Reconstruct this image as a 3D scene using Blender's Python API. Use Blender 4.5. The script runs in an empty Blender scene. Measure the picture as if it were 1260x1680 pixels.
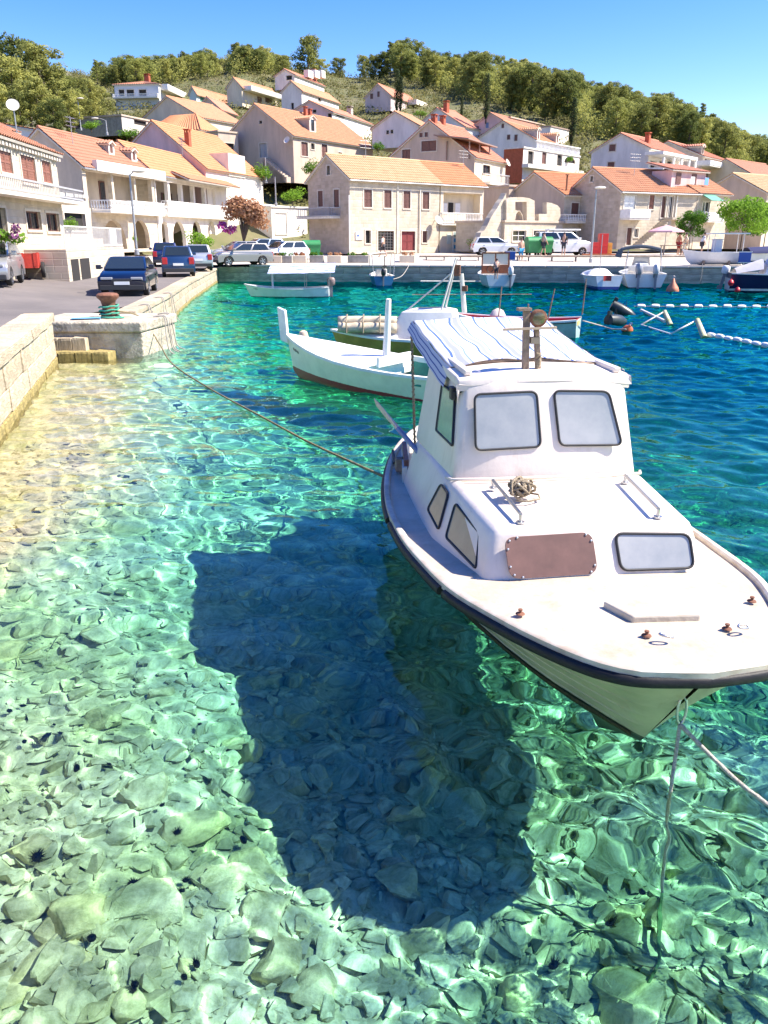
import bpy, bmesh, math, random
import numpy as np
from mathutils import Vector, Matrix, noise
from mathutils.geometry import tessellate_polygon
sc = bpy.context.scene
COL = sc.collection
R = math.radians
rnd = random.Random(7)
# ------------------------------------------------------------------ camera
F, PITCH, EYE = 1320.0, R(18.8), 2.8          # focal length in pixels of the 1260x1680 photograph, tilt, height over water
cam = bpy.data.cameras.new('camera')
camo = bpy.data.objects.new('camera', cam)
COL.objects.link(camo)
sc.camera = camo
cam.sensor_fit = 'VERTICAL'
cam.sensor_height = 36
cam.lens = F / 1680 * 36
cam.clip_start = .05
cam.clip_end = 6000
camo.location = (0, 0, EYE)
camo.rotation_euler = (math.pi / 2 - PITCH, 0, 0)
# ------------------------------------------------------------------ sky, sun, exposure
EL, AZ = R(50), R(-2)
world = bpy.data.worlds.new('World')
sc.world = world
world.use_nodes = True
wnt = world.node_tree
bg = wnt.nodes['Background']
sky = wnt.nodes.new('ShaderNodeTexSky')
sky.sky_type = 'NISHITA'
sky.sun_disc = False
sky.sun_elevation = EL
sky.sun_rotation = math.pi / 2 - AZ
sky.altitude = 0
sky.air_density = 1.0
sky.dust_density = .35
sky.ozone_density = 2.2
hs = wnt.nodes.new('ShaderNodeHueSaturation')
hs.inputs['Saturation'].default_value = 1.46
hs.inputs['Hue'].default_value = .522
hs.inputs['Value'].default_value = 1.0
wnt.links.new(sky.outputs[0], hs.inputs['Color'])
wnt.links.new(hs.outputs[0], bg.inputs[0])
bg.inputs[1].default_value = .092
sl = bpy.data.lights.new('sun', 'SUN')
slo = bpy.data.objects.new('sun', sl)
COL.objects.link(slo)
sl.energy = 4.0
sl.angle = R(.5)
sl.color = (1, .92, .80)
SUN = Vector((math.cos(EL) * math.cos(AZ), math.cos(EL) * math.sin(AZ), math.sin(EL)))
slo.rotation_euler = (-SUN).to_track_quat('-Z', 'Y').to_euler()
slo.location = (20, 0, 30)
sl.cycles.is_caustics_light = True
sc.view_settings.view_transform = 'Standard'
sc.view_settings.look = 'None'
sc.view_settings.exposure = 1.56
sc.view_settings.gamma = 1
sc.view_settings.use_curve_mapping = False
sc.cycles.max_bounces = 8
sc.cycles.diffuse_bounces = 4
sc.cycles.glossy_bounces = 3
sc.cycles.transmission_bounces = 6
sc.cycles.caustics_refractive = True
sc.cycles.caustics_reflective = False
sc.cycles.use_denoising = True
sc.cycles.sample_clamp_indirect = 6


# ------------------------------------------------------------------ pixel <-> place helpers (the photo is 1260x1680)
CP, SP = math.cos(PITCH), math.sin(PITCH)


def ray(u, v):
    x = (u - 630) / F
    y = (840 - v) / F
    return Vector((x, CP + y * SP, -SP + y * CP))


def at(u, v, z):
    d = ray(u, v)
    t = (z - EYE) / d.z
    return Vector((d.x * t, d.y * t, z))


def atY(u, v, Y):
    d = ray(u, v)
    t = Y / d.y
    return Vector((d.x * t, Y, EYE + d.z * t))


# ------------------------------------------------------------------ mesh helpers
class MB:
    def __init__(s):
        s.v, s.f, s.m = [], [], []

    def add(s, vs, fs, m=0):
        o = len(s.v)
        s.v += [tuple(p) for p in vs]
        s.f += [tuple(i + o for i in f) for f in fs]
        s.m += [m] * len(fs)

    def quad(s, a, b, c, d, m=0):
        s.add([a, b, c, d], [(0, 1, 2, 3)], m)

    def box(s, x0, y0, z0, x1, y1, z1, m=0, M=None):
        vs = [Vector(p) for p in ((x0, y0, z0), (x1, y0, z0), (x1, y1, z0), (x0, y1, z0), (x0, y0, z1), (x1, y0, z1), (x1, y1, z1), (x0, y1, z1))]
        if M is not None:
            vs = [M @ p for p in vs]
        s.add(vs, [(3, 2, 1, 0), (4, 5, 6, 7), (0, 1, 5, 4), (1, 2, 6, 5), (2, 3, 7, 6), (3, 0, 4, 7)], m)

    def prism(s, pts, n, m=0, cap=True):
        """pts: closed loop of points, n: extrusion vector"""
        k = len(pts)
        vs = [Vector(p) for p in pts] + [Vector(p) + Vector(n) for p in pts]
        fs = [(i, (i + 1) % k, k + (i + 1) % k, k + i) for i in range(k)]
        if cap:
            fs += [tuple(range(k - 1, -1, -1)), tuple(range(k, 2 * k))]
        s.add(vs, fs, m)

    def tube(s, pts, r, n=8, m=0, cap=True):
        pts = [Vector(p) for p in pts]
        rs = r if isinstance(r, (list, tuple)) else [r] * len(pts)
        vs, fs = [], []
        up = None
        for i, p in enumerate(pts):
            t = (pts[min(i + 1, len(pts) - 1)] - pts[max(i - 1, 0)]).normalized()
            if up is None:
                up = t.orthogonal().normalized()
            up = (up - t * up.dot(t))
            up = up.normalized() if up.length > 1e-6 else t.orthogonal().normalized()
            w = t.cross(up)
            for k in range(n):
                a = 2 * math.pi * k / n
                vs.append(p + (up * math.cos(a) + w * math.sin(a)) * rs[i])
        for i in range(len(pts) - 1):
            for k in range(n):
                fs.append((i * n + k, i * n + (k + 1) % n, (i + 1) * n + (k + 1) % n, (i + 1) * n + k))
        if cap:
            fs += [tuple(range(n - 1, -1, -1)), tuple((len(pts) - 1) * n + k for k in range(n))]
        s.add(vs, fs, m)

    def lathe(s, prof, n=16, m=0, M=None):
        """prof: [(radius, z)...]"""
        vs, fs = [], []
        for (r, z) in prof:
            for k in range(n):
                a = 2 * math.pi * k / n
                p = Vector((r * math.cos(a), r * math.sin(a), z))
                vs.append(M @ p if M is not None else p)
        for i in range(len(prof) - 1):
            for k in range(n):
                fs.append((i * n + k, i * n + (k + 1) % n, (i + 1) * n + (k + 1) % n, (i + 1) * n + k))
        fs += [tuple(range(n - 1, -1, -1)), tuple((len(prof) - 1) * n + k for k in range(n))]
        s.add(vs, fs, m)

    def grid(s, P, m=0, closed=False):
        """P[i][j] points -> quads"""
        r, c = len(P), len(P[0])
        vs = [p for row in P for p in row]
        fs = [(i * c + j, i * c + (j + 1) % c, (i + 1) * c + (j + 1) % c, (i + 1) * c + j) for i in range(r - 1) for j in range(c if closed else c - 1)]
        s.add(vs, fs, m)

    def build(s, name, mats, parent=None, smooth=False, bevel=0, seg=2, loc=None, sub=0, sharp=None):
        me = bpy.data.meshes.new(name)
        me.from_pydata(s.v, [], s.f)
        mats = mats if isinstance(mats, (list, tuple)) else [mats]
        for mm in mats:
            me.materials.append(mm)
        if len(mats) > 1:
            me.polygons.foreach_set('material_index', s.m)
        bm = bmesh.new()
        bm.from_mesh(me)
        if bevel or sub:
            bmesh.ops.remove_doubles(bm, verts=bm.verts, dist=1e-5)
        if bevel:
            es = [e for e in bm.edges if len(e.link_faces) == 2 and e.calc_face_angle(0) > .6]
            bmesh.ops.bevel(bm, geom=es, offset=bevel, segments=seg, affect='EDGES', profile=.5)
        bmesh.ops.recalc_face_normals(bm, faces=bm.faces)
        bm.to_mesh(me)
        bm.free()
        if smooth:
            me.shade_smooth()
            if smooth != 'all':
                me.set_sharp_from_angle(angle=R(sharp or 40))
        o = bpy.data.objects.new(name, me)
        COL.objects.link(o)
        if parent is not None:
            o.parent = parent
        if loc is not None:
            o.location = loc
        if sub:
            md = o.modifiers.new('sub', 'SUBSURF')
            md.levels = md.render_levels = sub
        return o


def tag(o, label=None, cat=None, group=None, kind=None):
    if label:
        o['label'] = label
    if cat:
        o['category'] = cat
    if group:
        o['group'] = group
    if kind:
        o['kind'] = kind
    return o


def thing(name, label, cat, loc=(0, 0, 0), rz=0, group=None):
    o = bpy.data.objects.new(name, None)
    o.empty_display_size = .2
    COL.objects.link(o)
    o.location = loc
    o.rotation_euler = (0, 0, rz)
    return tag(o, label, cat, group)


def copy_tree(o, parent=None):
    c = o.copy()
    COL.objects.link(c)
    c.parent = parent
    for ch in list(o.children):
        copy_tree(ch, c)
    return c


def caustic(*obs):
    for o in obs:
        o.cycles.is_caustics_receiver = True


# ------------------------------------------------------------------ materials
def mat(name, c, rough=.7, var=.0, scale=3, bump=0, bscale=None, metal=0, c2=None, spec=.5, emit=None, coat=0):
    m = bpy.data.materials.new(name)
    m.use_nodes = True
    t = m.node_tree
    b = t.nodes['Principled BSDF']
    b.inputs['Base Color'].default_value = (*c, 1)
    b.inputs['Roughness'].default_value = rough
    b.inputs['Metallic'].default_value = metal
    b.inputs['Specular IOR Level'].default_value = spec
    b.inputs['Coat Weight'].default_value = coat
    if var or c2 or bump:
        tc = t.nodes.new('ShaderNodeTexCoord')
        nz = t.nodes.new('ShaderNodeTexNoise')
        nz.inputs['Scale'].default_value = scale
        nz.inputs['Detail'].default_value = 7
        nz.inputs['Roughness'].default_value = .65
        t.links.new(tc.outputs['Object'], nz.inputs['Vector'])
        if var or c2:
            rp = t.nodes.new('ShaderNodeValToRGB')
            d = c2 or tuple(max(0, x * (1 - var)) for x in c)
            e = c if c2 else tuple(min(1, x * (1 + var * .6)) for x in c)
            rp.color_ramp.elements[0].position = .34
            rp.color_ramp.elements[0].color = (*d, 1)
            rp.color_ramp.elements[1].position = .66
            rp.color_ramp.elements[1].color = (*e, 1)
            t.links.new(nz.outputs['Fac'], rp.inputs[0])
            t.links.new(rp.outputs[0], b.inputs['Base Color'])
        if bump:
            bp = t.nodes.new('ShaderNodeBump')
            bp.inputs['Strength'].default_value = bump
            bp.inputs['Distance'].default_value = .05
            src = nz
            if bscale:
                src = t.nodes.new('ShaderNodeTexNoise')
                src.inputs['Scale'].default_value = bscale
                src.inputs['Detail'].default_value = 6
                t.links.new(tc.outputs['Object'], src.inputs['Vector'])
            t.links.new(src.outputs['Fac'], bp.inputs['Height'])
            t.links.new(bp.outputs[0], b.inputs['Normal'])
    return m


def masonry(name, c1, c2, mortar, bw=.55, bh=.27, bump=.6):
    """coursed stone for facades too far away to pick the blocks apart"""
    m = bpy.data.materials.new(name)
    m.use_nodes = True
    t = m.node_tree
    b = t.nodes['Principled BSDF']
    b.inputs['Roughness'].default_value = .9
    tc = t.nodes.new('ShaderNodeTexCoord')
    sx = t.nodes.new('ShaderNodeSeparateXYZ')
    ad = t.nodes.new('ShaderNodeMath')
    ad.operation = 'ADD'
    cb = t.nodes.new('ShaderNodeCombineXYZ')
    t.links.new(tc.outputs['Object'], sx.inputs[0])
    t.links.new(sx.outputs[0], ad.inputs[0])
    t.links.new(sx.outputs[1], ad.inputs[1])
    t.links.new(ad.outputs[0], cb.inputs[0])
    t.links.new(sx.outputs[2], cb.inputs[1])
    br = t.nodes.new('ShaderNodeTexBrick')
    br.inputs['Scale'].default_value = 1
    br.inputs['Brick Width'].default_value = bw
    br.inputs['Row Height'].default_value = bh
    br.inputs['Mortar Size'].default_value = .022
    br.inputs['Mortar Smooth'].default_value = .6
    br.inputs['Color1'].default_value = (*c1, 1)
    br.inputs['Color2'].default_value = (*c2, 1)
    br.inputs['Mortar'].default_value = (*mortar, 1)
    br.squash = .7
    br.squash_frequency = 3
    t.links.new(cb.outputs[0], br.inputs['Vector'])
    nz = t.nodes.new('ShaderNodeTexNoise')
    nz.inputs['Scale'].default_value = 1.3
    nz.inputs['Detail'].default_value = 8
    t.links.new(tc.outputs['Object'], nz.inputs['Vector'])
    mx = t.nodes.new('ShaderNodeMix')
    mx.data_type = 'RGBA'
    mx.blend_type = 'MULTIPLY'
    mx.inputs[0].default_value = .7
    rp = t.nodes.new('ShaderNodeValToRGB')
    rp.color_ramp.elements[0].position = .3
    rp.color_ramp.elements[0].color = (.80, .76, .72, 1)
    rp.color_ramp.elements[1].position = .62
    rp.color_ramp.elements[1].color = (1, 1, 1, 1)
    t.links.new(nz.outputs['Fac'], rp.inputs[0])
    t.links.new(br.outputs['Color'], mx.inputs[6])
    t.links.new(rp.outputs[0], mx.inputs[7])
    t.links.new(mx.outputs[2], b.inputs['Base Color'])
    bp = t.nodes.new('ShaderNodeBump')
    bp.inputs['Strength'].default_value = bump
    bp.inputs['Distance'].default_value = .03
    bp.invert = True
    t.links.new(br.outputs['Fac'], bp.inputs['Height'])
    t.links.new(bp.outputs[0], b.inputs['Normal'])
    return m


def plaster(name, c):
    """painted render with rain streaks and patches"""
    m = bpy.data.materials.new(name)
    m.use_nodes = True
    t = m.node_tree
    b = t.nodes['Principled BSDF']
    b.inputs['Roughness'].default_value = .88
    tc = t.nodes.new('ShaderNodeTexCoord')
    mp = t.nodes.new('ShaderNodeMapping')
    mp.inputs['Scale'].default_value = (.9, .9, .3)
    t.links.new(tc.outputs['Object'], mp.inputs[0])
    n1 = t.nodes.new('ShaderNodeTexNoise')
    n1.inputs['Scale'].default_value = 1
    n1.inputs['Detail'].default_value = 8
    n1.inputs['Roughness'].default_value = .7
    t.links.new(mp.outputs[0], n1.inputs['Vector'])
    rp = t.nodes.new('ShaderNodeValToRGB')
    rp.color_ramp.elements[0].position = .3
    rp.color_ramp.elements[0].color = (*[x * .74 for x in c], 1)
    rp.color_ramp.elements[1].position = .6
    rp.color_ramp.elements[1].color = (*c, 1)
    t.links.new(n1.outputs['Fac'], rp.inputs[0])
    t.links.new(rp.outputs[0], b.inputs['Base Color'])
    n2 = t.nodes.new('ShaderNodeTexNoise')
    n2.inputs['Scale'].default_value = 14
    t.links.new(tc.outputs['Object'], n2.inputs['Vector'])
    bp = t.nodes.new('ShaderNodeBump')
    bp.inputs['Strength'].default_value = .15
    bp.inputs['Distance'].default_value = .02
    t.links.new(n2.outputs['Fac'], bp.inputs['Height'])
    t.links.new(bp.outputs[0], b.inputs['Normal'])
    return m


def leaf_mat(name, c1, c2):
    m = bpy.data.materials.new(name)
    m.use_nodes = True
    t = m.node_tree
    b = t.nodes['Principled BSDF']
    b.inputs['Roughness'].default_value = .75
    b.inputs['Specular IOR Level'].default_value = .2
    tc = t.nodes.new('ShaderNodeTexCoord')
    oi = t.nodes.new('ShaderNodeObjectInfo')
    nz = t.nodes.new('ShaderNodeTexNoise')
    nz.inputs['Scale'].default_value = .9
    nz.inputs['Detail'].default_value = 4
    ad = t.nodes.new('ShaderNodeVectorMath')
    ad.operation = 'ADD'
    t.links.new(tc.outputs['Object'], ad.inputs[0])
    t.links.new(oi.outputs['Location'], ad.inputs[1])
    t.links.new(ad.outputs[0], nz.inputs['Vector'])
    m1 = t.nodes.new('ShaderNodeMath')
    m1.operation = 'MULTIPLY_ADD'
    m1.inputs[1].default_value = .5
    m1.inputs[2].default_value = -.25
    t.links.new(oi.outputs['Random'], m1.inputs[0])
    m2 = t.nodes.new('ShaderNodeMath')
    m2.operation = 'ADD'
    t.links.new(m1.outputs[0], m2.inputs[0])
    t.links.new(nz.outputs['Fac'], m2.inputs[1])
    rp = t.nodes.new('ShaderNodeValToRGB')
    rp.color_ramp.elements[0].position = .3
    rp.color_ramp.elements[0].color = (*c1, 1)
    rp.color_ramp.elements[1].position = .7
    rp.color_ramp.elements[1].color = (*c2, 1)
    t.links.new(m2.outputs[0], rp.inputs[0])
    t.links.new(rp.outputs[0], b.inputs['Base Color'])
    # a little light passes through the leaves
    b.inputs['Transmission Weight'].default_value = 0
    tr = t.nodes.new('ShaderNodeBsdfTranslucent')
    t.links.new(rp.outputs[0], tr.inputs['Color'])
    ms = t.nodes.new('ShaderNodeMixShader')
    ms.inputs[0].default_value = .45
    o = t.nodes['Material Output']
    t.links.new(b.outputs[0], ms.inputs[1])
    t.links.new(tr.outputs[0], ms.inputs[2])
    t.links.new(ms.outputs[0], o.inputs[0])
    return m


def hull_paint(name, top, low, zl, rough=.45, dirt=.25):
    """boat paint: topside colour, other colour under the painted waterline zl (object space)"""
    m = mat(name, top, rough, var=dirt, scale=2.2)
    t = m.node_tree
    b = t.nodes['Principled BSDF']
    src = b.inputs['Base Color'].links[0].from_socket
    tc = [n for n in t.nodes if n.type == 'TEX_COORD'][0]
    nz = [n for n in t.nodes if n.type == 'TEX_NOISE'][0]
    sx = t.nodes.new('ShaderNodeSeparateXYZ')
    t.links.new(tc.outputs['Object'], sx.inputs[0])
    ma = t.nodes.new('ShaderNodeMath')
    ma.operation = 'MULTIPLY_ADD'
    ma.inputs[1].default_value = .05
    t.links.new(nz.outputs['Fac'], ma.inputs[0])
    t.links.new(sx.outputs[2], ma.inputs[2])
    lt = t.nodes.new('ShaderNodeMath')
    lt.operation = 'LESS_THAN'
    lt.inputs[1].default_value = zl + .025
    t.links.new(ma.outputs[0], lt.inputs[0])
    mx = t.nodes.new('ShaderNodeMix')
    mx.data_type = 'RGBA'
    t.links.new(lt.outputs[0], mx.inputs[0])
    t.links.new(src, mx.inputs[6])
    mx.inputs[7].default_value = (*low, 1)
    t.links.new(mx.outputs[2], b.inputs['Base Color'])
    return m


M_ = {}
def M(name, *a, **k):
    if name not in M_:
        M_[name] = mat(name, *a, **k)
    return M_[name]


ASPHALT = mat('asphalt', (.19, .165, .15), .95, c2=(.13, .115, .108), scale=.45, bump=.35, bscale=40)
PAVING = mat('paving', (.55, .48, .4), .9, var=.25, scale=.9, bump=.2, bscale=12)
QUAYSTONE = mat('quay_stone', (.56, .47, .35), .9, var=.35, scale=2.5, bump=.5, bscale=9)
QUAYGREY = mat('quay_concrete', (.33, .31, .27), .92, var=.35, scale=1.4, bump=.4, bscale=7)
DARKJOINT = mat('joint', (.2, .17, .13), .95)
WHITE = mat('white_paint', (.8, .78, .74), .5, var=.12, scale=4)
OFFWHITE = mat('off_white', (.72, .68, .6), .6, var=.15, scale=3)
TRIM = mat('stone_trim', (.62, .56, .47), .85, var=.15, scale=4)
BROWN = mat('brown_shutter', (.16, .075, .06), .6, var=.2, scale=8)
REDBROWN = mat('red_shutter', (.27, .115, .08), .6, var=.2, scale=8)
MAROON = mat('maroon_door', (.2, .04, .04), .5, var=.2, scale=6)
DARK = mat('dark_inside', (.025, .022, .02), .9)
GLASSD = mat('window_glass', (.03, .035, .04), .08, spec=.8)
BLACK = mat('black_rubber', (.018, .018, .02), .55, var=.3, scale=9)
STEEL = mat('steel', (.5, .5, .5), .35, metal=1)
GALV = mat('galvanised', (.42, .42, .42), .5, var=.15, scale=9, metal=.6)
WOOD = mat('weathered_wood', (.26, .19, .14), .8, var=.4, scale=14, bump=.3)
RUST = mat('rust', (.2, .085, .05), .85, var=.4, scale=14, bump=.4)
ROPE = mat('rope', (.36, .29, .2), .95, var=.4, scale=60, bump=.5)
SOIL = mat('soil', (.1, .08, .05), .95)
BARK = mat('bark', (.11, .08, .06), .95, var=.3, scale=5, bump=.5)
CHIM = mat('chimney_brick', (.38, .1, .05), .85, var=.2, scale=6)
PINE = leaf_mat('pine_needles', (.12, .15, .04), (.35, .37, .10))
PINE2 = leaf_mat('pine_needles_olive', (.17, .19, .05), (.42, .42, .12))
CYP = leaf_mat('cypress_needles', (.02, .04, .018), (.06, .085, .035))
BROAD = leaf_mat('bright_leaves', (.07, .17, .015), (.22, .38, .04))
MAQUIS = leaf_mat('maquis_leaves', (.10, .12, .04), (.26, .24, .09))
# ================================================================== the setting
def smooth01(t):
    t = max(0, min(1, t))
    return t * t * (3 - 2 * t)


def g_street(Y):
    return .85 + .6 * max(0, min(1, (Y - 30) / 45)) ** 2


def kerb_x(Y):
    """outer (water side) face of the quay on the left"""
    pts = [(-5, -1.1), (19.2, -7.73), (22.3, -6.6), (30.4, -7.77), (39, -9.04), (57.6, -11.3)]
    for (a, xa), (b, xb) in zip(pts, pts[1:]):
        if Y <= b:
            return xa + (xb - xa) * (Y - a) / (b - a)
    return pts[-1][1]


def road_z(x, Y):
    """the street climbs a little towards the houses"""
    up = smooth01((Y - 17) / 8) * (1 - smooth01((Y - 42) / 14))
    return g_street(Y) + min(.5, .1 * max(0, kerb_x(Y) - 2.6 - x)) * up


RUB_X = 2.7                                   # rubble wall between apron and upper road starts here


def plaza_z(x, Y):
    if Y < 57.5 or x < RUB_X:
        return g_street(Y)
    return 1.08 if Y < 63.1 else 1.49


def q_front(x):
    return 57 - .0877 * (x + 9.2)


# street on the left
ys = [-6, 0, 6, 12, 17, 19.7, 22.2, 26, 30, 34, 38, 42, 46, 50, 54, 57.3]
P = []
for Y in ys:
    inset = .62 if Y <= 19.7 else .55
    xr = kerb_x(Y) - inset if Y != 22.2 else -8.1
    if Y == 19.7:
        xr = -8.3
    P.append([Vector((q, Y, road_z(q, Y))) for q in [-60, -40, -28, -22] + [-19 + (xr + 19) * k / 12 for k in range(13)]])
mb = MB()
mb.grid(P)
tag(mb.build('road', ASPHALT, smooth=True), kind='structure')
# plaza: apron and upper road
xs = [-60, -40, -25, -18, -14, -11.3, -9.2, -6, -3, 0, RUB_X, RUB_X + .02, 8, 15, 25, 40, 60, 90]
P = []
for Y in [None, 60, 63.1, 63.12, 66, 70, 75, 80, 90, 112]:
    row = []
    for x in xs:
        yy = Y if Y else (q_front(x) + .42 if x > -11 else 57.3)
        row.append(Vector((x, yy, plaza_z(x, yy) + (0 if x > -11 else .001))))
    P.append(row)
mb = MB()
mb.grid(P)
tag(mb.build('pavement', PAVING, smooth=True), kind='structure')


def unit_stone(name, seed, m, rough=.02):
    r = random.Random(seed)
    bm = bmesh.new()
    bmesh.ops.create_cube(bm, size=1)
    bmesh.ops.bevel(bm, geom=bm.edges[:], offset=.035, segments=1, affect='EDGES')
    for v in bm.verts:
        v.co += Vector((r.uniform(-1, 1), r.uniform(-1, 1), r.uniform(-1, 1))) * rough
    me = bpy.data.meshes.new(name)
    bm.to_mesh(me)
    bm.free()
    me.materials.append(m)
    return me


def lay_stone(me, name, parent, c, size, rz, wet=False):
    o = bpy.data.objects.new(name, me)
    COL.objects.link(o)
    o.parent = parent
    o.location = c
    o.scale = size
    o.rotation_euler = (rnd.uniform(-.004, .004), rnd.uniform(-.004, .004), rz + rnd.uniform(-.006, .006))
    if wet:
        caustic(o)
    return o


WALLMATS = [mat('wall_stone_%s' % n, c, .9, var=.3, scale=3.2, bump=.6, bscale=11) for n, c in (('pale', (.50, .42, .30)), ('buff', (.45, .37, .26)), ('warm', (.53, .44, .31)))]
WSTONE = [unit_stone('stone', i, WALLMATS[i % 3]) for i in range(6)]
WEEDY = mat('weedy_stone', (.34, .27, .1), .85, var=.5, scale=6, bump=.5)
WEED = [unit_stone('stone', 20 + i, WEEDY) for i in range(2)]


def stone_wall(root, pts, ztop, zbot, thick, rows, length, cap=.0, capover=.05, mats=WSTONE, maxY=999, wetrow=True):
    """courses of separate blocks along a line; the water side is on the right of the walking direction"""
    back = MB()
    for (a, b) in zip(pts, pts[1:]):
        a, b = Vector((*a, 0)), Vector((*b, 0))
        d = (b - a).normalized()
        n = Vector((d.y, -d.x, 0))
        L = (b - a).length
        rz = math.atan2(d.y, d.x)
        q = [a - n * .03, b - n * .03, b - n * thick, a - n * thick]
        back.prism([p + Vector((0, 0, zbot)) for p in q], (0, 0, ztop - .03 - zbot))
        h0 = zbot
        for ri, h in enumerate(rows):
            s = -rnd.uniform(0, .5) * length
            while s < L:
                l = length * rnd.uniform(.75, 1.25)
                s0, s1 = max(0, s), min(L, s + l)
                s += l
                if s1 - s0 < .12:
                    continue
                c = a + d * (s0 + s1) / 2 - n * (.14 + rnd.uniform(0, .02)) + Vector((0, 0, h0 + h / 2))
                wet = h0 < .02
                me = rnd.choice(WEED if (wet and wetrow) else mats)
                lay_stone(me, 'stone', root, c, (s1 - s0 - .015, .3, h - .015), rz, wet=wet)
            h0 += h
        if cap:
            s = 0
            while s < L:
                l = length * rnd.uniform(.9, 1.5)
                s1 = min(L, s + l)
                c = a + d * (s + s1) / 2 - n * (thick / 2 - capover / 2) + Vector((0, 0, h0 + cap / 2))
                lay_stone(rnd.choice(mats), 'cap_stone', root, c, (s1 - s - .008, thick + capover, cap), rz)
                s = s1
    return back


w = thing('quay_wall', 'pale stone quay wall with parapet dropping into the shallow water beside the road', 'quay wall')
w.pop('label'); w.pop('category'); w['kind'] = 'structure'
b = stone_wall(w, [(-1.1 - 1.365, 0), (-7.73, 19.2)], 1.16, -1.3, .62, [.55, .5, .40, .39, .42], 1.15, cap=.2)
caustic(b.build('core', DARKJOINT, w))
w2 = thing('quay_wall', '', '', )
for k in ('label', 'category'):
    w2.pop(k, None)
w2['kind'] = 'structure'
b = stone_wall(w2, [(-6.75, 22.3), (-7.77, 30.4), (-9.04, 39), (-11.3, 57.2)], .9, -1.3, .55, [.5, .55, .37, .36, .32], 1.4, cap=.13)
b.build('core', DARKJOINT, w2)
w3 = thing('quay_wall', '', '')
for k in ('label', 'category'):
    w3.pop(k, None)
w3['kind'] = 'structure'
GREYMATS = [mat('quay_block_%s' % n, c, .92, var=.4, scale=1.8, bump=.5, bscale=6) for n, c in (('grey', (.54, .46, .35)), ('dim', (.47, .40, .31)))]
GSTONE = [unit_stone('stone', 40 + i, GREYMATS[i % 2], .012) for i in range(4)]
PSTONE = [unit_stone('stone', 50 + i, PAVING, .01) for i in range(3)]
b = stone_wall(w3, [(-11.3, 57.25), (-9.2, q_front(-9.2)), (30, q_front(30))], .98, -1.6, .5, [1.2, .55, .41, .4], 2.1, cap=0, mats=GSTONE, wetrow=False)
b.build('core', DARKJOINT, w3)
for s in range(26):
    x = -9.1 + s * 1.52
    lay_stone(rnd.choice(PSTONE), 'cap_stone', w3, (x + .76, q_front(x + .76) + .2, 1.03), (1.51, .56, .12), math.atan(-.0877))
mb = MB()
mb.quad((30, q_front(30), -2), (90, q_front(90), -2), (90, q_front(90), 1.08), (30, q_front(30), 1.08))
mb.build('far_face', QUAYGREY, w3)

# landing block with steps and the old bollard
blk = thing('landing_platform', 'weathered concrete landing block with steps jutting from the quay', 'landing')
blk.pop('label'); blk.pop('category'); blk['kind'] = 'structure'
CONC = mat('weathered_concrete', (.5, .44, .34), .95, var=.4, scale=3, bump=1.0, bscale=14)
mb = MB()
mb.prism([(-8.2, 20.1, -1.2), (-5.95, 20.12, -1.2), (-5.72, 22.5, -1.2), (-8.2, 22.5, -1.2)], (0, 0, 1.8))
caustic(mb.build('body', CONC, blk, bevel=.03))
mb = MB()
mb.prism([(-8.75, 20.03, .605), (-5.93, 20.05, .605), (-5.66, 22.55, .605), (-8.75, 22.55, .605)], (0, 0, .26))
mb.build('top_slab', CONC, blk, bevel=.05, seg=3)
for (x0, x1, y0, z1) in ((-8.25, -7.25, 19.8, .5), (-8.25, -6.62, 19.5, .2)):
    n = 3 if z1 > .3 else 4
    for k in range(n):
        a = x0 + (x1 - x0) * k / n
        bb = x0 + (x1 - x0) * (k + 1) / n
        o = lay_stone(rnd.choice(WSTONE if z1 > .3 else WEED), 'step_stone', blk, ((a + bb) / 2, (y0 + 20.13) / 2, z1 / 2 - .4), (bb - a - .012, 20.11 - y0, z1 + .8), 0, wet=True)

# ------------------------------------------------------------------ hill
RIDGE = [(-600, 170), (-200, 120), (0, 82), (100, 84), (190, 112), (300, 96), (400, 80), (450, 92), (520, 98), (600, 98), (660, 72), (700, 84), (780, 90), (850, 100), (900, 112), (960, 136),
         (1050, 155), (1120, 182), (1180, 206), (1230, 230), (1260, 242), (1500, 290), (2200, 330)]


def ridge_z(x, Y):
    u = 630 + F * x / max(20, Y) * 1.07
    for (a, va), (b_, vb) in zip(RIDGE, RIDGE[1:]):
        if u <= b_:
            v = va + (vb - va) * max(0, (u - a)) / (b_ - a)
            break
    else:
        v = 330
    return (390.6 - v) / 1394 * min(230, Y) + 2.8 - 8.5


def hill_z(x, Y):
    Y0 = 58 + 30 * smooth01((x + 32) / 24)
    b_ = .8 + (.232 + .068 * smooth01((x + 32) / 24)) * max(0, Y - Y0)
    b_ += .35 * max(0, Y - 170) * (1 - smooth01((x + 32) / 24))
    r = ridge_z(x, Y)
    k = 5.0
    h = max(0, min(1, .5 + .5 * (b_ - r) / k))
    z = b_ * (1 - h) + r * h - k * h * (1 - h)
    if Y > 245:
        z -= (Y - 245) * .12
    if Y < Y0 + 2:
        z = min(z, .6)
    return z


xs = np.concatenate([np.linspace(-260, -60, 26), np.linspace(-54, 110, 60), np.linspace(118, 320, 26)])
yy = np.concatenate([np.linspace(61, 130, 36), np.linspace(135, 420, 58)])
P = [[Vector((x, Y, hill_z(x, Y) + (.8 * noise.noise((x * .08, Y * .08, 0)) if Y > 100 else 0))) for x in xs] for Y in yy]
mb = MB()
mb.grid(P)
tag(mb.build('hill', mat('hill_earth', (.16, .14, .07), .95, c2=(.09, .105, .035), scale=.25), smooth='all'), kind='structure')
mb = MB()
mb.quad((-3000, -3000, -9), (3000, -3000, -9), (3000, 3000, -9), (-3000, 3000, -9))
tag(mb.build('ground', mat('far_ground', (.14, .13, .08), .95), None), kind='structure')


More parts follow.
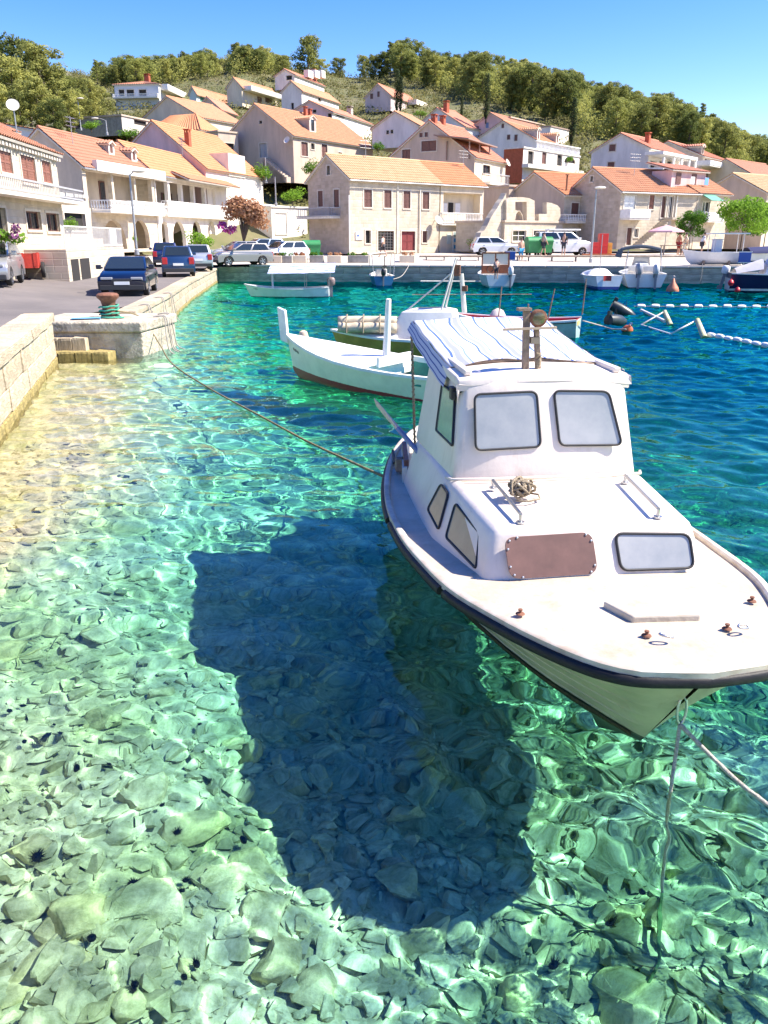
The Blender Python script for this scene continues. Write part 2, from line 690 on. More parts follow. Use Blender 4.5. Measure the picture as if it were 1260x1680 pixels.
# ------------------------------------------------------------------ sea floor
def depth_at(x, Y):
    wall = x - (-2.465 - .274 * Y)            # metres from the near quay wall
    d = .42 + .68 * smooth01((wall - .15) / (.7 + 2.5 * smooth01((Y - 5) / 6))) + .28 * smooth01((x + 1.5) / 2.5) + .45 * smooth01((Y - 3) / 3.5) * smooth01((wall - .6) / 3) * smooth01((x + 3.6) / 2.2) + .15 * smooth01((Y - 4) / 4) * smooth01(wall / 4)
    d += 1.4 * smooth01((x - 2.6) / 5.5) + 1.3 * smooth01((Y - 9.5) / 12) * smooth01((wall - 1.5) / 6) + 2.2 * smooth01((Y - 18) / 25)
    if Y > 22:
        d -= (d - 1.2) * (1 - smooth01((x - kerb_x(Y) + 1) / 5))
    d += .12 * noise.noise((x * .9, Y * .9, 2)) + .10 * noise.noise((x * 2.3, Y * 2.3, 5))
    return d


def adapt(lo, hi, fine0, fine1, h, k):
    a = [fine0]
    while a[-1] < hi:
        a.append(a[-1] + (h if a[-1] < fine1 else h + (a[-1] - fine1) * k))
    c = [fine0]
    while c[-1] > lo:
        c.append(c[-1] - (h + (fine0 - c[-1]) * k))
    return c[:0:-1] + a


xs = adapt(-16, 60, -6, 4, .09, .12)
yy = adapt(-3, 60, 1.5, 10, .09, .08)
P = [[Vector((x, Y, -depth_at(x, Y) + .035 * noise.noise((x * 7, Y * 7, 1)))) for x in xs] for Y in yy]
mb = MB()
mb.grid(P)


def bed_mat(name, bright=1.0):
    m = bpy.data.materials.new(name)
    m.use_nodes = True
    t = m.node_tree
    b = t.nodes['Principled BSDF']
    b.inputs['Roughness'].default_value = .95
    b.inputs['Specular IOR Level'].default_value = 0
    ge = t.nodes.new('ShaderNodeNewGeometry')
    n1 = t.nodes.new('ShaderNodeTexNoise')
    n1.inputs['Scale'].default_value = 13
    n1.inputs['Detail'].default_value = 8
    n1.inputs['Roughness'].default_value = .7
    n2 = t.nodes.new('ShaderNodeTexNoise')
    n2.inputs['Scale'].default_value = 1.1
    n2.inputs['Detail'].default_value = 3
    t.links.new(ge.outputs['Position'], n1.inputs['Vector'])
    t.links.new(ge.outputs['Position'], n2.inputs['Vector'])
    r1 = t.nodes.new('ShaderNodeValToRGB')
    e = r1.color_ramp.elements
    e[0].position, e[1].position = .3, .62
    e[0].color = (.33 * bright, .35 * bright, .20 * bright, 1)
    e[1].color = (.85 * bright, .82 * bright, .61 * bright, 1)
    t.links.new(n1.outputs['Fac'], r1.inputs[0])
    r2 = t.nodes.new('ShaderNodeValToRGB')
    e = r2.color_ramp.elements
    e[0].position, e[1].position = .36, .62
    e[0].color = (.78, .84, .6, 1)
    e[1].color = (1, .97, .9, 1)
    t.links.new(n2.outputs['Fac'], r2.inputs[0])
    # green algae film further out; deep blue end paints in light lost to water
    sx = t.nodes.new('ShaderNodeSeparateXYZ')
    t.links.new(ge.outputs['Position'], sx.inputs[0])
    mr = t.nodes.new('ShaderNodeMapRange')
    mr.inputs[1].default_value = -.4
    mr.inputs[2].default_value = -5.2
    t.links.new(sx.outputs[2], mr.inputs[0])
    algae_depth_tint = t.nodes.new('ShaderNodeValToRGB')
    e = algae_depth_tint.color_ramp.elements
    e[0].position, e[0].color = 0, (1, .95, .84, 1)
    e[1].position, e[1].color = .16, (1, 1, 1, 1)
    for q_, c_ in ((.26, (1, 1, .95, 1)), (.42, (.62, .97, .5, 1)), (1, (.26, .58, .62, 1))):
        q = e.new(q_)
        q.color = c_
    t.links.new(mr.outputs[0], algae_depth_tint.inputs[0])
    # every stone has its own tone, olive film on some
    oi = t.nodes.new('ShaderNodeObjectInfo')
    r4 = t.nodes.new('ShaderNodeValToRGB')
    e = r4.color_ramp.elements
    e[0].position, e[0].color = 0, (.80, .79, .66, 1)
    e[1].position, e[1].color = .5, (1, 1, 1, 1)
    q = e.new(.85)
    q.color = (1, .95, .82, 1)
    t.links.new(oi.outputs['Random'], r4.inputs[0])
    m4 = t.nodes.new('ShaderNodeMix')
    m4.data_type = 'RGBA'
    m4.blend_type = 'MULTIPLY'
    m4.inputs[0].default_value = 1 if 'stone' in name else 0
    t.links.new(r1.outputs[0], m4.inputs[6])
    t.links.new(r4.outputs[0], m4.inputs[7])
    mx = t.nodes.new('ShaderNodeMix')
    mx.data_type = 'RGBA'
    mx.blend_type = 'MULTIPLY'
    mx.inputs[0].default_value = 1
    t.links.new(m4.outputs[2], mx.inputs[6])
    t.links.new(r2.outputs[0], mx.inputs[7])
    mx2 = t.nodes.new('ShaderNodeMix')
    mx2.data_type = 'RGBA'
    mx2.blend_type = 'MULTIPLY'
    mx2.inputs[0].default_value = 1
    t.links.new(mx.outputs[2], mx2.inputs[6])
    t.links.new(algae_depth_tint.outputs[0], mx2.inputs[7])
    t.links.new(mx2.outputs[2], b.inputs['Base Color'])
    bp = t.nodes.new('ShaderNodeBump')
    bp.inputs['Strength'].default_value = .6
    bp.inputs['Distance'].default_value = .02
    n3 = t.nodes.new('ShaderNodeTexNoise')
    n3.inputs['Scale'].default_value = 34
    n3.inputs['Detail'].default_value = 6
    n3.inputs['Roughness'].default_value = .75
    t.links.new(ge.outputs['Position'], n3.inputs['Vector'])
    t.links.new(n3.outputs['Fac'], bp.inputs['Height'])
    t.links.new(bp.outputs[0], b.inputs['Normal'])
    return m


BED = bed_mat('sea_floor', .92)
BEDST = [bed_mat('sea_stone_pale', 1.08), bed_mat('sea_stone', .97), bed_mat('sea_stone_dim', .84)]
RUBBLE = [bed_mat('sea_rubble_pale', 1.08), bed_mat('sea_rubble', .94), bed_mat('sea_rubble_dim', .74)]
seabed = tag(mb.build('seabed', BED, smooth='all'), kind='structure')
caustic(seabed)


def hull_stone(seed, n, flat, name='stone', mi=0):
    r = random.Random(seed)
    bm = bmesh.new()
    for _ in range(n):
        p = Vector((r.gauss(0, 1), r.gauss(0, 1), r.gauss(0, 1))).normalized()
        p = Vector([max(-.72, min(.72, c)) for c in p])
        bm.verts.new((p.x, p.y * r.uniform(.8, 1), p.z * flat))
    g = bmesh.ops.convex_hull(bm, input=bm.verts[:])
    bmesh.ops.delete(bm, geom=[v for v in bm.verts if not v.link_faces], context='VERTS')
    bmesh.ops.dissolve_limit(bm, angle_limit=R(14), verts=bm.verts[:], edges=bm.edges[:])
    bmesh.ops.bevel(bm, geom=bm.edges[:], offset=.09, segments=1, affect='EDGES')
    bmesh.ops.triangulate(bm, faces=bm.faces[:])
    bmesh.ops.subdivide_edges(bm, edges=[e for e in bm.edges if e.calc_length() > .35], cuts=1, use_grid_fill=True)
    bmesh.ops.triangulate(bm, faces=bm.faces[:])
    for v in bm.verts:
        v.co += Vector((r.uniform(-1, 1), r.uniform(-1, 1), r.uniform(-1, 1))) * .035 + v.co.normalized() * .10 * noise.noise(v.co * 2.2 + Vector((seed, 0, 0)))
    me = bpy.data.meshes.new(name)
    bm.to_mesh(me)
    bm.free()
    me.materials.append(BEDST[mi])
    me.shade_smooth()
    me.set_sharp_from_angle(angle=R(36))
    return me


SSTONE = [hull_stone(100 + i, (8, 9, 12, 8, 15)[i % 5], (.45, .6, .75)[i % 3], mi=i % 3) for i in range(15)]


def refr(u, v):
    """where the sight line through this pixel lands on the sea floor after bending at the surface"""
    p = at(u, v, 0)
    d = ray(u, v).normalized()
    h = Vector((d.x, d.y, 0))
    s = h.length / 1.333
    hd = h.normalized()
    dd = hd * s + Vector((0, 0, -math.sqrt(1 - s * s)))
    for _ in range(6):
        dep = depth_at(p.x, p.y) if _ == 0 else depth_at(q.x, q.y)
        q = p + dd * (dep / -dd.z)
    return q, 1320 / ((p - Vector((0, 0, EYE))).length + (q - p).length * .75)


boulders = [(240, 1492, 125, .5, 'large square pale slab with a sea urchin on top'), (122, 1522, 95, .8, 'rounded yellowish boulder beside the square slab'), (312, 1362, 110, .45, 'flat grey slab with a sea urchin near its middle'),
            (72, 1612, 150, .55, 'broad pale boulder near the lower left shore stones'), (8, 1640, 90, .5, 'pale rock cut by the picture edge at the lower left'), (162, 1192, 75, .7, 'rounded grey boulder just above the pale rubble'),
            (408, 1238, 70, .8, 'upright block at the edge of the boat shadow'), (418, 1430, 90, .5, 'angular slab with a dark hollow beside the shadow'), (236, 1302, 90, .5, 'smooth oval stone above the flat grey slab'),
            (122, 1400, 60, .5, 'small bright wedge shaped stone left of the square slab'), (95, 940, 60, .5, 'pale pointed stone far up by the shallow wall'), (165, 1042, 65, .6, 'pale triangular rock among the submerged rubble'),
            (285, 1072, 85, .45, 'wide flat slab close to the upper shadow edge'), (88, 1030, 62, .5, 'flat oval grey slab near the quay wall foot'), (515, 1622, 75, .8, 'rounded pale boulder at the bottom centre'),
            (655, 1590, 70, .7, 'rounded stone under rippling light at the bottom'), (850, 1640, 75, .75, 'large round boulder under the mooring line'), (1090, 1500, 90, .7, 'green domed boulder with a dark urchin near the mooring line')]
for i, (u, v, s, fl, lab) in enumerate(boulders):
    q, ppm = refr(u, v)
    r = s / ppm / 1.6
    me = hull_stone(300 + i * 7, 9 + i % 3 * 3, fl, 'boulder', 0 if i < 6 else i % 2)
    o = bpy.data.objects.new('boulder', me)
    COL.objects.link(o)
    o.location = (q.x, q.y, q.z + r * fl * .35)
    o.scale = (r, r, r)
    o.rotation_euler = (rnd.uniform(-.12, .12), rnd.uniform(-.12, .12), rnd.uniform(0, 6))
    tag(o, lab, 'boulder', 'boulders on the sea floor')
    caustic(o)
for i in range(282):
    for _ in range(20):
        Y = 2.6 + 7.5 * rnd.random() ** 1.5
        x = rnd.uniform(-.62, .5) * (Y + 1.5)
        if x > -2.3 - .274 * Y:
            break
    r = .06 + .2 * rnd.random() ** 2.6
    o = bpy.data.objects.new('stone', SSTONE[i % 15])
    COL.objects.link(o)
    o.parent = seabed
    o.location = (x, Y, -depth_at(x, Y) + r * .15)
    o.scale = (r, r * rnd.uniform(.75, 1.2), r * rnd.uniform(.8, 1.1))
    o.rotation_euler = (rnd.uniform(-.4, .4), rnd.uniform(-.4, .4), rnd.uniform(0, 6))
    caustic(o)
# the uncounted rubble between them
small = []
for i in range(10):
    r = random.Random(500 + i)
    bm = bmesh.new()
    for _ in range(7 + i):
        p = Vector((r.gauss(0, 1), r.gauss(0, 1), r.gauss(0, 1))).normalized()
        bm.verts.new((p.x, p.y * .85, p.z * .65))
    bmesh.ops.convex_hull(bm, input=bm.verts[:])
    bmesh.ops.delete(bm, geom=[v for v in bm.verts if not v.link_faces], context='VERTS')
    bm.verts.index_update()
    small.append((np.array([v.co[:] for v in bm.verts]), [[v.index for v in f.verts] for f in bm.faces]))
    bm.free()
mb = MB()
for i in range(19000):
    Y = 2.3 + 9.5 * rnd.random() ** 1.4
    x = rnd.uniform(-.62, .58) * (Y + 1.5)
    if x < -2.3 - .274 * Y:
        continue
    r = .014 + .085 * rnd.random() ** 3
    vs, fs = small[i % 10]
    a = rnd.random() * 6.28
    c, s = math.cos(a), math.sin(a)
    t = rnd.uniform(-.3, .3)
    z0 = -depth_at(x, Y)
    pts = [(x + r * (p[0] * c - p[1] * s), Y + r * (p[0] * s + p[1] * c), z0 + r * (p[2] + t * p[0] + .2)) for p in vs]
    mb.add(pts, fs, i % 3)
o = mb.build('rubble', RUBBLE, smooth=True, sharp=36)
tag(o, kind='stuff')
caustic(o)
# sea urchins
URCH = mat('urchin', (.012, .01, .012), .6)
mb = MB()
mb.lathe([(.01, -.02), (.032, -.012), (.036, .008), (.022, .028), (.005, .034)], 10)
for k in range(60):
    d = Vector((rnd.gauss(0, 1), rnd.gauss(0, 1), abs(rnd.gauss(0, .8)) - .15)).normalized()
    s_ = d.orthogonal().normalized() * .003
    mb.add([d * .028 + s_, d * .028 - s_, d * .07], [(0, 1, 2)])
u0 = mb.build('sea_urchin', URCH)
for i, (u, v) in enumerate([(218, 1464), (293, 1372), (152, 1560), (312, 1455), (302, 1483), (325, 1590), (298, 1617), (128, 1270), (85, 1204), (95, 1224), (70, 1229), (45, 1234), (42, 1168), (17, 1180), (172, 1265), (268, 1337),
                            (227, 1632), (225, 1640), (1042, 1456), (1000, 1525), (858, 1640), (905, 1600), (400, 1392), (330, 1200), (60, 1420)]):
    q, ppm = refr(u, v)
    o = u0 if i == 0 else u0.copy()
    if i:
        COL.objects.link(o)
    o.location = q + Vector((0, 0, .1))
    o.scale = [rnd.uniform(.4, .75)] * 3
    o.rotation_euler = (0, 0, rnd.random() * 6)
    tag(o, 'small black spiny sea urchin sitting on the submerged stones', 'sea urchin', 'sea urchins on the sea floor')

# ------------------------------------------------------------------ water surface (real waves, so light bends through it)
rows = [.6]
while rows[-1] < 60.5:
    rows.append(rows[-1] * 1.0043 + .0045)
rows = np.array(rows)
nx = 380
uu = np.linspace(-1, 1, nx)
X = uu[None, :] * (rows[:, None] * .78 + 2.2)
Y = np.repeat(rows[:, None], nx, 1)
Z = np.zeros_like(X)
wr = np.random.default_rng(5)
calm = .42 + .42 * np.clip((X + .6) / 2.4, 0, 1) + .8 * np.clip((Y - 6) / 8, 0, 1) + .2 * np.clip((Y - 12) / 14, 0, 1)
for i in range(70):
    lam = .16 * (1.9 / .16) ** wr.random()
    a = wr.normal(1.15, .75)
    k = 2 * math.pi / lam
    fade = np.clip(lam / (Y * .0145 + .05), 0, 1)
    Z += .0027 * lam ** .95 * fade * np.sin(k * (X * math.cos(a) + Y * math.sin(a)) + wr.random() * 6.28 + .8 * np.sin(X * .7 + i) * np.cos(Y * .5 + i * 2))
Z *= calm
nr = len(rows)
idx = np.arange(nr * nx).reshape(nr, nx)
faces = np.stack([idx[:-1, :-1], idx[:-1, 1:], idx[1:, 1:], idx[1:, :-1]], -1).reshape(-1, 4)
co = np.stack([X, Y, Z], -1).reshape(-1, 3)
me = bpy.data.meshes.new('water')
me.from_pydata(co.tolist(), [], faces.tolist())
me.shade_smooth()
dep = np.zeros(X.shape)
xs_g = np.linspace(-50, 50, 201)
ys_g = np.linspace(.5, 61, 122)
DG = np.array([[depth_at(x, y) for x in xs_g] for y in ys_g])
fx = np.clip((X + 50) / .5, 0, 199.99)
fy = np.clip((Y - .5) / .5, 0, 120.99)
i0, j0 = fy.astype(int), fx.astype(int)
a, b_ = fy - i0, fx - j0
dep = DG[i0, j0] * (1 - a) * (1 - b_) + DG[i0, j0 + 1] * (1 - a) * b_ + DG[i0 + 1, j0] * a * (1 - b_) + DG[i0 + 1, j0 + 1] * a * b_
dep = np.clip(dep, .1, 9)
ABS = (.70, .064, .048)                          # how fast this water swallows red, green, blue, per metre
colr = np.stack([np.exp(-k * (dep - .75).clip(0) * 1.1) for k in ABS] + [np.ones_like(dep)], -1).reshape(-1, 4)
at_ = me.color_attributes.new('depth_tint', 'FLOAT_COLOR', 'POINT')
at_.data.foreach_set('color', colr.astype(np.float32).ravel())
water = bpy.data.objects.new('water', me)
COL.objects.link(water)
tag(water, kind='structure')
m = bpy.data.materials.new('sea_water')
m.use_nodes = True
t = m.node_tree
t.nodes.clear()
o = t.nodes.new('ShaderNodeOutputMaterial')
g = t.nodes.new('ShaderNodeBsdfGlass')
g.inputs['Roughness'].default_value = 0
g.inputs['IOR'].default_value = 1.333
ca = t.nodes.new('ShaderNodeVertexColor')
ca.layer_name = 'depth_tint'
t.links.new(ca.outputs[0], g.inputs['Color'])
t.links.new(g.outputs[0], o.inputs[0])
me.materials.append(m)
water.cycles.is_caustics_caster = True
# ================================================================== houses
def roof_mat(name, c, c2):
    m = mat(name, c, .85, c2=c2, scale=1.6, bump=.25, bscale=18)
    n = [x for x in m.node_tree.nodes if x.type == 'TEX_NOISE'][0]
    n.inputs['Detail'].default_value = 10
    n.inputs['Roughness'].default_value = .75
    return m


ORANGE = roof_mat('roof_orange', (.58, .29, .155), (.44, .21, .115))
BRIGHT = roof_mat('roof_bright', (.63, .29, .14), (.52, .225, .105))
OLD = roof_mat('roof_old', (.60, .42, .24), (.50, .32, .17))
RED = roof_mat('roof_red', (.46, .21, .125), (.35, .16, .10))
PINKR = roof_mat('roof_pink', (.6, .26, .16), (.48, .19, .12))
STONE = masonry('facade_stone', (.62, .54, .42), (.50, .43, .33), (.58, .51, .41))
STONEG = masonry('gable_stone', (.56, .46, .36), (.45, .37, .28), (.5, .42, .33))
CREAM = plaster('plaster_cream', (.72, .62, .46))
WHITEP = plaster('plaster_white', (.82, .76, .67))
PINKW = plaster('plaster_pink', (.70, .50, .48))
GREYB = plaster('plaster_greybrown', (.56, .45, .355))
ROSE = plaster('plaster_rose', (.62, .50, .47))
PALEB = plaster('plaster_paleblue', (.68, .67, .66))
BEIGE = plaster('plaster_beige', (.60, .50, .40))


def wall_face(mb, outline, holes, fn, depth, m=0, mr=None):
    loops = [[Vector((x, z, 0)) for x, z in outline]] + [[Vector((x, z, 0)) for x, z in h] for h in holes]
    flat = [p for l in loops for p in l]
    tris = tessellate_polygon(loops)
    mb.add([fn(p.x, p.y, 0) for p in flat], [tuple(t_) for t_ in tris], m)
    for h in holes:
        k = len(h)
        mb.add([fn(x, z, 0) for x, z in h] + [fn(x, z, depth) for x, z in h], [(i, (i + 1) % k, k + (i + 1) % k, k + i) for i in range(k)], m if mr is None else mr)


def rect(x0, z0, x1, z1):
    return [(x0, z0), (x1, z0), (x1, z1), (x0, z1)]


def arch(x0, z0, x1, z1, n=10):
    r = (x1 - x0) / 2
    zs = max(z0 + .05, z1 - r)
    return [(x0, z0), (x1, z0)] + [((x0 + x1) / 2 + r * math.cos(math.pi * k / n), zs + (z1 - zs) * math.sin(math.pi * k / n)) for k in range(n + 1)]


def slope(mb, e0, e1, r1, r0, pitch=.24, amp=.045, course=.38, m=0):
    """tiled slope: eave e0->e1, ridge r0->r1, as rolls with stepped courses and an underside"""
    e0, e1, r1, r0 = map(Vector, (e0, e1, r1, r0))
    n = (e1 - e0).cross(r0 - e0 if (r0 - e0).length > .01 else r1 - e0).normalized()
    if n.z < 0:
        n = -n
    W = (e1 - e0).length
    H_ = ((r0 + r1) / 2 - (e0 + e1) / 2).length
    nc = max(4, int(W / pitch)) * 3
    nr = max(1, int(H_ / course)) if course else 1
    P_ = []
    for j in range(nr):
        for t_, dz in ((j / nr, .05), ((j + 1) / nr, .012)):
            a = e0.lerp(r0, t_)
            b = e1.lerp(r1, t_)
            P_.append([a.lerp(b, i / nc) + n * (dz + amp * (1, 1, -.6)[i % 3]) for i in range(nc + 1)])
    mb.grid(P_, m)
    d = n * -.11
    mb.prism([e0 + d, e1 + d, r1 + d, r0 + d] if (r0 - r1).length > .01 else [e0 + d, e1 + d, r0 + d], n * .1, m + 1)


class House:
    def __init__(s, name, label, cat, A, B, vb, ve, wall, roofm, uM=None, D=None, vr=None, rise=2, roof='x', uL=None, far=False, over=.3, group='houses of the harbour village', zb=None, leftwall=None, deep=.2):
        a, b = atY(A[0], vb or 400, A[1]), atY(B[0], vb or 400, B[1])
        s.zb = a.z if zb is None else zb
        s.A = Vector((a.x, a.y, s.zb))
        dv = Vector((b.x - a.x, b.y - a.y, 0))
        s.W = dv.length
        s.dx = dv.normalized()
        s.dy = Vector((-s.dx.y, s.dx.x, 0))
        s.rz = math.atan2(s.dx.y, s.dx.x)
        s.h = atY(A[0], ve, A[1]).z - s.zb
        s.D = D or 8

        def solve(u):
            lo, hi = .5, 40.0
            x = (u - 630) / F
            for _ in range(50):
                mid = (lo + hi) / 2
                p = s.A + s.dy * mid
                # project
                f = p.y * CP - (s.zb + s.h - EYE) * SP
                if p.x / f > x:
                    lo = mid
                else:
                    hi = mid
            return lo
        if uM is not None:
            s.D = 2 * solve(uM)
        if uL is not None:
            s.D = solve(uL)
        s.rise = rise
        if vr is not None:
            q = s.A + (s.dy * s.D / 2 if roof in 'xh' else s.dx * s.W / 2)
            s.rise = max(.4, atY(630, vr, q.y).z - s.zb - s.h)
        s.roof, s.roofm, s.far, s.over = roof, roofm, far, over
        s.wall, s.leftwall, s.deep = wall, leftwall or wall, deep
        s.root = thing(name, label, cat, s.A, s.rz, group)
        s.holes = {'f': [], 'l': [], 'r': []}
        s.todo = []
        s.spans = []

    def loc(s, face, u, v):
        """pixel -> (along, up) on a face of this house"""
        d = ray(u, v)
        n = {'f': -s.dy, 'l': -s.dx, 'r': s.dx}[face]
        o = s.A + (s.dx * s.W if face == 'r' else Vector((0, 0, 0)))
        c = Vector((0, 0, EYE))
        t = (o - c).dot(n) / d.dot(n)
        p = c + d * t - o
        return (p.dot(s.dx if face == 'f' else s.dy), p.z)

    def fn(s, face):
        if face == 'f':
            return lambda x, z, d: Vector((x, d, z))
        if face == 'l':
            return lambda x, z, d: Vector((d, x, z))
        return lambda x, z, d: Vector((s.W - d, x, z))

    def prect(s, face, u0, v0, u1, v1):
        um, vm = (u0 + u1) / 2, (v0 + v1) / 2
        xa, xb = s.loc(face, u0, vm)[0], s.loc(face, u1, vm)[0]
        zt, zb = s.loc(face, um, v0)[1], s.loc(face, um, v1)[1]
        return min(xa, xb), zb, max(xa, xb), zt

    def win(s, face, kind, u0, v0, u1, v1, trim=.1, arched=False):
        x0, z0, x1, z1 = s.prect(face, u0, v0, u1, v1)
        lim = s.W if face == 'f' else s.D
        x0, x1 = max(.12, x0), min(lim - .12, x1)
        if x1 - x0 < .2:
            return
        z0 = max(.02, z0)
        if face == 'f' or s.roof == 'f':
            z1 = min(z1, s.h - .1)
        if z1 - z0 < .2:
            return
        if face != 'f' and not s.fits(face, x0, z0, x1, z1):
            mid = s.D / 2
            for k in range(1, 11):
                sh = min(1.6, .16 * k) * (1 if mid > (x0 + x1) / 2 else -1)
                ok = [(a, b) for a, b in ((0, -.16 * k), (sh, 0), (sh, -.16 * k)) if z0 + b > .02 and s.fits(face, x0 + a, z0 + b, x1 + a, z1 + b)]
                if ok:
                    x0, x1, z0, z1 = x0 + ok[0][0], x1 + ok[0][0], z0 + ok[0][1], z1 + ok[0][1]
                    break
        if s.fits(face, x0, z0, x1, z1):
            s.holes[face].append(arch(x0, z0, x1, z1) if arched else rect(x0, z0, x1, z1))
            s.spans.append((face, x0, z0, x1, z1))
        else:
            return
        s.todo.append((face, kind, x0, z0, x1, z1, trim, arched))

    def fits(s, face, x0, z0, x1, z1):
        for (f, a, b, c, d) in s.spans:
            if f == face and x0 < c + .06 and x1 > a - .06 and z0 < d + .06 and z1 > b - .06:
                return False
        lim = s.W if face == 'f' else s.D
        if x0 < .1 or x1 > lim - .1:
            return False
        gable = (face != 'f' and s.roof == 'x') or (face == 'f' and s.roof == 'y')
        for x in (x0, x1):
            top = s.h - .05
            if gable:
                top = s.h + s.rise * (1 - abs(x - lim / 2) / (lim / 2)) - .12
            if face != 'f' and s.roof == 's':
                top = s.h + s.rise * x / s.D - .1
            if z1 > top:
                return False
        return True

    def on_roof(s, u, v):
        """where this pixel's sight line meets the slope on the camera side -> local x, y, z"""
        inv = (Matrix.Translation(s.A) @ Matrix.Rotation(s.rz, 4, 'Z')).inverted()
        c = inv @ Vector((0, 0, EYE))
        d = inv.to_3x3() @ ray(u, v)
        k = s.rise / (s.D / 2) if s.roof in 'xh' else (s.rise / s.D if s.roof == 's' else 0)
        t_ = (c.z - s.h - k * c.y) / (k * d.y - d.z)
        p = c + d * t_
        p.x = max(.6, min(s.W - .6, p.x))
        p.y = max(.3, min(s.D / 2 - .1, p.y))
        p.z = s.h + k * p.y
        return p

    def wins(s, face, kind, *rs, **k):
        for r_ in rs:
            s.win(face, kind, *r_, **k)

    def fbox(s, mb, face, x0, z0, x1, z1, d0, d1, m=0):
        f = s.fn(face)
        a, b = f(x0, z0, d0), f(x1, z1, d1)
        mb.box(min(a.x, b.x), min(a.y, b.y), min(a.z, b.z), max(a.x, b.x), max(a.y, b.y), max(a.z, b.z), m)

    def finish(s, back=True):
        W, D, h, r = s.W, s.D, s.h, s.rise
        mb = MB()
        fo = rect(0, 0, W, h)
        lo = rect(0, 0, D, h)
        if s.roof == 'y':
            fo = [(0, 0), (W, 0), (W, h), (W / 2, h + r), (0, h)]
        elif s.roof == 'x':
            lo = [(0, 0), (D, 0), (D, h), (D / 2, h + r), (0, h)]
        elif s.roof == 's':                    # single pitch, high at the back
            lo = [(0, 0), (D, 0), (D, h + r), (0, h)]
        wall_face(mb, fo, s.holes['f'], s.fn('f'), s.deep, 0)
        wall_face(mb, lo, s.holes['l'], s.fn('l'), s.deep, 1)
        wall_face(mb, lo, s.holes['r'], s.fn('r'), s.deep, 0)
        mb.add([(x, D, z) for x, z in fo] if s.roof != 's' else [(0, D, 0), (W, D, 0), (W, D, h + r), (0, D, h + r)], [tuple(range(len(fo) if s.roof != 's' else 4))], 0)
        mb.build('wall', [s.wall, s.leftwall], s.root)
        s.make_roof()
        for t_ in s.todo:
            s.make_win(*t_)
        return s

    def make_roof(s):
        W, D, h, r, o = s.W, s.D, s.h, s.rise, s.over
        mb = MB()
        kw = dict(pitch=.25, amp=.045, course=.4) if not s.far else dict(pitch=.42, amp=.06, course=0)
        if s.roof == 'x':
            k = r / (D / 2)
            ez = h - o * k + .06
            zr = h + r + .06
            slope(mb, (-.2, -o, ez), (W + .2, -o, ez), (W + .2, D / 2, zr), (-.2, D / 2, zr), **kw)
            slope(mb, (W + .2, D + o, ez), (-.2, D + o, ez), (-.2, D / 2, zr), (W + .2, D / 2, zr), **kw)
            mb.tube([(-.22, D / 2, zr + .05), (W + .22, D / 2, zr + .05)], .11, 8)
        elif s.roof == 'y':
            k = r / (W / 2)
            ez = h - o * k + .06
            zr = h + r + .06
            slope(mb, (-o, D + .2, ez), (-o, -.25, ez), (W / 2, -.25, zr), (W / 2, D + .2, zr), **kw)
            slope(mb, (W + o, -.25, ez), (W + o, D + .2, ez), (W / 2, D + .2, zr), (W / 2, -.25, zr), **kw)
            mb.tube([(W / 2, -.28, zr + .05), (W / 2, D + .22, zr + .05)], .11, 8)
        elif s.roof == 'h':
            zr, ez = h + r, h + .02
            i = min(W, D) / 2 * .95
            a, b = (Vector((i, D / 2, zr)), Vector((W - i, D / 2, zr))) if W >= D else (Vector((W / 2, i, zr)), Vector((W / 2, D - i, zr)))
            c = [Vector((-o, -o, ez)), Vector((W + o, -o, ez)), Vector((W + o, D + o, ez)), Vector((-o, D + o, ez))]
            if W >= D:
                slope(mb, c[0], c[1], b, a, **kw)
                slope(mb, c[1], c[2], b, b, **kw)
                slope(mb, c[2], c[3], a, b, **kw)
                slope(mb, c[3], c[0], a, a, **kw)
            else:
                slope(mb, c[0], c[1], a, a, **kw)
                slope(mb, c[1], c[2], b, a, **kw)
                slope(mb, c[2], c[3], b, b, **kw)
                slope(mb, c[3], c[0], a, b, **kw)
        elif s.roof == 's':
            slope(mb, (-.15, -o, h + .05), (W + .15, -o, h + .05), (W + .15, D + .1, h + r + .05), (-.15, D + .1, h + r + .05), **kw)
        elif s.roof == 'f':
            mb.box(-.12, -.12, h, W + .12, D + .12, h + .18)
        s.roof_o = mb.build('roof', [s.roofm, TRIM if s.roof != 'f' else s.roofm], s.root)
        if s.roof in 'xs' and not s.far:        # stone eaves course
            mb = MB()
            mb.box(-.04, -.1, h - .24, W + .04, .06, h - .08)
            mb.build('cornice', TRIM, s.root)

    def make_win(s, face, kind, x0, z0, x1, z1, trim, arched):
        w, hh = x1 - x0, z1 - z0
        mb = MB()
        if trim and not arched:
            t_ = min(trim * (1 if not s.far else 1), w * .3)
            tm = -.035
            s.fbox(mb, face, x0 - t_, z1, x1 + t_, z1 + t_, tm, .05)
            s.fbox(mb, face, x0 - t_, z0 - t_, x1 + t_, z0, tm - .03, .05)
            s.fbox(mb, face, x0 - t_, z0, x0, z1, tm, .05)
            s.fbox(mb, face, x1, z0, x1 + t_, z1, tm, .05)
        else:
            s.fbox(mb, face, x0 + .02, z0 + .01, x1 - .02, z0 + .05, .02, .1)
        isdoor = kind in 'mdwe' and hh > w * 1.4 and kind != 'e'
        nm = 'door' if kind in 'md' else 'window'
        fr = mb.build(nm, TRIM, s.root)
        d = s.deep * .55
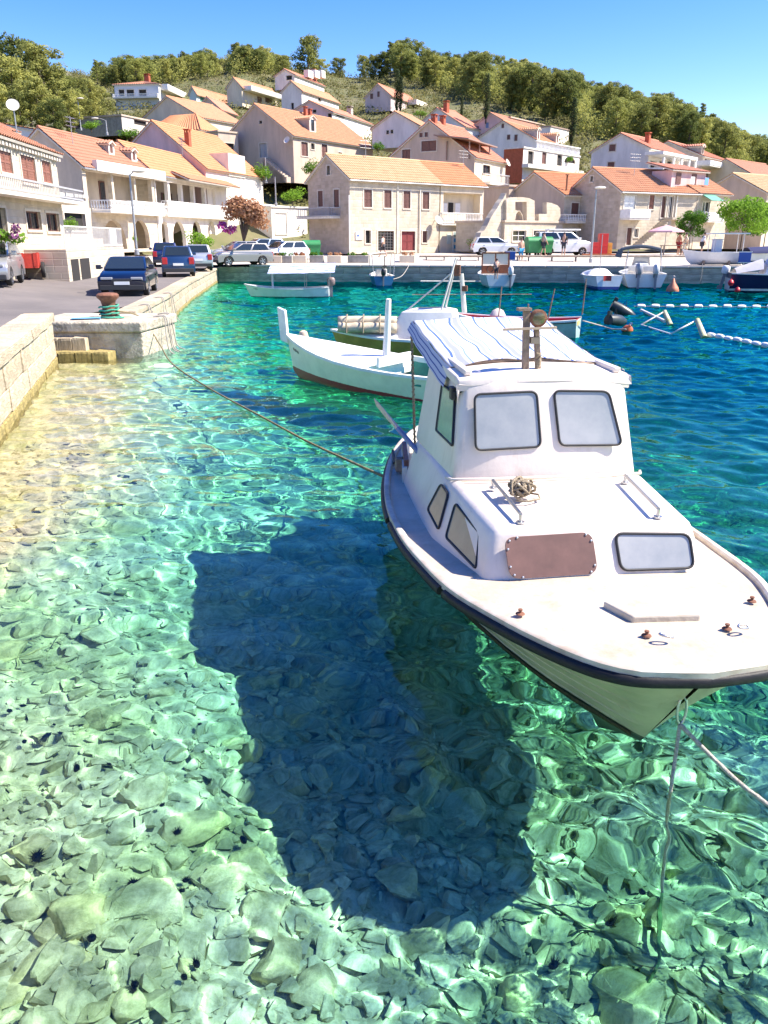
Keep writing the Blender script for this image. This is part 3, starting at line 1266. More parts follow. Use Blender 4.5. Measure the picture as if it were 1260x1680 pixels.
        if kind in 'srwmdbgq':
            mt = {'s': BROWN, 'r': REDBROWN, 'w': WHITE, 'm': MAROON, 'd': BROWN, 'b': M('blue_shutter', (.15, .25, .45), .6), 'g': M('green_shutter', (.05, .2, .14), .6), 'q': M('grey_door', (.35, .36, .38), .6)}[kind]
            nleaf = 2 if w > .55 else 1
            for k in range(nleaf):
                a, b = x0 + w * k / nleaf, x0 + w * (k + 1) / nleaf
                mb = MB()
                dd = .03 if kind in 'srwbg' else d
                s.fbox(mb, face, a + .012, z0 + .01, b - .012, z1 - .01, dd + .02, dd + .05)
                st = min(.07, (b - a) * .2)
                s.fbox(mb, face, a + .012, z0 + .01, a + st, z1 - .01, dd, dd + .019)
                s.fbox(mb, face, b - st, z0 + .01, b - .012, z1 - .01, dd, dd + .019)
                for zz in (z0 + .01, z0 + hh * .47, z1 - st - .01):
                    s.fbox(mb, face, a + st, zz, b - st, zz + st, dd, dd + .019)
                if kind in 'srbg' and not s.far:      # louvre slats
                    nz = max(4, int(hh / .1))
                    for q in range(nz):
                        zq = z0 + hh * (q + .3) / nz
                        f = s.fn(face)
                        mb.quad(f(a + st, zq, dd + .018), f(b - st, zq, dd + .018), f(b - st, zq + .05, dd + .004), f(a + st, zq + .05, dd + .004))
                mb.build('shutter' if kind in 'srwbg' else 'door_leaf', mt, fr)
        if kind in 'oace':
            mb = MB()
            f = s.fn(face)
            dd = s.deep - .02
            if arched:
                pts = arch(x0, z0, x1, z1)
                mb.add([f(x, z, dd) for x, z in pts], [tuple(range(len(pts)))])
            else:
                mb.quad(f(x0, z0, dd), f(x1, z0, dd), f(x1, z1, dd), f(x0, z1, dd))
            mb.build('pane', DARK if kind == 'o' else GLASSD, fr)
            if kind in 'ace':
                mb = MB()
                b_ = .05
                for q in (x0, (x0 + x1) / 2 - b_ / 2, x1 - b_):
                    s.fbox(mb, face, q, z0, q + b_, z1, d, d + .04)
                for q in ((z0, z1 - b_) if kind != 'e' else (z0, (z0 + z1) / 2, z1 - b_)):
                    s.fbox(mb, face, x0 + b_, q, x1 - b_, q + b_, d + .002, d + .038)
                mb.build('frame', {'a': WHITE, 'c': BROWN, 'e': WHITE}[kind], fr)

    def balcony(s, face, u0, vt, u1, vb, proj=1.1, style='bal', slab=.16, ends=True):
        x0, z0, x1, z1 = s.prect(face, u0, vt, u1, vb)
        mb = MB()
        s.fbox(mb, face, x0, z0 - slab, x1, z0, -proj, 0)
        sl_ = mb.build('balcony', OFFWHITE, s.root)
        mb = MB()
        runs = [((x0, -proj), (x1, -proj)), ((x0, -proj), (x0, 0)), ((x1, -proj), (x1, 0))] if ends else [((x0, -proj), (x1, -proj))]
        f = s.fn(face)
        for (a, b) in runs:
            L = math.dist(a, b)
            pa, pb = f(a[0], z0, a[1]), f(b[0], z0, b[1])
            d = (pb - pa).normalized()
            Z = Vector((0, 0, 1))
            hh = z1 - z0
            nrm = d.cross(Z)
            if style == 'solid':
                mb.prism([pa + nrm * .05, pb + nrm * .05, pb - nrm * .05, pa - nrm * .05], Z * hh)
                continue
            for zz, q in ((hh - .09, .05), (.02, .035)):
                mb.prism([pa + nrm * q + Z * zz, pb + nrm * q + Z * zz, pb - nrm * q + Z * zz, pa - nrm * q + Z * zz], Z * .07)
            n = max(2, int(L / .2))
            for k in range(n + 1):
                p = pa + d * (L * k / n)
                if style == 'bal':
                    Mx = Matrix.Translation(p + Z * .08)
                    hb = hh - .16
                    mb.lathe([(.035, 0), (.035, .06 * hb), (.065, .3 * hb), (.03, .62 * hb), (.045, .95 * hb), (.045, hb)], 6, 0, Mx)
                else:
                    mb.box(p.x - .012, p.y - .012, z0 + .05, p.x + .012, p.y + .012, z0 + hh - .05)
        mb.build('railing', WHITE if style != 'iron' else M('iron_rail', (.4, .4, .42), .5), sl_)

    def chimney(s, u, v, w=.6, hgt=1.2, m=None, t=.25):
        """chimney on the roof where this pixel meets the camera-side slope"""
        p = s.on_roof(u, v)
        x, y, zr = p.x, p.y, p.z
        mb = MB()
        mb.box(x - w / 2, y - w / 2, zr - .4, x + w / 2, y + w / 2, zr + hgt)
        mb.box(x - w / 2 - .07, y - w / 2 - .07, zr + hgt + .25, x + w / 2 + .07, y + w / 2 + .07, zr + hgt + .33)
        for sx in (-1, 1):
            for sy in (-1, 1):
                mb.box(x + sx * (w / 2 - .06) - .05, y + sy * (w / 2 - .06) - .05, zr + hgt, x + sx * (w / 2 - .06) + .05, y + sy * (w / 2 - .06) + .05, zr + hgt + .25)
        mb.build('chimney', m or CHIM, s.roof_o)

    def dormer(s, u0, v0, u1, v1, wallm=WHITEP, roofm=None, kind='s', t=.16, arched=False):
        p = s.on_roof((u0 + u1) / 2, v1)
        sc_ = (s.A.y + p.y) / 1394
        w = max(.9, (u1 - u0) * sc_ * 1.12)
        x0, y0, zb_ = p.x - w / 2, p.y, p.z
        hh = max(.9, (v1 - v0) * sc_ * .75)
        y1 = min(s.D / 2, y0 + (hh + .3) / (s.rise / (s.D / 2)))
        mb = MB()
        f = lambda x, z, d: Vector((x0 + x, y0 + d, zb_ + z))
        o = [(0, -.2), (w, -.2), (w, hh), (w / 2, hh + w * .32), (0, hh)]
        hw = w * .28
        hl = arch(w / 2 - hw, .25, w / 2 + hw, hh + .05) if arched else rect(w / 2 - hw, .2, w / 2 + hw, hh - .1)
        wall_face(mb, o, [hl], f, .12)
        mb.quad((x0, y0, zb_ - .2), (x0, y1, zb_ + hh), (x0, y1, zb_ + hh), (x0, y0, zb_ + hh))
        mb.add([(x0, y0, zb_ - .2), (x0, y1, zb_ + hh), (x0, y0, zb_ + hh)], [(0, 1, 2)])
        mb.add([(x0 + w, y0, zb_ - .2), (x0 + w, y1, zb_ + hh), (x0 + w, y0, zb_ + hh)], [(0, 1, 2)])
        d = mb.build('dormer', wallm, s.root)
        mb = MB()
        zr = zb_ + hh + w * .32
        yr = min(s.D / 2 + .1, y1 + w * .32 / (s.rise / (s.D / 2)))
        kw = dict(pitch=.25, amp=.04, course=0)
        slope(mb, (x0 - .12, y1, zb_ + hh), (x0 - .12, y0 - .15, zb_ + hh), (x0 + w / 2, y0 - .15, zr), (x0 + w / 2, yr, zr), **kw)
        slope(mb, (x0 + w + .12, y0 - .15, zb_ + hh), (x0 + w + .12, y1, zb_ + hh), (x0 + w / 2, yr, zr), (x0 + w / 2, y0 - .15, zr), **kw)
        mb.build('dormer_roof', [roofm or s.roofm, TRIM], d)
        mb = MB()
        mb.add([f(x, z, .08) for x, z in hl], [tuple(range(len(hl)))])
        mb.build('pane', {'s': BROWN, 'o': DARK, 'a': GLASSD}[kind], d)

    def slab(s, name, face, u0, v0, u1, v1, d0, d1, m, parent=None):
        x0, z0, x1, z1 = s.prect(face, u0, v0, u1, v1)
        mb = MB()
        s.fbox(mb, face, x0, z0, x1, z1, d0, d1)
        return mb.build(name, m, parent or s.root)


def antenna(house, u, v, h=2.2):
    p = house.on_roof(u, v)
    mb = MB()
    mb.tube([p - Vector((0, 0, .3)), p + Vector((0, 0, h))], .025, 6)
    for k in range(3):
        z = p.z + h - .1 - .28 * k
        mb.tube([(p.x - .6, p.y, z), (p.x + .6, p.y, z)], .014, 5)
        for q in range(6):
            x = p.x - .55 + q * .22
            mb.tube([(x, p.y - .18 - .02 * q, z), (x, p.y + .18 + .02 * q, z)], .009, 4)
    mb.build('tv_antenna', GALV, house.roof_o)


def gutter(house):
    mb = MB()
    z = house.h - house.over * house.rise / (house.D / 2) + .0
    mb.tube([(-.2, -house.over - .06, z), (house.W + .2, -house.over - .06, z)], .06, 8)
    mb.build('gutter', GALV, house.roof_o)


def dish(house, face, u, v, r=.45):
    x, z = house.loc(face, u, v)
    f = house.fn(face)
    c = f(x, z, -.5)
    mb = MB()
    ax_ = (f(x, z, -1) - f(x, z, 0) + Vector((0, 0, .5))).normalized()
    Q = ax_.to_track_quat('Z', 'Y').to_matrix().to_4x4()
    prof = [(r * k / 5, .35 * r * (k / 5) ** 2) for k in range(6)]
    vs = []
    mb.lathe([(max(.01, a), b) for a, b in prof] + [(r * .98, .35 * r - .02)] + [(max(.01, a), b - .03) for a, b in prof[::-1][1:]], 16, 0, Matrix.Translation(c) @ Q)
    o = mb.build('satellite_dish', OFFWHITE, house.root, smooth=True)
    mb = MB()
    mb.tube([c, f(x, z, 0)], .03, 6)
    mb.build('arm', GALV, o)
    return o


# --- 1: old stone house on the harbour, and its orange-roofed neighbour under the same eaves
h = House('stone_house', 'old stone house by the quay with yellowed tile roof and brown shutters', 'house', (575, 72), (719, 78.4), 417, 292, STONE, OLD, uL=505, vr=255, leftwall=STONEG)
h.wins('f', 's', (597, 311, 610, 340), (630, 312, 642, 341))
h.wins('f', 's', (661.5, 313.5, 673, 342), (693, 315, 704, 343))
h.win('f', 'o', 599.5, 378, 608, 399)
h.win('f', 'c', 620, 379, 646, 411)
h.win('f', 'm', 658.5, 379.5, 681, 411)
h.win('f', 'd', 693, 379, 701, 398)
h.wins('l', 's', (522, 313, 530, 339), (548, 311, 556.5, 340))
h.win('l', 'o', 536.5, 272, 541.5, 287)
h.finish()
h.balcony('l', 503, 341, 558, 356, 1.1, 'iron')
h.slab('pilaster', 'f', 651, 300, 653, 416, -.06, .02, TRIM)
o = h.slab('shop_sign', 'f', 583, 380, 594.5, 393, -.08, -.01, WHITE)
mb = MB()
x, z = h.loc('f', 586.5, 387)
h.fbox(mb, 'f', x - .09, z - .05, x + .09, z + .12, -.1, -.085)
mb.build('sign_emblem', M('sign_blue', (.05, .12, .4), .5), o)
o = h.slab('drainpipe', 'f', 687.3, 311, 688.3, 425, -.14, -.06, OFFWHITE)
o = h.slab('drainpipe', 'f', 571.5, 320, 573, 417, -.12, -.03, OFFWHITE)
dish(h, 'f', 712.5, 362, .42)
mb = MB()
x0, z0, x1, z1 = h.prect('f', 620, 379, 646, 411)
for k in range(1, 5):
    xx = x0 + (x1 - x0) * k / 5
    h.fbox(mb, 'f', xx - .02, z0, xx + .02, z1, .01, .04)
for k in range(1, 7):
    zz = z0 + (z1 - z0) * k / 7
    h.fbox(mb, 'f', x0, zz - .02, x1, zz + .02, .012, .038)
mb.build('window_grille', M('iron', (.12, .11, .11), .6), h.root)
STONE_H = h
antenna(h, 600, 262, 1.6)
gutter(h)
h = House('cream_house', 'cream house with bright orange roof, recessed loggia and blue and white door', 'house', (721, 78.5), (790, 82), 416, 300.5, CREAM, BRIGHT, D=STONE_H.D, rise=STONE_H.rise)
h.deep = .9
x0 = h.prect('f', 724, 317, 781, 366)
h.holes['f'].append(rect(.35, x0[1], h.W - .45, x0[3]))
h.finish()
mb = MB()
mb.quad((.35, .88, x0[1]), (h.W - .45, .88, x0[1]), (h.W - .45, .88, x0[3]), (.35, .88, x0[3]))
o = mb.build('loggia_wall', CREAM, h.root)
h.slab('shutter', 'f', 735, 333, 744, 350, .82, .86, WHITE, o)
h.slab('shutter', 'f', 757, 333, 765, 350, .82, .86, WHITE, o)
h.slab('window', 'f', 746, 332, 754, 349, .84, .87, DARK, o)
h.balcony('f', 721.5, 349, 788, 367, .3, 'bal')
dr = h.slab('door', 'f', 742.5, 380, 764, 414, -.04, .03, WHITE)
for (a, b, c, d) in ((744, 391, 750.5, 397), (754.5, 391, 762, 397), (744, 402, 750.5, 408), (754.5, 402, 762, 408)):
    h.slab('blue_panel', 'f', a, b, c, d, -.06, -.041, M('door_blue', (.03, .3, .6), .5), dr)
for (a, b, c, d) in ((744, 381, 750.5, 389), (754.5, 381, 762, 389)):
    h.slab('pane', 'f', a, b, c, d, -.055, -.041, M('pale_glass', (.35, .45, .45), .15), dr)
h.slab('door', 'f', 733, 383, 740, 400, -.04, .02, M('pale_green', (.55, .62, .55), .6))
CREAM_H = h
antenna(h, 765, 280, 1.8)
gutter(h)

# --- 2: big gable house behind
h = House('gable_house', 'large grey gabled house with wide orange roof, dormer and outside stair behind the stone house', 'house', (483, 104), (612, 118), 300, 222, GREYB, ORANGE, uM=421, vr=172, leftwall=GREYB)
h.wins('f', 'd', (494, 233, 505, 256), (527.5, 237, 537, 258))
h.win('f', 'o', 510, 235, 516, 245)
h.wins('f', 'o', (555, 250, 561, 258))
h.win('l', 'q', 426, 235, 438, 258)
h.win('l', 'o', 425.5, 198, 430, 203, trim=.05)
h.finish()
h.dormer(506, 190, 521, 218, kind='a', t=.3)
h.chimney(501.5, 192, .4, .9)
h.chimney(509, 193, .38, .7)
dish(h, 'l', 476, 231, .42)
mb = MB()
for k in range(12):
    a = h.loc('l', 440 + k * 3.2, 260 + k * 2.8)
    h.fbox(mb, 'l', a[0] - .35, 0, a[0] + .35, max(.2, a[1]), -1.0, -.02)
mb.build('stair', GREYB, h.root)
h = House('side_shed', 'low grey shed with dark doorway leaning on the big gabled house', 'shed', (360, 105), (392, 107), 256, 216, GREYB, GREYB, D=5, roof='f', group=None)
h.win('f', 'o', 366, 235, 384, 250)
h.finish()

# --- 3: brown gable behind the cream house
h = House('brown_gable_house', 'taupe gabled house with maroon shutters and narrow yellow front between roofs', 'house', (776, 90), (826, 97), 345, 257, CREAM, PINKR, uL=633, vr=199, leftwall=GREYB)
h.wins('l', 's', (651.5, 235, 665, 252), (691.5, 231, 716, 248))
h.wins('l', 's', (679.5, 207.5, 685, 215), (688, 206.5, 693.5, 214.5), trim=.05)
h.win('f', 'c', 792, 271, 804, 285)
h.finish()
h.balcony('f', 791, 286, 823, 302, .9, 'iron')
h.chimney(690, 197, .5, .55)
h.chimney(726, 205, .5, .6)
dish(h, 'f', 825, 268, .42)
mb = MB()
x, z = h.loc('f', 776, 226)
for yy_ in (.6, 3.2):
    for xx in (-.1, 2.4, 5.0):
        mb.box(xx - .05, yy_ - .05, h.h - .2, xx + .05, yy_ + .05, h.h + 1.6)
mb.prism([(-1.2, .2, h.h + 1.55), (6.2, .2, h.h + 1.35), (6.2, 4.2, h.h + 1.9), (-1.2, 4.2, h.h + 2.1)], (0, 0, .12))
mb.build('terrace_shelter', M('rusty_sheet', (.3, .2, .16), .8), h.root)

# --- 4: white terraced villa
h = House('villa', 'white two storey villa with balustraded terrace and brick red side wall', 'villa', (856, 108), (948, 120), 300, 243, WHITEP, OFFWHITE, uL=827, roof='f', leftwall=M('brick_red', (.42, .11, .05), .9, var=.2))
h.wins('f', 'o', (866, 248, 875, 270), (914, 252, 922, 272))
h.win('f', 'd', 889, 250, 896, 269)
h.win('f', 'o', 926, 253, 945, 268, arched=True)
h.finish()
mb = MB()
for k in range(34):
    x = h.W * (.22 + .77 * k / 33)
    mb.lathe([(.06, 0), (.1, .3), (.05, .6), (.07, .9)], 6, 0, Matrix.Translation((x, .05, h.h + .18)))
mb.box(h.W * .2, -.08, h.h + 1.05, h.W, .18, h.h + 1.17)
mb.build('balustrade', WHITE, h.root)
h.slab('cornice', 'f', 856, 275, 948, 281, -.9, 0, OFFWHITE)
h2 = House('villa_upper', 'white gabled upper house with orange roof and two arched dormers above the terrace', 'house', (880, 118), (925, 127), 260, 231, WHITEP, ORANGE, uM=824, vr=199)
h2.wins('l', 's', (823, 203, 827, 210), (832, 221, 837, 229), (844, 221, 849, 231), trim=.05)
h2.finish()
h2.dormer(888, 215, 898, 236, kind='s', t=.1)
h2.dormer(914, 219, 925, 238, kind='s', t=.1)

# --- 5 pink house, brown block behind
h = House('pink_house', 'dusty pink gabled house high behind the white villa', 'house', (838, 140), (905, 152), 225, 206, PINKW, RED, uM=804, vr=186, leftwall=PINKW, far=True)
h.win('l', 'b', 797, 201, 802, 210, trim=.05)
h.win('l', 's', 775, 204, 783, 213, trim=.05)
h.finish()
h = House('brown_block', 'flat roofed brown block with white end behind the villa roof', 'house', (836, 146), (903, 158), 225, 193, M('brown_wall', (.3, .2, .17), .9, var=.2), GREYB, D=8, roof='f', far=True)
h.win('f', 'o', 840, 194, 856, 200, trim=.04)
h.finish()
h = House('white_annex', 'plain white annex with flat brown edged roof beside the tall cypress', 'house', (902, 140), (932, 145), 236, 208, WHITEP, M('brown_edge', (.35, .25, .2), .8), D=6, roof='f', far=True)
h.finish()
# --- 6 .. 12 up the slope
h = House('grey_gable_house', 'pale grey gabled house with small red chimney half hidden by the taupe house', 'house', (762, 140), (790, 144), 230, 208, PALEB, PINKR, uM=717, vr=178, far=True)
h.win('l', 's', 728, 188, 733, 193, trim=.04)
h.win('l', 's', 757, 205, 765, 212, trim=.04)
h.finish()
h.chimney(732, 185, .7, 1.4, t=.45)
h = House('pale_blue_house', 'pale bluish gabled house with two tiny windows left of the taupe gable', 'house', (686, 112), (712, 116), 240, 206, PALEB, ORANGE, uM=648, vr=184, far=True)
h.wins('l', 'o', (634, 214, 638, 220), (641, 213, 645, 219), trim=.04)
h.finish()
h = House('upper_house', 'rosy gabled house near the cypress pair high on the slope', 'house', (641, 168), (691, 182), 182, 157, ROSE, PINKR, uM=620, vr=138, far=True)
h.wins('l', 's', (606, 152, 611, 161), (619, 150, 623, 159), trim=.05)
h.win('f', 'o', 660, 151, 668, 157, trim=.05)
h.finish()
h.slab('porch', 'f', 668, 168, 690, 176, -2, -.1, WHITEP)
h = House('long_white_house', 'long white house with pink gable and two roofed loggias', 'house', (546, 132), (610, 146), 235, 184, WHITEP, PINKR, uM=508, vr=166, leftwall=PINKW, far=True)
h.wins('f', 'o', (552, 180, 564, 192), (567, 182, 578, 193), trim=.08)
h.win('l', 'o', 538, 182, 547, 192, trim=.04)
h.win('l', 'o', 513, 180, 519, 185, trim=.04)
h.finish()
h.chimney(565, 178, .8, .9, WHITEP, t=.2)
h.chimney(582, 180, .8, .9, WHITEP, t=.2)
h = House('white_gable_house', 'white gabled house with broad orange roof below the ridge houses', 'house', (496, 150), (556, 163), 190, 149, WHITEP, ORANGE, uM=478, vr=134, far=True)
h.win('l', 'o', 478, 169, 482, 179, trim=.04)
h.win('f', 'o', 522, 160, 527, 166, trim=.04)
h.finish()
h = House('top_white_house', 'topmost white house with stepped parapet at the wood edge', 'house', (484, 172), (532, 184), 146, 123, WHITEP, PINKR, uM=467, vr=114, far=True)
h.win('l', 'o', 470, 124, 479, 131, trim=.05)
h.finish()
h.chimney(489, 118, .9, 1.8, t=.35)
for k, (u0, u1) in enumerate(((503, 511), (514, 522), (525, 531))):
    h.slab('parapet', 'f', u0, 116, u1, 128, -.4, .6, WHITEP)
h = House('terraced_cream_house', 'cream hillside house with brown balcony doors on two floors', 'house', (398, 160), (459, 172), 175, 143, CREAM, ORANGE, uM=384, vr=128, far=True)
h.wins('f', 'd', (410, 140.5, 422, 153), (426, 141, 435, 153))
h.wins('f', 'd', (422, 159, 430, 170), (435, 161, 446, 169))
h.finish()
h.balcony('f', 400, 149, 452, 155, 1.6, 'solid')
dish(h, 'f', 458, 157, .6)
h = House('villa_with_hip_roof', 'white villa with red hipped roof and long balconies under the pines', 'villa', (263, 165), (313, 182), 180, 138, WHITEP, RED, uL=187, roof='h', vr=127, leftwall=M('shaded_blue_wall', (.55, .56, .6), .9), far=True)  # left wall: shade on the white wall is put into its blue-grey colour
h.wins('l', 'o', (195, 147, 204, 158), (208, 147, 220, 159), (228, 147, 240, 158))
h.wins('f', 'o', (272, 142, 287, 148), (291, 146, 309, 153))
h.finish()
h.chimney(228, 132, .9, 1.2, t=.5)
h.balcony('l', 189, 155, 262, 161, 1.2, 'bal')
h.balcony('f', 264, 150, 312, 158, 1.4, 'solid')
h = House('greenish_house', 'low pale green house with orange roof right of the hipped villa', 'house', (324, 158), (388, 170), 190, 153, M('pale_green_wall', (.55, .62, .56), .9), ORANGE, uM=316, vr=143, far=True)
h.win('f', 'g', 328, 160, 336, 167)
h.win('f', 'o', 312, 158, 320, 166)
h.finish()
h = House('grey_cottage', 'grey brown gabled cottage with small lean-to roof among orange roofs', 'house', (362, 138), (388, 144), 200, 179, GREYB, PINKR, uM=341, vr=160, far=True)
h.win('l', 'q', 333, 168, 341, 176, trim=.05)
h.finish()
h = House('wide_roof_house', 'house showing mostly a wide orange hipped roof left of the big gable', 'house', (332, 122), (402, 130), 225, 193, CREAM, ORANGE, D=12, rise=3, roof='x', far=True)
h.finish()
h = House('small_orange_roof', 'small house with orange roof tucked behind the pink gable', 'house', (330, 108), (364, 112), 245, 214, CREAM, BRIGHT, D=8, rise=2.2, roof='h', far=True)
h.finish()

# --- 7: pink gable and white facade on the left
h = House('pink_gable_house', 'pink gabled house with dazzling white front and orange roof at the street bend', 'house', (346, 86), (436, 99), 412, 275, WHITEP, BRIGHT, uM=256, vr=200, leftwall=PINKW)
h.wins('f', 'o', (432, 305, 435, 318), trim=.05)
h.wins('f', 'w', (375, 330, 388, 352), (398, 332, 410, 354))
h.finish()
h.chimney(309, 240, .5, 1.25)
h.slab('attic_wall', 'f', 373, 254, 400, 290, -.15, 4, WHITEP)
h.balcony('f', 405, 336, 450, 353, 1.4, 'solid')

# --- 8: arcaded houses on the street
h = House('arcade_house', 'stone arcaded house with loggia columns and two round headed dormers', 'house', (149, 62), (262, 73), 416, 270, STONE, RED, uM=72, vr=211, leftwall=BEIGE, deep=.35)
for (a, b) in ((168, 207), (219, 245)):
    x0, z0, x1, z1 = h.prect('f', a, 361, b, 413)
    h.holes['f'].append(arch(x0, .25, x1, z1))
fl = h.prect('f', 155, 345, 255, 352)
lt = h.prect('f', 155, 289, 255, 300)[3]
cols = [.35, h.W * .38, h.W * .70, h.W - .3]
for a, b in zip(cols, cols[1:]):
    h.holes['f'].append(rect(a + .16, fl[3], b - .16, lt))
h.finish()
def loggia_back(h, y, zf, doors):
    mb = MB()
    mb.quad((0, y, 0), (h.W, y, 0), (h.W, y, h.h), (0, y, h.h))
    o = mb.build('loggia_wall', BEIGE, h.root)
    mb = MB()
    mb.box(.02, .36, zf - .2, h.W - .02, y - .01, zf)
    mb.build('loggia_floor', OFFWHITE, h.root)
    for (x, w, a, b, mt) in doors:
        mb = MB()
        mb.box(x - w / 2, y - .06, a, x + w / 2, y - .005, b)
        d = mb.build('door', mt, h.root)
        mb = MB()
        mb.box(x - w * .36, y - .08, a + .1, x + w * .36, y - .061, b - .12)
        mb.build('pane', GLASSD, d)
loggia_back(h, 2.2, fl[3], [(h.W * .24, 1.0, fl[3], fl[3] + 2.2, BROWN), (h.W * .58, .9, fl[3] + .5, fl[3] + 2.2, BROWN), (h.W * .25, 1.0, .3, 2.2, WHITE)])
h.balcony('f', 150, 330, 208, 346.5, 1.5, 'bal')
h.balcony('f', 209, 331, 261, 350, .5, 'bal')
h.dormer(176, 234, 192, 257, kind='s', t=.14, arched=True)
h.dormer(214, 250, 228, 268, kind='s', t=.14, arched=True)
h.slab('fascia', 'f', 150, 272, 262, 288, -.5, -.12, WHITEP)
ARC = h
antenna(h, 120, 240, 2.0)
gutter(h)
h = House('veranda_house', 'long white veranda house with orange roof and four round arches', 'house', (263, 73.3), (376, 90), 414, 283, WHITEP, BRIGHT, D=ARC.D, rise=ARC.rise, deep=.35)
for (a, b) in ((253, 277), (284, 305), (316, 331), (342, 354)):
    x0, z0, x1, z1 = h.prect('f', max(a, 266), 363, b, 412)
    h.holes['f'].append(arch(x0, .25, x1, z1))
fl = h.prect('f', 270, 350, 360, 358)
lt = h.prect('f', 280, 303, 330, 318)[3]
n = 6
for k in range(n):
    a, b = h.W * k / n, h.W * (k + 1) / n
    h.holes['f'].append(rect(a + .2, fl[1] + .9, b - .2, lt))
h.finish()
loggia_back(h, 2.2, fl[1], [(h.W * .12, 1.5, fl[1] + .8, fl[1] + 2.2, BROWN), (h.W * .42, 2.4, fl[1] + .7, fl[1] + 2.2, BROWN), (h.W * .6, 1.2, fl[1] + .2, fl[1] + 2.2, BROWN)])
mb = MB()
slope(mb, (h.W * .22, -1.6, lt + .25), (h.W + .2, -1.6, lt + .25), (h.W + .2, .1, lt + .95), (h.W * .22, .1, lt + .95), pitch=.25, course=.4)
mb.build('veranda_roof', [ORANGE, TRIM], h.root)
h.balcony('f', 266, 334, 372, 355, .5, 'bal')
antenna(h, 300, 262, 2.0)
gutter(h)
h.slab('skylight', 'f', 240, 262, 262, 270, 1.2, 2.0, WHITE, h.roof_o)

# --- 9: house at the left edge of the street
h = House('corner_house', 'white street house with red brown shutters, cut by the picture edge', 'house', (-75, 28), (112, 41), 430, 262, STONE, RED, D=9, rise=2.0, zb=.9)
h.h = atY(98, 252, 41).z - .9
h.wins('f', 'r', (0, 249, 19, 283), (35, 257, 58, 300), (69, 265, 84, 300))
h.win('f', 'r', 38, 300, 48, 315)
h.win('f', 'r', 84, 268, 92, 319)
h.win('f', 'o', -20, 340, 10, 380)
h.wins('f', 'c', (43, 347, 67, 377), (76, 350, 97, 380))
h.finish()
h.balcony('f', -60, 296, 106, 318, .8, 'iron')
x0, z0, x1, z1 = h.prect('f', -60, 330, 111, 407)
TER = h
mb = MB()
zt = 1.45
tx = h.loc('f', 40, 420)[0]
mb.box(tx, -1.7, 0, h.W + 4.6, -.01, zt)
o = mb.build('terrace', STONE, h.root)
mb = MB()
for zz in (zt + .9, zt + .08):
    mb.box(tx + .1, -1.68, zz, h.W + 4.55, -1.63, zz + .05)
for k in range(60):
    x = tx + .1 + (h.W + 4.45 - tx) * k / 59
    mb.box(x - .011, -1.67, zt, x + .011, -1.648, zt + .92)
mb.box(h.W + 1.9, -1.69, zt + .12, h.W + 3.2, -1.62, zt + .9)
mb.build('railing', WHITE, o)
mb = MB()
for (x0, x1) in ((tx + .5, tx + 1.6), (tx + 1.9, tx + 3.4)):
    mb.box(x0, -1.72, .05, x1, -1.69, 1.05)
mb.build('garage_opening', DARK, o)
mb = MB()
for k in range(34):
    h.fbox(mb, 'f', .2 + k * h.W / 34, h.h - .35, .4 + k * h.W / 34, h.h - .2, -.2, 0)
tag(mb.build('dentil_course', TRIM, h.root), kind='stuff')
h = House('red_shutter_annex', 'shaded plaster annex with red louvred screen between the street houses', 'annex', (100, 46), (152, 50), 430, 320, BEIGE, OFFWHITE, D=5, roof='f', group=None)
h.win('f', 'r', 102, 297, 124, 325)
h.win('f', 'o', 106, 350, 140, 378)
h.finish()
h = House('dish_roof_house', 'white house with red roof and big satellite dish peeking over the corner house', 'house', (-30, 58), (32, 62), 260, 204, WHITEP, RED, D=8, rise=1.6)
h.finish()
t_ = thing('satellite_dish', 'big white satellite dish on a post above the corner house roof', 'satellite dish', atY(26, 205, 50))
mb = MB()
mb.tube([(0, 0, -.5), (0, 0, .95)], .035, 8)
mb.build('post', GALV, t_)
mb = MB()
mb.lathe([(.01, .0), (.2, .02), (.33, .07), (.345, .09), (.2, .045), (.01, .03)], 20, 0, Matrix.Translation((0, -.05, .98)) @ Vector((.35, -.9, .45)).to_track_quat('Z', 'Y').to_matrix().to_4x4())
mb.build('reflector', OFFWHITE, t_, smooth=True)
h.chimney(26, 195, .6, .8, t=.1)
h = House('white_roof_house', 'house with white rendered parapet and orange roof behind the arcade house', 'house', (72, 72), (200, 84), 260, 216, WHITEP, ORANGE, D=7, rise=1.2, roof='s')
h.finish()
h = House('concrete_garage', 'grey concrete garage shell with dark openings above the bushes', 'garage', (202, 108), (288, 118), 222, 190, M('pale_concrete', (.6, .55, .48), .9, var=.3), GREYB, uL=120, roof='f', leftwall=M('shell_concrete', (.34, .33, .3), .9, var=.3))
h.win('f', 'o', 220, 196, 240, 206, trim=0)
h.win('l', 'o', 122, 200, 132, 212, trim=0)
h.finish()

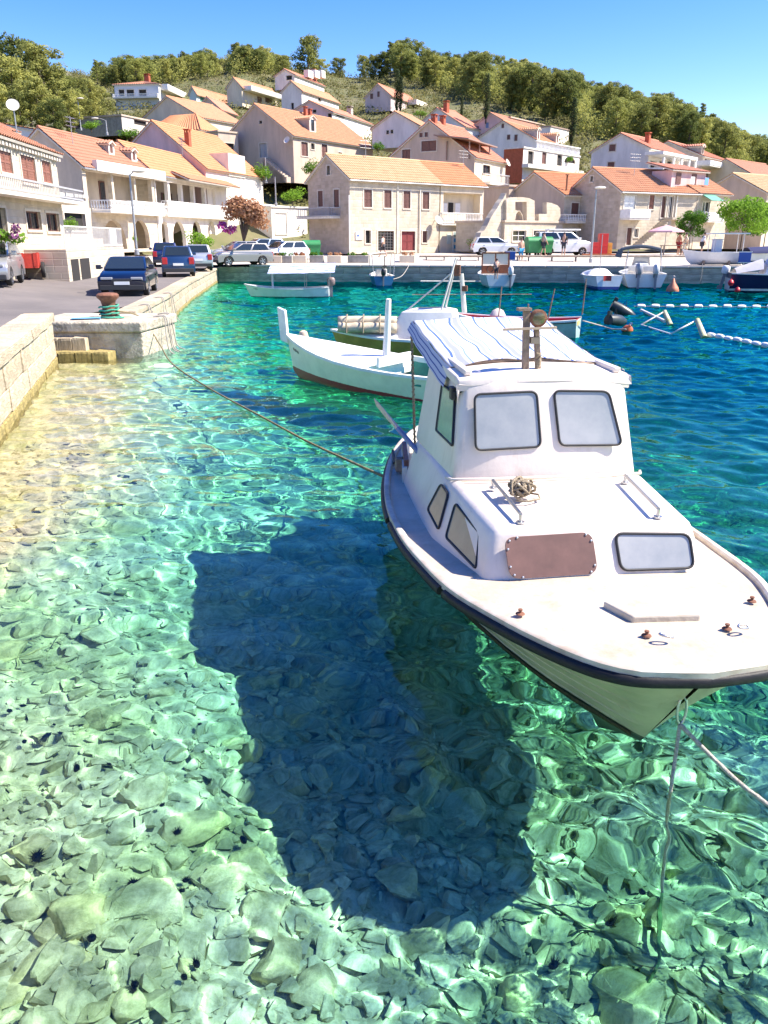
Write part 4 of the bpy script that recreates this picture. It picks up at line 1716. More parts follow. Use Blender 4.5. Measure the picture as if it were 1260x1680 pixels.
# --- 10: ruin and houses on the right of the cream house
h = House('grey_end_house', 'stone house with orange roof, brown shutters and long white balcony', 'house', (920, 80), (999, 83), 414, 319, STONE, BRIGHT, uM=876, vr=284, leftwall=GREYB)
h.wins('f', 's', (937, 333, 949, 356), (965, 333, 978, 356))
h.wins('f', 'a', (930, 378, 947, 398), (958, 378, 975, 402))
h.finish()
h.balcony('f', 918, 352, 1003, 364, 1.0, 'bal')
dish(h, 'f', 985, 346, .36)
h.chimney(929, 315, .12, 1.2, m=RUST)
h = House('ruined_house', 'roofless stone ruin with empty arched wall above two barred shop windows', 'ruin', (826, 74), (920, 79), 414, 364.5, STONE, GREYB, D=6, roof='f', group=None)
h.wins('f', 'e', (841, 378, 863, 396), (875, 378, 897, 396))
h.finish()
def ruin_wall(h, root, pts, hole, d0, d1, nm='ruined_wall'):
    f = h.fn('f')
    loops = [pts, hole] if hole else [pts]
    mb = MB()
    for d in (d0, d1):
        lp = [[Vector((x, z, 0)) for x, z in l] for l in loops]
        flat = [p for l in lp for p in l]
        mb.add([f(p.x, p.y, d) for p in flat], [tuple(q) for q in tessellate_polygon(lp)])
    for l in loops:
        k = len(l)
        mb.add([f(x, z, d0) for x, z in l] + [f(x, z, d1) for x, z in l], [(i, (i + 1) % k, k + (i + 1) % k, k + i) for i in range(k)])
    return mb.build(nm, STONE, root)
pp = lambda *l: [h.loc('f', u, v) for u, v in l]
ruin_wall(h, h.root, pp((831, 363), (831, 328), (834, 325), (845, 323.5), (858, 323.5), (868, 325), (877, 329), (877.5, 363), (858, 363), (857, 354), (853, 346.5), (850, 347), (847, 351), (845, 363)), pp((845.5, 344), (845.5, 331), (864, 331), (864.5, 362), (858.5, 362), (857.5, 353), (853, 345.5), (850, 346)), .0, .5)
ruin_wall(h, h.root, pp((884, 363), (884, 351), (897, 351), (897, 332), (905, 333), (915, 337), (919, 342), (920, 363)), None, .0, .5)
mb = MB()
a, z0, b, z1 = h.prect('f', 789, 344, 832, 413)
r_ = random.Random(3)
pts = [(a, 0), (b, 0), (b, z1 + 1.4)]
for k in range(8):
    pts.append((b - (b - a) * (k + 1) / 9, z1 + 1.4 - (k + 1) * .42 + r_.uniform(-.15, .15)))
pts.append((a, z1 - 2.6))
ruin_wall(h, h.root, pts, None, .3, .9, 'broken_wall')
h = House('ruin_back_house', 'dark rendered end wall rising behind the roofless ruin', 'house', (832, 86), (918, 90), 380, 306, GREYB, GREYB, D=6, roof='f', group=None)
h.finish()
h = House('long_stone_house', 'long pale stone house with orange roof, outside stair and one balcony', 'house', (1011, 76), (1134, 80), 409, 313, STONE, ORANGE, uM=972, vr=277, leftwall=STONEG)
h.wins('f', 'r', (1065, 320, 1073, 343))
h.win('f', 'w', 1024, 321, 1042, 343)
h.win('f', 'd', 1085, 322, 1092, 357)
h.win('f', 'a', 1097, 322, 1104, 357)
h.win('f', 'd', 1028, 374, 1036, 402)
h.win('f', 'a', 1040, 375, 1047, 389)
h.win('l', 'o', 969, 289, 973, 298, trim=.1)
h.finish()
h.balcony('f', 1018, 344, 1051, 358, 1.2, 'solid')
mb = MB()
for k in range(14):
    a = h.loc('f', 1038 + k * 3.6, 402 - k * 3.1)
    h.fbox(mb, 'f', a[0] - .12, 0, a[0] + .14, max(.2, a[1]), -1.1, -.01)
a, z, b, zt = h.prect('f', 1084, 357, 1112, 405)
h.fbox(mb, 'f', a, zt - .2, b, zt, -1.3, -.01)
mb.build('stair', STONE, h.root)
h.slab('drainpipe', 'f', 1108, 316, 1109.5, 360, -.12, -.03, OFFWHITE)
LSH = h
antenna(h, 1040, 290, 2.0)
gutter(h)
h = House('dormer_house', 'stone house with lilac dormer, green awning and washing, behind the small tree', 'house', (1135, 80), (1186, 83), 409, 316, STONE, ORANGE, D=LSH.D, rise=LSH.rise)
h.win('f', 'a', 1152, 331, 1164, 348)
h.finish()
x0, z0, x1, z1 = h.prect('f', 1150, 318, 1170, 330)
mb = MB()
mb.prism([(x0, -.02, z1), (x0, -.02, z1 - .12), (x0, -1.2, z0)], (x1 - x0, 0, 0))
mb.build('awning', M('green_awning', (.1, .33, .22), .7), h.root)
h.balcony('f', 1148, 349, 1174, 362, .9, 'solid')
mb = MB()
mb.box(-2.6, 1.2, h.h + .3, 2.6, 3.4, h.h + 1.9)
d = mb.build('dormer', PINKW, h.root)
mb = MB()
slope(mb, (-2.9, .9, h.h + 1.9), (2.9, .9, h.h + 1.9), (2.9, 4, h.h + 2.7), (-2.9, 4, h.h + 2.7), course=0)
mb.build('dormer_roof', [PINKR, TRIM], d)
for k, x in enumerate((-1.6, .8)):
    mb = MB()
    mb.box(x - .35, 1.14, h.h + .75, x + .35, 1.19, h.h + 1.7)
    mb.build('window', BROWN, d)
for k, c in enumerate(((.8, .8, .8), (.15, .35, .7))):
    mb = MB()
    mb.box(-.3 + k * 2.2, .75, h.h + .75, .3 + k * 2.2, .78, h.h + 1.4)
    tag(mb.build('hanging_laundry', M('laundry%d' % k, c, .9), h.root))
h = House('white_gable_villa', 'white gabled house with columned porch above the long stone house', 'house', (1059, 100), (1116, 108), 310, 243, WHITEP, PINKR, uM=1017, vr=220, leftwall=PALEB)
h.wins('l', 's', (999.5, 237, 1010, 248), (997, 266, 1008, 277))
h.win('l', 'o', 956, 269, 968, 276)
h.wins('f', 'o', (1067, 265, 1076, 280), (1081, 265, 1089, 280), (1094, 265, 1102, 280))
h.finish()
h.chimney(1062, 236, .5, .9, t=.15)
h.slab('porch_roof', 'f', 1057, 255, 1116, 260, -2.2, -.01, WHITE)
h.slab('porch_floor', 'f', 1057, 280, 1116, 284, -2.2, -.01, WHITE)
for u in (1060, 1077, 1090, 1103, 1114):
    h.slab('column', 'f', u - 1, 260, u + 1, 280, -2.1, -1.9, WHITE)
h = House('cream_dormer_house', 'cream house with twin gabled dormers and wrap-around balcony near the right hillside', 'house', (1146, 110), (1189, 118), 320, 256, CREAM, PINKR, uM=1094, vr=233, leftwall=BEIGE)
h.wins('f', 'd', (1156, 255, 1160, 272), (1168, 256, 1172, 273))
h.wins('f', 'o', (1149, 259, 1152, 266), (1181, 264, 1184, 272), trim=.04)
h.wins('f', 'd', (1158, 282, 1162, 296), (1168, 284, 1172, 297))
h.wins('f', 'o', (1145, 280, 1151, 290), (1178, 285, 1184, 295), arched=True)
h.finish()
h.dormer(1152, 242, 1161, 260, t=.05)
h.dormer(1165, 245, 1174, 262, t=.05)
h.balcony('f', 1143, 269, 1196, 276, 1.6, 'solid')
h = House('slate_gable_house', 'grey gabled house with pale yellow roof beside the big green tree', 'house', (1246, 84), (1330, 90), 409, 317, CREAM, OLD, uM=1199, vr=286, leftwall=GREYB)
h.finish()
h = House('far_red_roof_house', 'red roofed house just showing at the right picture edge', 'house', (1238, 108), (1300, 116), 300, 290, CREAM, RED, D=8, rise=2.2, far=True)
h.finish()
# garden walls and ramp between the pink house and the stone house
h = House('garage_wall', 'white garden wall with closed garage door beside the stone house', 'garage', (447, 92), (505, 96), 396, 340, WHITEP, OFFWHITE, D=4, roof='f', group=None)
h.win('f', 'w', 452, 350, 470, 384)
h.finish()
# ================================================================== trees and plants
def leaf_cloud(mb, c, rad, n, size, r, squash=.75, m=0, droop=0):
    """a clump: leaf-sized faces through an uneven ball"""
    c = Vector(c)
    for _ in range(n):
        d = Vector((r.gauss(0, 1), r.gauss(0, 1), r.gauss(0, 1))).normalized()
        k = rad * (.35 + .65 * r.random() ** .5) * (1 + .25 * noise.noise(d * 2.3 + c))
        p = c + Vector((d.x * k, d.y * k, d.z * k * squash))
        a = (d + Vector((r.gauss(0, .5), r.gauss(0, .5), r.gauss(0, .5) + .3))).normalized()
        u = a.orthogonal().normalized()
        u = Matrix.Rotation(r.random() * 6.28, 3, a) @ u
        w = a.cross(u)
        s = size * r.uniform(.6, 1.3)
        l = s * r.uniform(.9, 1.7)
        mb.add([p - u * s * .5, p + w * l * .5 - a * droop * s, p + u * s * .5, p - w * l * .5 - a * droop * s], [(0, 1, 2, 3)], m)


def make_tree(kind, seed, H_=10.0):
    r = random.Random(seed)
    tr, cr = MB(), MB()
    if kind == 'pine':
        lean = r.uniform(-.06, .06) * H_
        top = Vector((lean, r.uniform(-.05, .05) * H_, H_ * .95))
        pts = [Vector((0, 0, -1.5)), Vector((lean * .2, 0, H_ * .3)), Vector((lean * .6, top.y * .5, H_ * .65)), top]
        tr.tube(pts, [.24, .2, .12, .03], 7)
        nb = 26
        for i in range(nb):
            t_ = .14 + .84 * (i / (nb - 1)) ** .9
            a = i * 2.4 + r.uniform(-.5, .5)
            z = H_ * t_
            reach = H_ * .31 * math.sin(math.pi * min(1, (1 - t_) * 1.05 + .14)) ** .7 * r.uniform(.55, 1.15)
            base = Vector((lean * t_ ** 1.5, top.y * t_, z - .3))
            tip = base + Vector((math.cos(a) * reach, math.sin(a) * reach, reach * .28))
            tr.tube([base, base.lerp(tip, .5) + Vector((0, 0, -.1)), tip], [.07, .05, .02], 5)
            leaf_cloud(cr, tip, H_ * r.uniform(.08, .12), 150, H_ * .024, r, .75)
            leaf_cloud(cr, base.lerp(tip, .5) + Vector((0, 0, .2)), H_ * r.uniform(.07, .11), 110, H_ * .024, r, .75)
        leaf_cloud(cr, top, H_ * .08, 130, H_ * .022, r, 1.2)
    elif kind == 'sparse':
        tr.tube([(0, 0, -1), (.1, 0, H_ * .5), (0, .1, H_)], [.2, .14, .03], 7)
        for i in range(26):
            t_ = .3 + .7 * i / 25
            a = i * 2.4 + r.uniform(-.4, .4)
            reach = H_ * .28 * (1.05 - t_) ** .8 * r.uniform(.7, 1.2) + .1
            base = Vector((.05, 0, H_ * t_))
            tip = base + Vector((math.cos(a) * reach, math.sin(a) * reach, reach * .1))
            tr.tube([base, tip], [.05, .015], 4)
            leaf_cloud(cr, tip, H_ * .06, 45, H_ * .025, r, .5)
            leaf_cloud(cr, base.lerp(tip, .5), H_ * .05, 30, H_ * .025, r, .5)
    elif kind == 'cypress':
        tr.tube([(0, 0, -1), (0, 0, H_ * .9)], [.18, .03], 6)
        for i in range(34):
            t_ = .04 + .95 * i / 33
            w = H_ * .085 * math.sin(math.pi * min(1, .12 + .88 * (1 - t_) ** .8)) ** .6 + .05
            for k in range(3):
                a = r.random() * 6.28
                leaf_cloud(cr, (math.cos(a) * w * .5, math.sin(a) * w * .5, H_ * t_), w * .75, 24, H_ * .02, r, 1.5)
    elif kind == 'broad':
        tr.tube([(0, 0, -.3), (.05, .02, H_ * .3), (.1, .05, H_ * .5)], [.13, .1, .07], 7)
        for i in range(34):
            a = i * 2.4
            el_ = r.uniform(-.55, 1.35)
            reach = H_ * .42 * r.uniform(.55, 1.08)
            c = Vector((math.cos(a) * math.cos(el_) * reach, math.sin(a) * math.cos(el_) * reach, H_ * .55 + math.sin(el_) * reach * .95))
            tr.tube([(.1, .05, H_ * .45), Vector((.1, .05, H_ * .5)).lerp(c, .5), c], [.05, .035, .01], 5)
            leaf_cloud(cr, c, H_ * r.uniform(.11, .17), 110, H_ * .035, r, .8, droop=.2)
    elif kind == 'bush':
        tr.tube([(0, 0, -.3), (0, 0, H_ * .5)], [.05, .02], 5)
        for i in range(12):
            a = i * 2.4
            c = Vector((math.cos(a) * H_ * r.uniform(.1, .42), math.sin(a) * H_ * r.uniform(.1, .42), H_ * r.uniform(.2, .75)))
            tr.tube([(0, 0, .1), c], [.03, .01], 4)
            leaf_cloud(cr, c, H_ * r.uniform(.2, .3), 80, H_ * .06, r, .85)
    return tr, cr


def tree_thing(name, tc, leaf, label, group, loc, scale=1.0, rz=0):
    t_ = thing(name, label, {'cypress': 'cypress', 'bush': 'bush'}.get(name.split('_')[0], 'tree') if 'bush' not in name else 'bush', loc, rz, group)
    tr, cr = tc
    tr.build('trunk', BARK, t_, smooth=True)
    cr.build('crown', leaf, t_)
    t_.scale = (scale, scale, scale)
    return t_


def put(o, loc, s, label, group, first):
    if not first:
        o = copy_tree(o)
    o.location = loc
    o.scale = (s * rnd.uniform(.85, 1.2), s * rnd.uniform(.85, 1.2), s)
    o.rotation_euler = (0, 0, rnd.random() * 6.28)
    if label:
        o['label'] = label
    if group:
        o['group'] = group
    return o


def ground_at(u, Y, v=None):
    p = atY(u, 390, Y)
    return Vector((p.x, Y, hill_z(p.x, Y)))


PV = [tree_thing('pine_tree', make_tree('pine', 11 + i), PINE if i % 2 else PINE2, 'olive green pine in the dense wood covering the hillside', 'pines of the hillside wood', (0, 0, -50)) for i in range(7)]
used = [False] * 7


def pine(u, Y, h, label=None, group='pines of the hillside wood', k=None, z=None):
    i = rnd.randrange(7) if k is None else k
    g = ground_at(u, Y)
    if z is not None:
        g.z = z
    o = put(PV[i], g, h / 10.0, label or 'olive green pine in the dense wood covering the hillside', group, not used[i])
    used[i] = True
    return o


# the cluster close on the left, measured crown by crown: (u of crown centre, top v, base v, distance)
for (u, vt, vb, Y) in ((8, 84, 205, 104), (30, 66, 180, 110), (52, 96, 215, 100), (75, 66, 190, 108), (98, 74, 200, 103), (92, 130, 225, 96), (120, 118, 210, 106), (60, 150, 228, 94), (148, 128, 215, 112), (170, 134, 215, 116),
                       (135, 150, 225, 100), (20, 140, 225, 95), (183, 150, 215, 120), (-20, 80, 210, 105), (110, 165, 232, 92), (40, 180, 235, 90)):
    z0, z1 = atY(u, vb, Y).z, atY(u, vt, Y).z
    pine(u, Y, z1 - z0, 'tall bushy pine in the sunlit clump left of the villas', 'pines of the clump on the left', z=z0)
# along the skyline
SKY = [(192, 103, 200), (206, 112, 196), (222, 96, 205), (240, 92, 210), (262, 94, 208), (283, 92, 212), (305, 92, 206), (325, 88, 210), (345, 84, 208), (362, 82, 214), (380, 100, 205), (404, 72, 208), (424, 74, 212), (440, 78, 206), (395, 92, 196),
       (530, 98, 226), (560, 96, 222), (600, 92, 228), (612, 92, 215), (648, 72, 222), (664, 66, 226), (684, 72, 224), (700, 84, 228), (722, 88, 224), (742, 90, 228), (764, 86, 222), (784, 86, 226), (806, 92, 222), (826, 98, 226), (845, 98, 220), (862, 104, 226), (880, 112, 220), (897, 114, 224),
       (912, 116, 220), (928, 118, 224), (945, 134, 222), (965, 138, 216), (985, 136, 220), (1002, 142, 214), (1022, 150, 218), (1040, 160, 212), (1055, 154, 218), (1072, 154, 214), (1088, 164, 218), (1106, 172, 212), (1122, 190, 216), (1146, 188, 212), (1162, 200, 216), (1176, 204, 210),
       (1196, 214, 214), (1212, 222, 212), (1228, 224, 216), (1246, 232, 212), (1262, 238, 214), (1290, 242, 210)]
for (u, v, Y) in SKY:
    g = ground_at(u, Y)
    zt = atY(u, v, Y).z
    pine(u, Y, max(6, min(14, zt - g.z)), z=min(g.z, zt - 6) if zt - g.z < 6 else g.z)
o = pine(512, 220, 12.5, 'lone tall pine standing up from the brown scrub on the ridge', None, k=2)
g = ground_at(512, 220)
o.location.z = atY(512, 64, 220).z - 12.2
sp = tree_thing('pine_tree', make_tree('sparse', 71), PINE, 'dark thin pine sticking out of the skyline near the right', None, ground_at(1129, 215))
z1 = atY(1129, 171, 215).z
sp.scale = [(z1 - sp.location.z) / 10] * 3
sp2 = copy_tree(sp)
sp2['label'] = 'small dark fir with drooping boughs at the left end of the ridge row'
sp2.location = ground_at(186, 190)
sp2.scale = [(atY(186, 99, 190).z - sp2.location.z) / 10] * 3
sp3 = copy_tree(sp)
sp3['label'] = 'dark open crowned pine at the highest point of the skyline'
sp3.location = ground_at(640, 216)
sp3.scale = [(atY(640, 70, 216).z - sp3.location.z) / 10] * 3
# the slope
def sil(u):
    pts = sorted((a, b) for a, b, _ in SKY)
    for (a, va), (b_, vb) in zip(pts, pts[1:]):
        if u <= b_:
            return va + (vb - va) * max(0, u - a) / max(1, b_ - a)
    return 250


n = 0
tries = 0
while n < 238 and tries < 16000:
    tries += 1
    u = rnd.uniform(190, 1290) if n > 92 else rnd.uniform(188, 490)
    Y = rnd.uniform(120, 222) if n > 92 else rnd.uniform(172, 224)
    g = ground_at(u, Y)
    v = 390.6 - (g.z - EYE) * 1394 / Y
    # keep to where the photograph shows wood, not houses
    top = None
    lim = [(190, 135), (300, 130), (380, 118), (450, 112), (600, 140), (690, 160), (760, 182), (800, 190), (900, 205), (960, 238), (1010, 235), (1100, 250), (1200, 285), (1300, 320)]
    for (a, va), (b_, vb) in zip(lim, lim[1:]):
        if a <= u <= b_:
            top = va + (vb - va) * (u - a) / (b_ - a)
    if top is None or v > top + (14 if n > 92 else 48):
        continue
    if 470 < u < 645 and v < 130 and rnd.random() < .75:
        continue                                # brown scrub here
    room = atY(u, sil(u) + 6, Y).z - g.z
    if room < 3:
        continue
    pine(u, Y, min(room, rnd.uniform(5.5, 9)))
    n += 1
# cypresses
cy = tree_thing('cypress_tree', make_tree('cypress', 5), CYP, 'slim dark cypress rising beside the pink house', None, (0, 0, 0))
for i, (u, vt, vb, Y, lab) in enumerate(((797, 124, 196, 142, 'slim dark cypress rising beside the pink house'), (937, 164, 238, 128, 'stout dark cypress at the corner of the white annex'), (651, 117, 182, 164, 'taller cypress of the pair before the rosy upper house'),
                                         (657, 128, 182, 163, 'shorter cypress of the pair before the rosy upper house'), (757, 158, 195, 150, 'thin cypress between the grey gable and the pink house'))):
    o = cy if i == 0 else copy_tree(cy)
    b0, b1 = atY(u, vb, Y), atY(u, vt, Y)
    o.location = b0
    s = (b1.z - b0.z) / 10
    o.scale = (s * 1.15, s * 1.15, s)
    o['label'] = lab
# bright harbour trees
br = tree_thing('broadleaf_tree', make_tree('broad', 3), BROAD, 'big bright green tree by the boats at the right of the quay', None, (0, 0, 0))
for i, (u, vt, vb, Y, w, lab) in enumerate(((1214, 320, 409, 70, 1.0, 'big bright green tree by the boats at the right of the quay'), (1130, 343, 408, 71, .85, 'smaller yellow green tree before the stone house with awning'), (1252, 330, 409, 76, 1, 'green tree cut by the right picture edge'))):
    o = br if i == 0 else copy_tree(br)
    b0, b1 = atY(u, vb, Y), atY(u, vt, Y)
    s = (b1.z - b0.z) / 9.6
    o.location = b0
    o.scale = (s * w, s * w, s)
    o.rotation_euler = (0, 0, i * 2.1)
    o['label'] = lab
bs = tree_thing('bush', make_tree('bush', 4, 2.0), BROAD, 'round green bush by the blue and white door', None, (0, 0, 0))
k = 0
for (u, v0, v1, Y, wd, lab) in ((780, 388, 416, 76, 1.0, 'round green bush by the blue and white door'), (513, 256, 292, 98, .9, 'bright green creeper bush below the big gable facade'), (480, 303, 335, 95, 1.3, 'leafy bush in the garden beside the stone house'),
                                (430, 262, 300, 98, .9, 'pale green bush at the foot of the outside stair'), (330, 372, 412, 62, 1.2, 'leafy green plant climbing before the white arches'), (115, 352, 384, 44, .9, 'dark green bush in the gap between the street houses'),
                                (129, 432, 442, 39, 1.3, 'tuft of green weeds at the foot of the terrace wall'), (222, 385, 398, 60, .8, 'pot plant in the second arch of the stone house'), (690, 180, 192, 150, 2.2, 'garden shrubs below the rosy upper house'),
                                (720, 182, 192, 148, 1.5, 'clipped shrub by the porch of the rosy house'), (620, 228, 250, 108, 1.0, 'bush beside the roof corner of the big gabled house'), (270, 168, 195, 130, 1.2, 'dark bush under the hipped villa'),
                                (300, 172, 200, 128, 1.0, 'rounded bush below the greenish house'), (150, 195, 215, 105, 1.6, 'bush before the concrete garage shell'), (215, 205, 232, 98, 1.5, 'wide dark bush above the pink gable'), (250, 212, 235, 96, 1.2, 'bush behind the pink roof edge'),
                                (934, 254, 268, 117, .9, 'green plant seen through the villa arch')):
    o = bs if k == 0 else copy_tree(bs)
    b0, b1 = atY(u, v1, Y), atY(u, v0, Y)
    s = (b1.z - b0.z) / 2.0
    o.location = b0
    o.scale = (s * wd, s * wd, s)
    o.rotation_euler = (0, 0, k * 1.7)
    o['label'] = lab
    k += 1
# bougainvillea, half dried
BOUG = leaf_mat('dry_bougainvillea', (.34, .15, .08), (.5, .29, .17))
MAG = M('magenta_flowers', (.5, .06, .3), .7)
t_ = thing('bougainvillea', 'half dried bougainvillea with rusty leaves and magenta flowers over the white wall', 'plant', atY(400, 398, 66))
r = random.Random(8)
tr, cr, fl = MB(), MB(), MB()
for i in range(26):
    a = r.uniform(-.9, 1.5)
    L = r.uniform(1.3, 2.5)
    tip = Vector((math.sin(a) * L * .75, r.uniform(-.7, .5), 1.2 + math.cos(a) * L * .75))
    mid = Vector((tip.x * .4, tip.y * .5, tip.z * .8 + .6))
    tr.tube([(0, 0, 0), mid * .6, mid, tip], [.05, .035, .02, .01], 5)
    for q in (mid, mid.lerp(tip, .5), tip):
        leaf_cloud(cr, q, .5, 50, .2, r, .9)
for i in range(9):
    leaf_cloud(fl, (r.uniform(-1.6, -.6), r.uniform(-.8, -.2), r.uniform(.5, 1.7)), .3, 40, .14, r)
tr.build('trunk', BARK, t_)
cr.build('crown', BOUG, t_)
tag(fl.build('flowers', MAG, t_), kind='stuff')
# purple flowers on the far left terrace
t_ = thing('flowering_plant', 'dark purple flowering shrub on the corner house terrace', 'plant', atY(18, 400, 30))
cr, fl = MB(), MB()
for i in range(7):
    leaf_cloud(cr, (r.uniform(-.4, .4), r.uniform(-.3, .3), r.uniform(.1, .5)), .25, 40, .1, r)
    leaf_cloud(fl, (r.uniform(-.4, .4), r.uniform(-.4, .2), r.uniform(.2, .55)), .2, 30, .09, r)
cr.build('crown', BROAD, t_)
tag(fl.build('flowers', M('purple_flowers', (.18, .05, .14), .7), t_), kind='stuff')
# young pines and tall shrubs between the big ones, a mass without countable members
mb = MB()
r = random.Random(33)
n = tries = 0
while n < 2500 and tries < 60000:
    tries += 1
    u, Y = r.uniform(180, 1300), r.uniform(118, 228)
    g = ground_at(u, Y)
    v = 390.6 - (g.z - EYE) * 1394 / Y
    lim = [(180, 128), (300, 128), (380, 116), (450, 110), (600, 128), (690, 158), (760, 180), (800, 188), (900, 205), (960, 238), (1010, 235), (1100, 250), (1200, 285), (1300, 320)]
    top = next((va + (vb - va) * (u - a) / (b_ - a) for (a, va), (b_, vb) in zip(lim, lim[1:]) if a <= u <= b_), None)
    if top is None or v > top + (10 if u > 480 else 42) or (480 < u < 645 and r.random() < .45):
        continue
    room = atY(u, sil(u) + 8, Y).z - g.z
    if room < 2:
        continue
    hh = min(room, r.uniform(2.2, 4.5))
    k = r.randrange(2)
    for q in range(3):
        leaf_cloud(mb, g + Vector((r.uniform(-.5, .5), r.uniform(-.5, .5), hh * (.25 + .28 * q))), hh * (.36 - .07 * q), 34, .24, r, .9, k)
    n += 1
tag(mb.build('young_wood', [PINE, PINE2]), kind='stuff')
# brown scrub over the ridge and under the trees: nobody could count it
mb = MB()
r = random.Random(12)
n = 0
while n < 5200:
    u = r.uniform(150, 1320)
    Y = r.uniform(95, 228)
    g = ground_at(u, Y)
    if g.z < 3:
        continue
    s = r.uniform(.7, 1.9)
    q = 30 if s < 1.2 else 46
    leaf_cloud(mb, g + Vector((0, 0, s * .3)), s, q, .26, r, .75)
    n += 1
tag(mb.build('undergrowth', MAQUIS), kind='stuff')
# ================================================================== cars
def car_paint(name, c, metal=.3):
    m = mat(name, c, .32, metal=metal, spec=.6, coat=.8)
    return m


TYRE = M('tyre', (.02, .02, .02), .85)
RIM = M('rim', (.45, .45, .46), .35, metal=.8)
CGLASS = M('car_glass', (.02, .028, .03), .06, spec=.9)
RLIGHT = M('tail_lamp', (.45, .015, .02), .25, spec=.7)
HLIGHT = M('head_lamp', (.34, .35, .36), .12, spec=.9)
PLATE = M('plate_white', (.78, .78, .76), .5)
PLASTIC = M('black_plastic', (.03, .03, .033), .6)


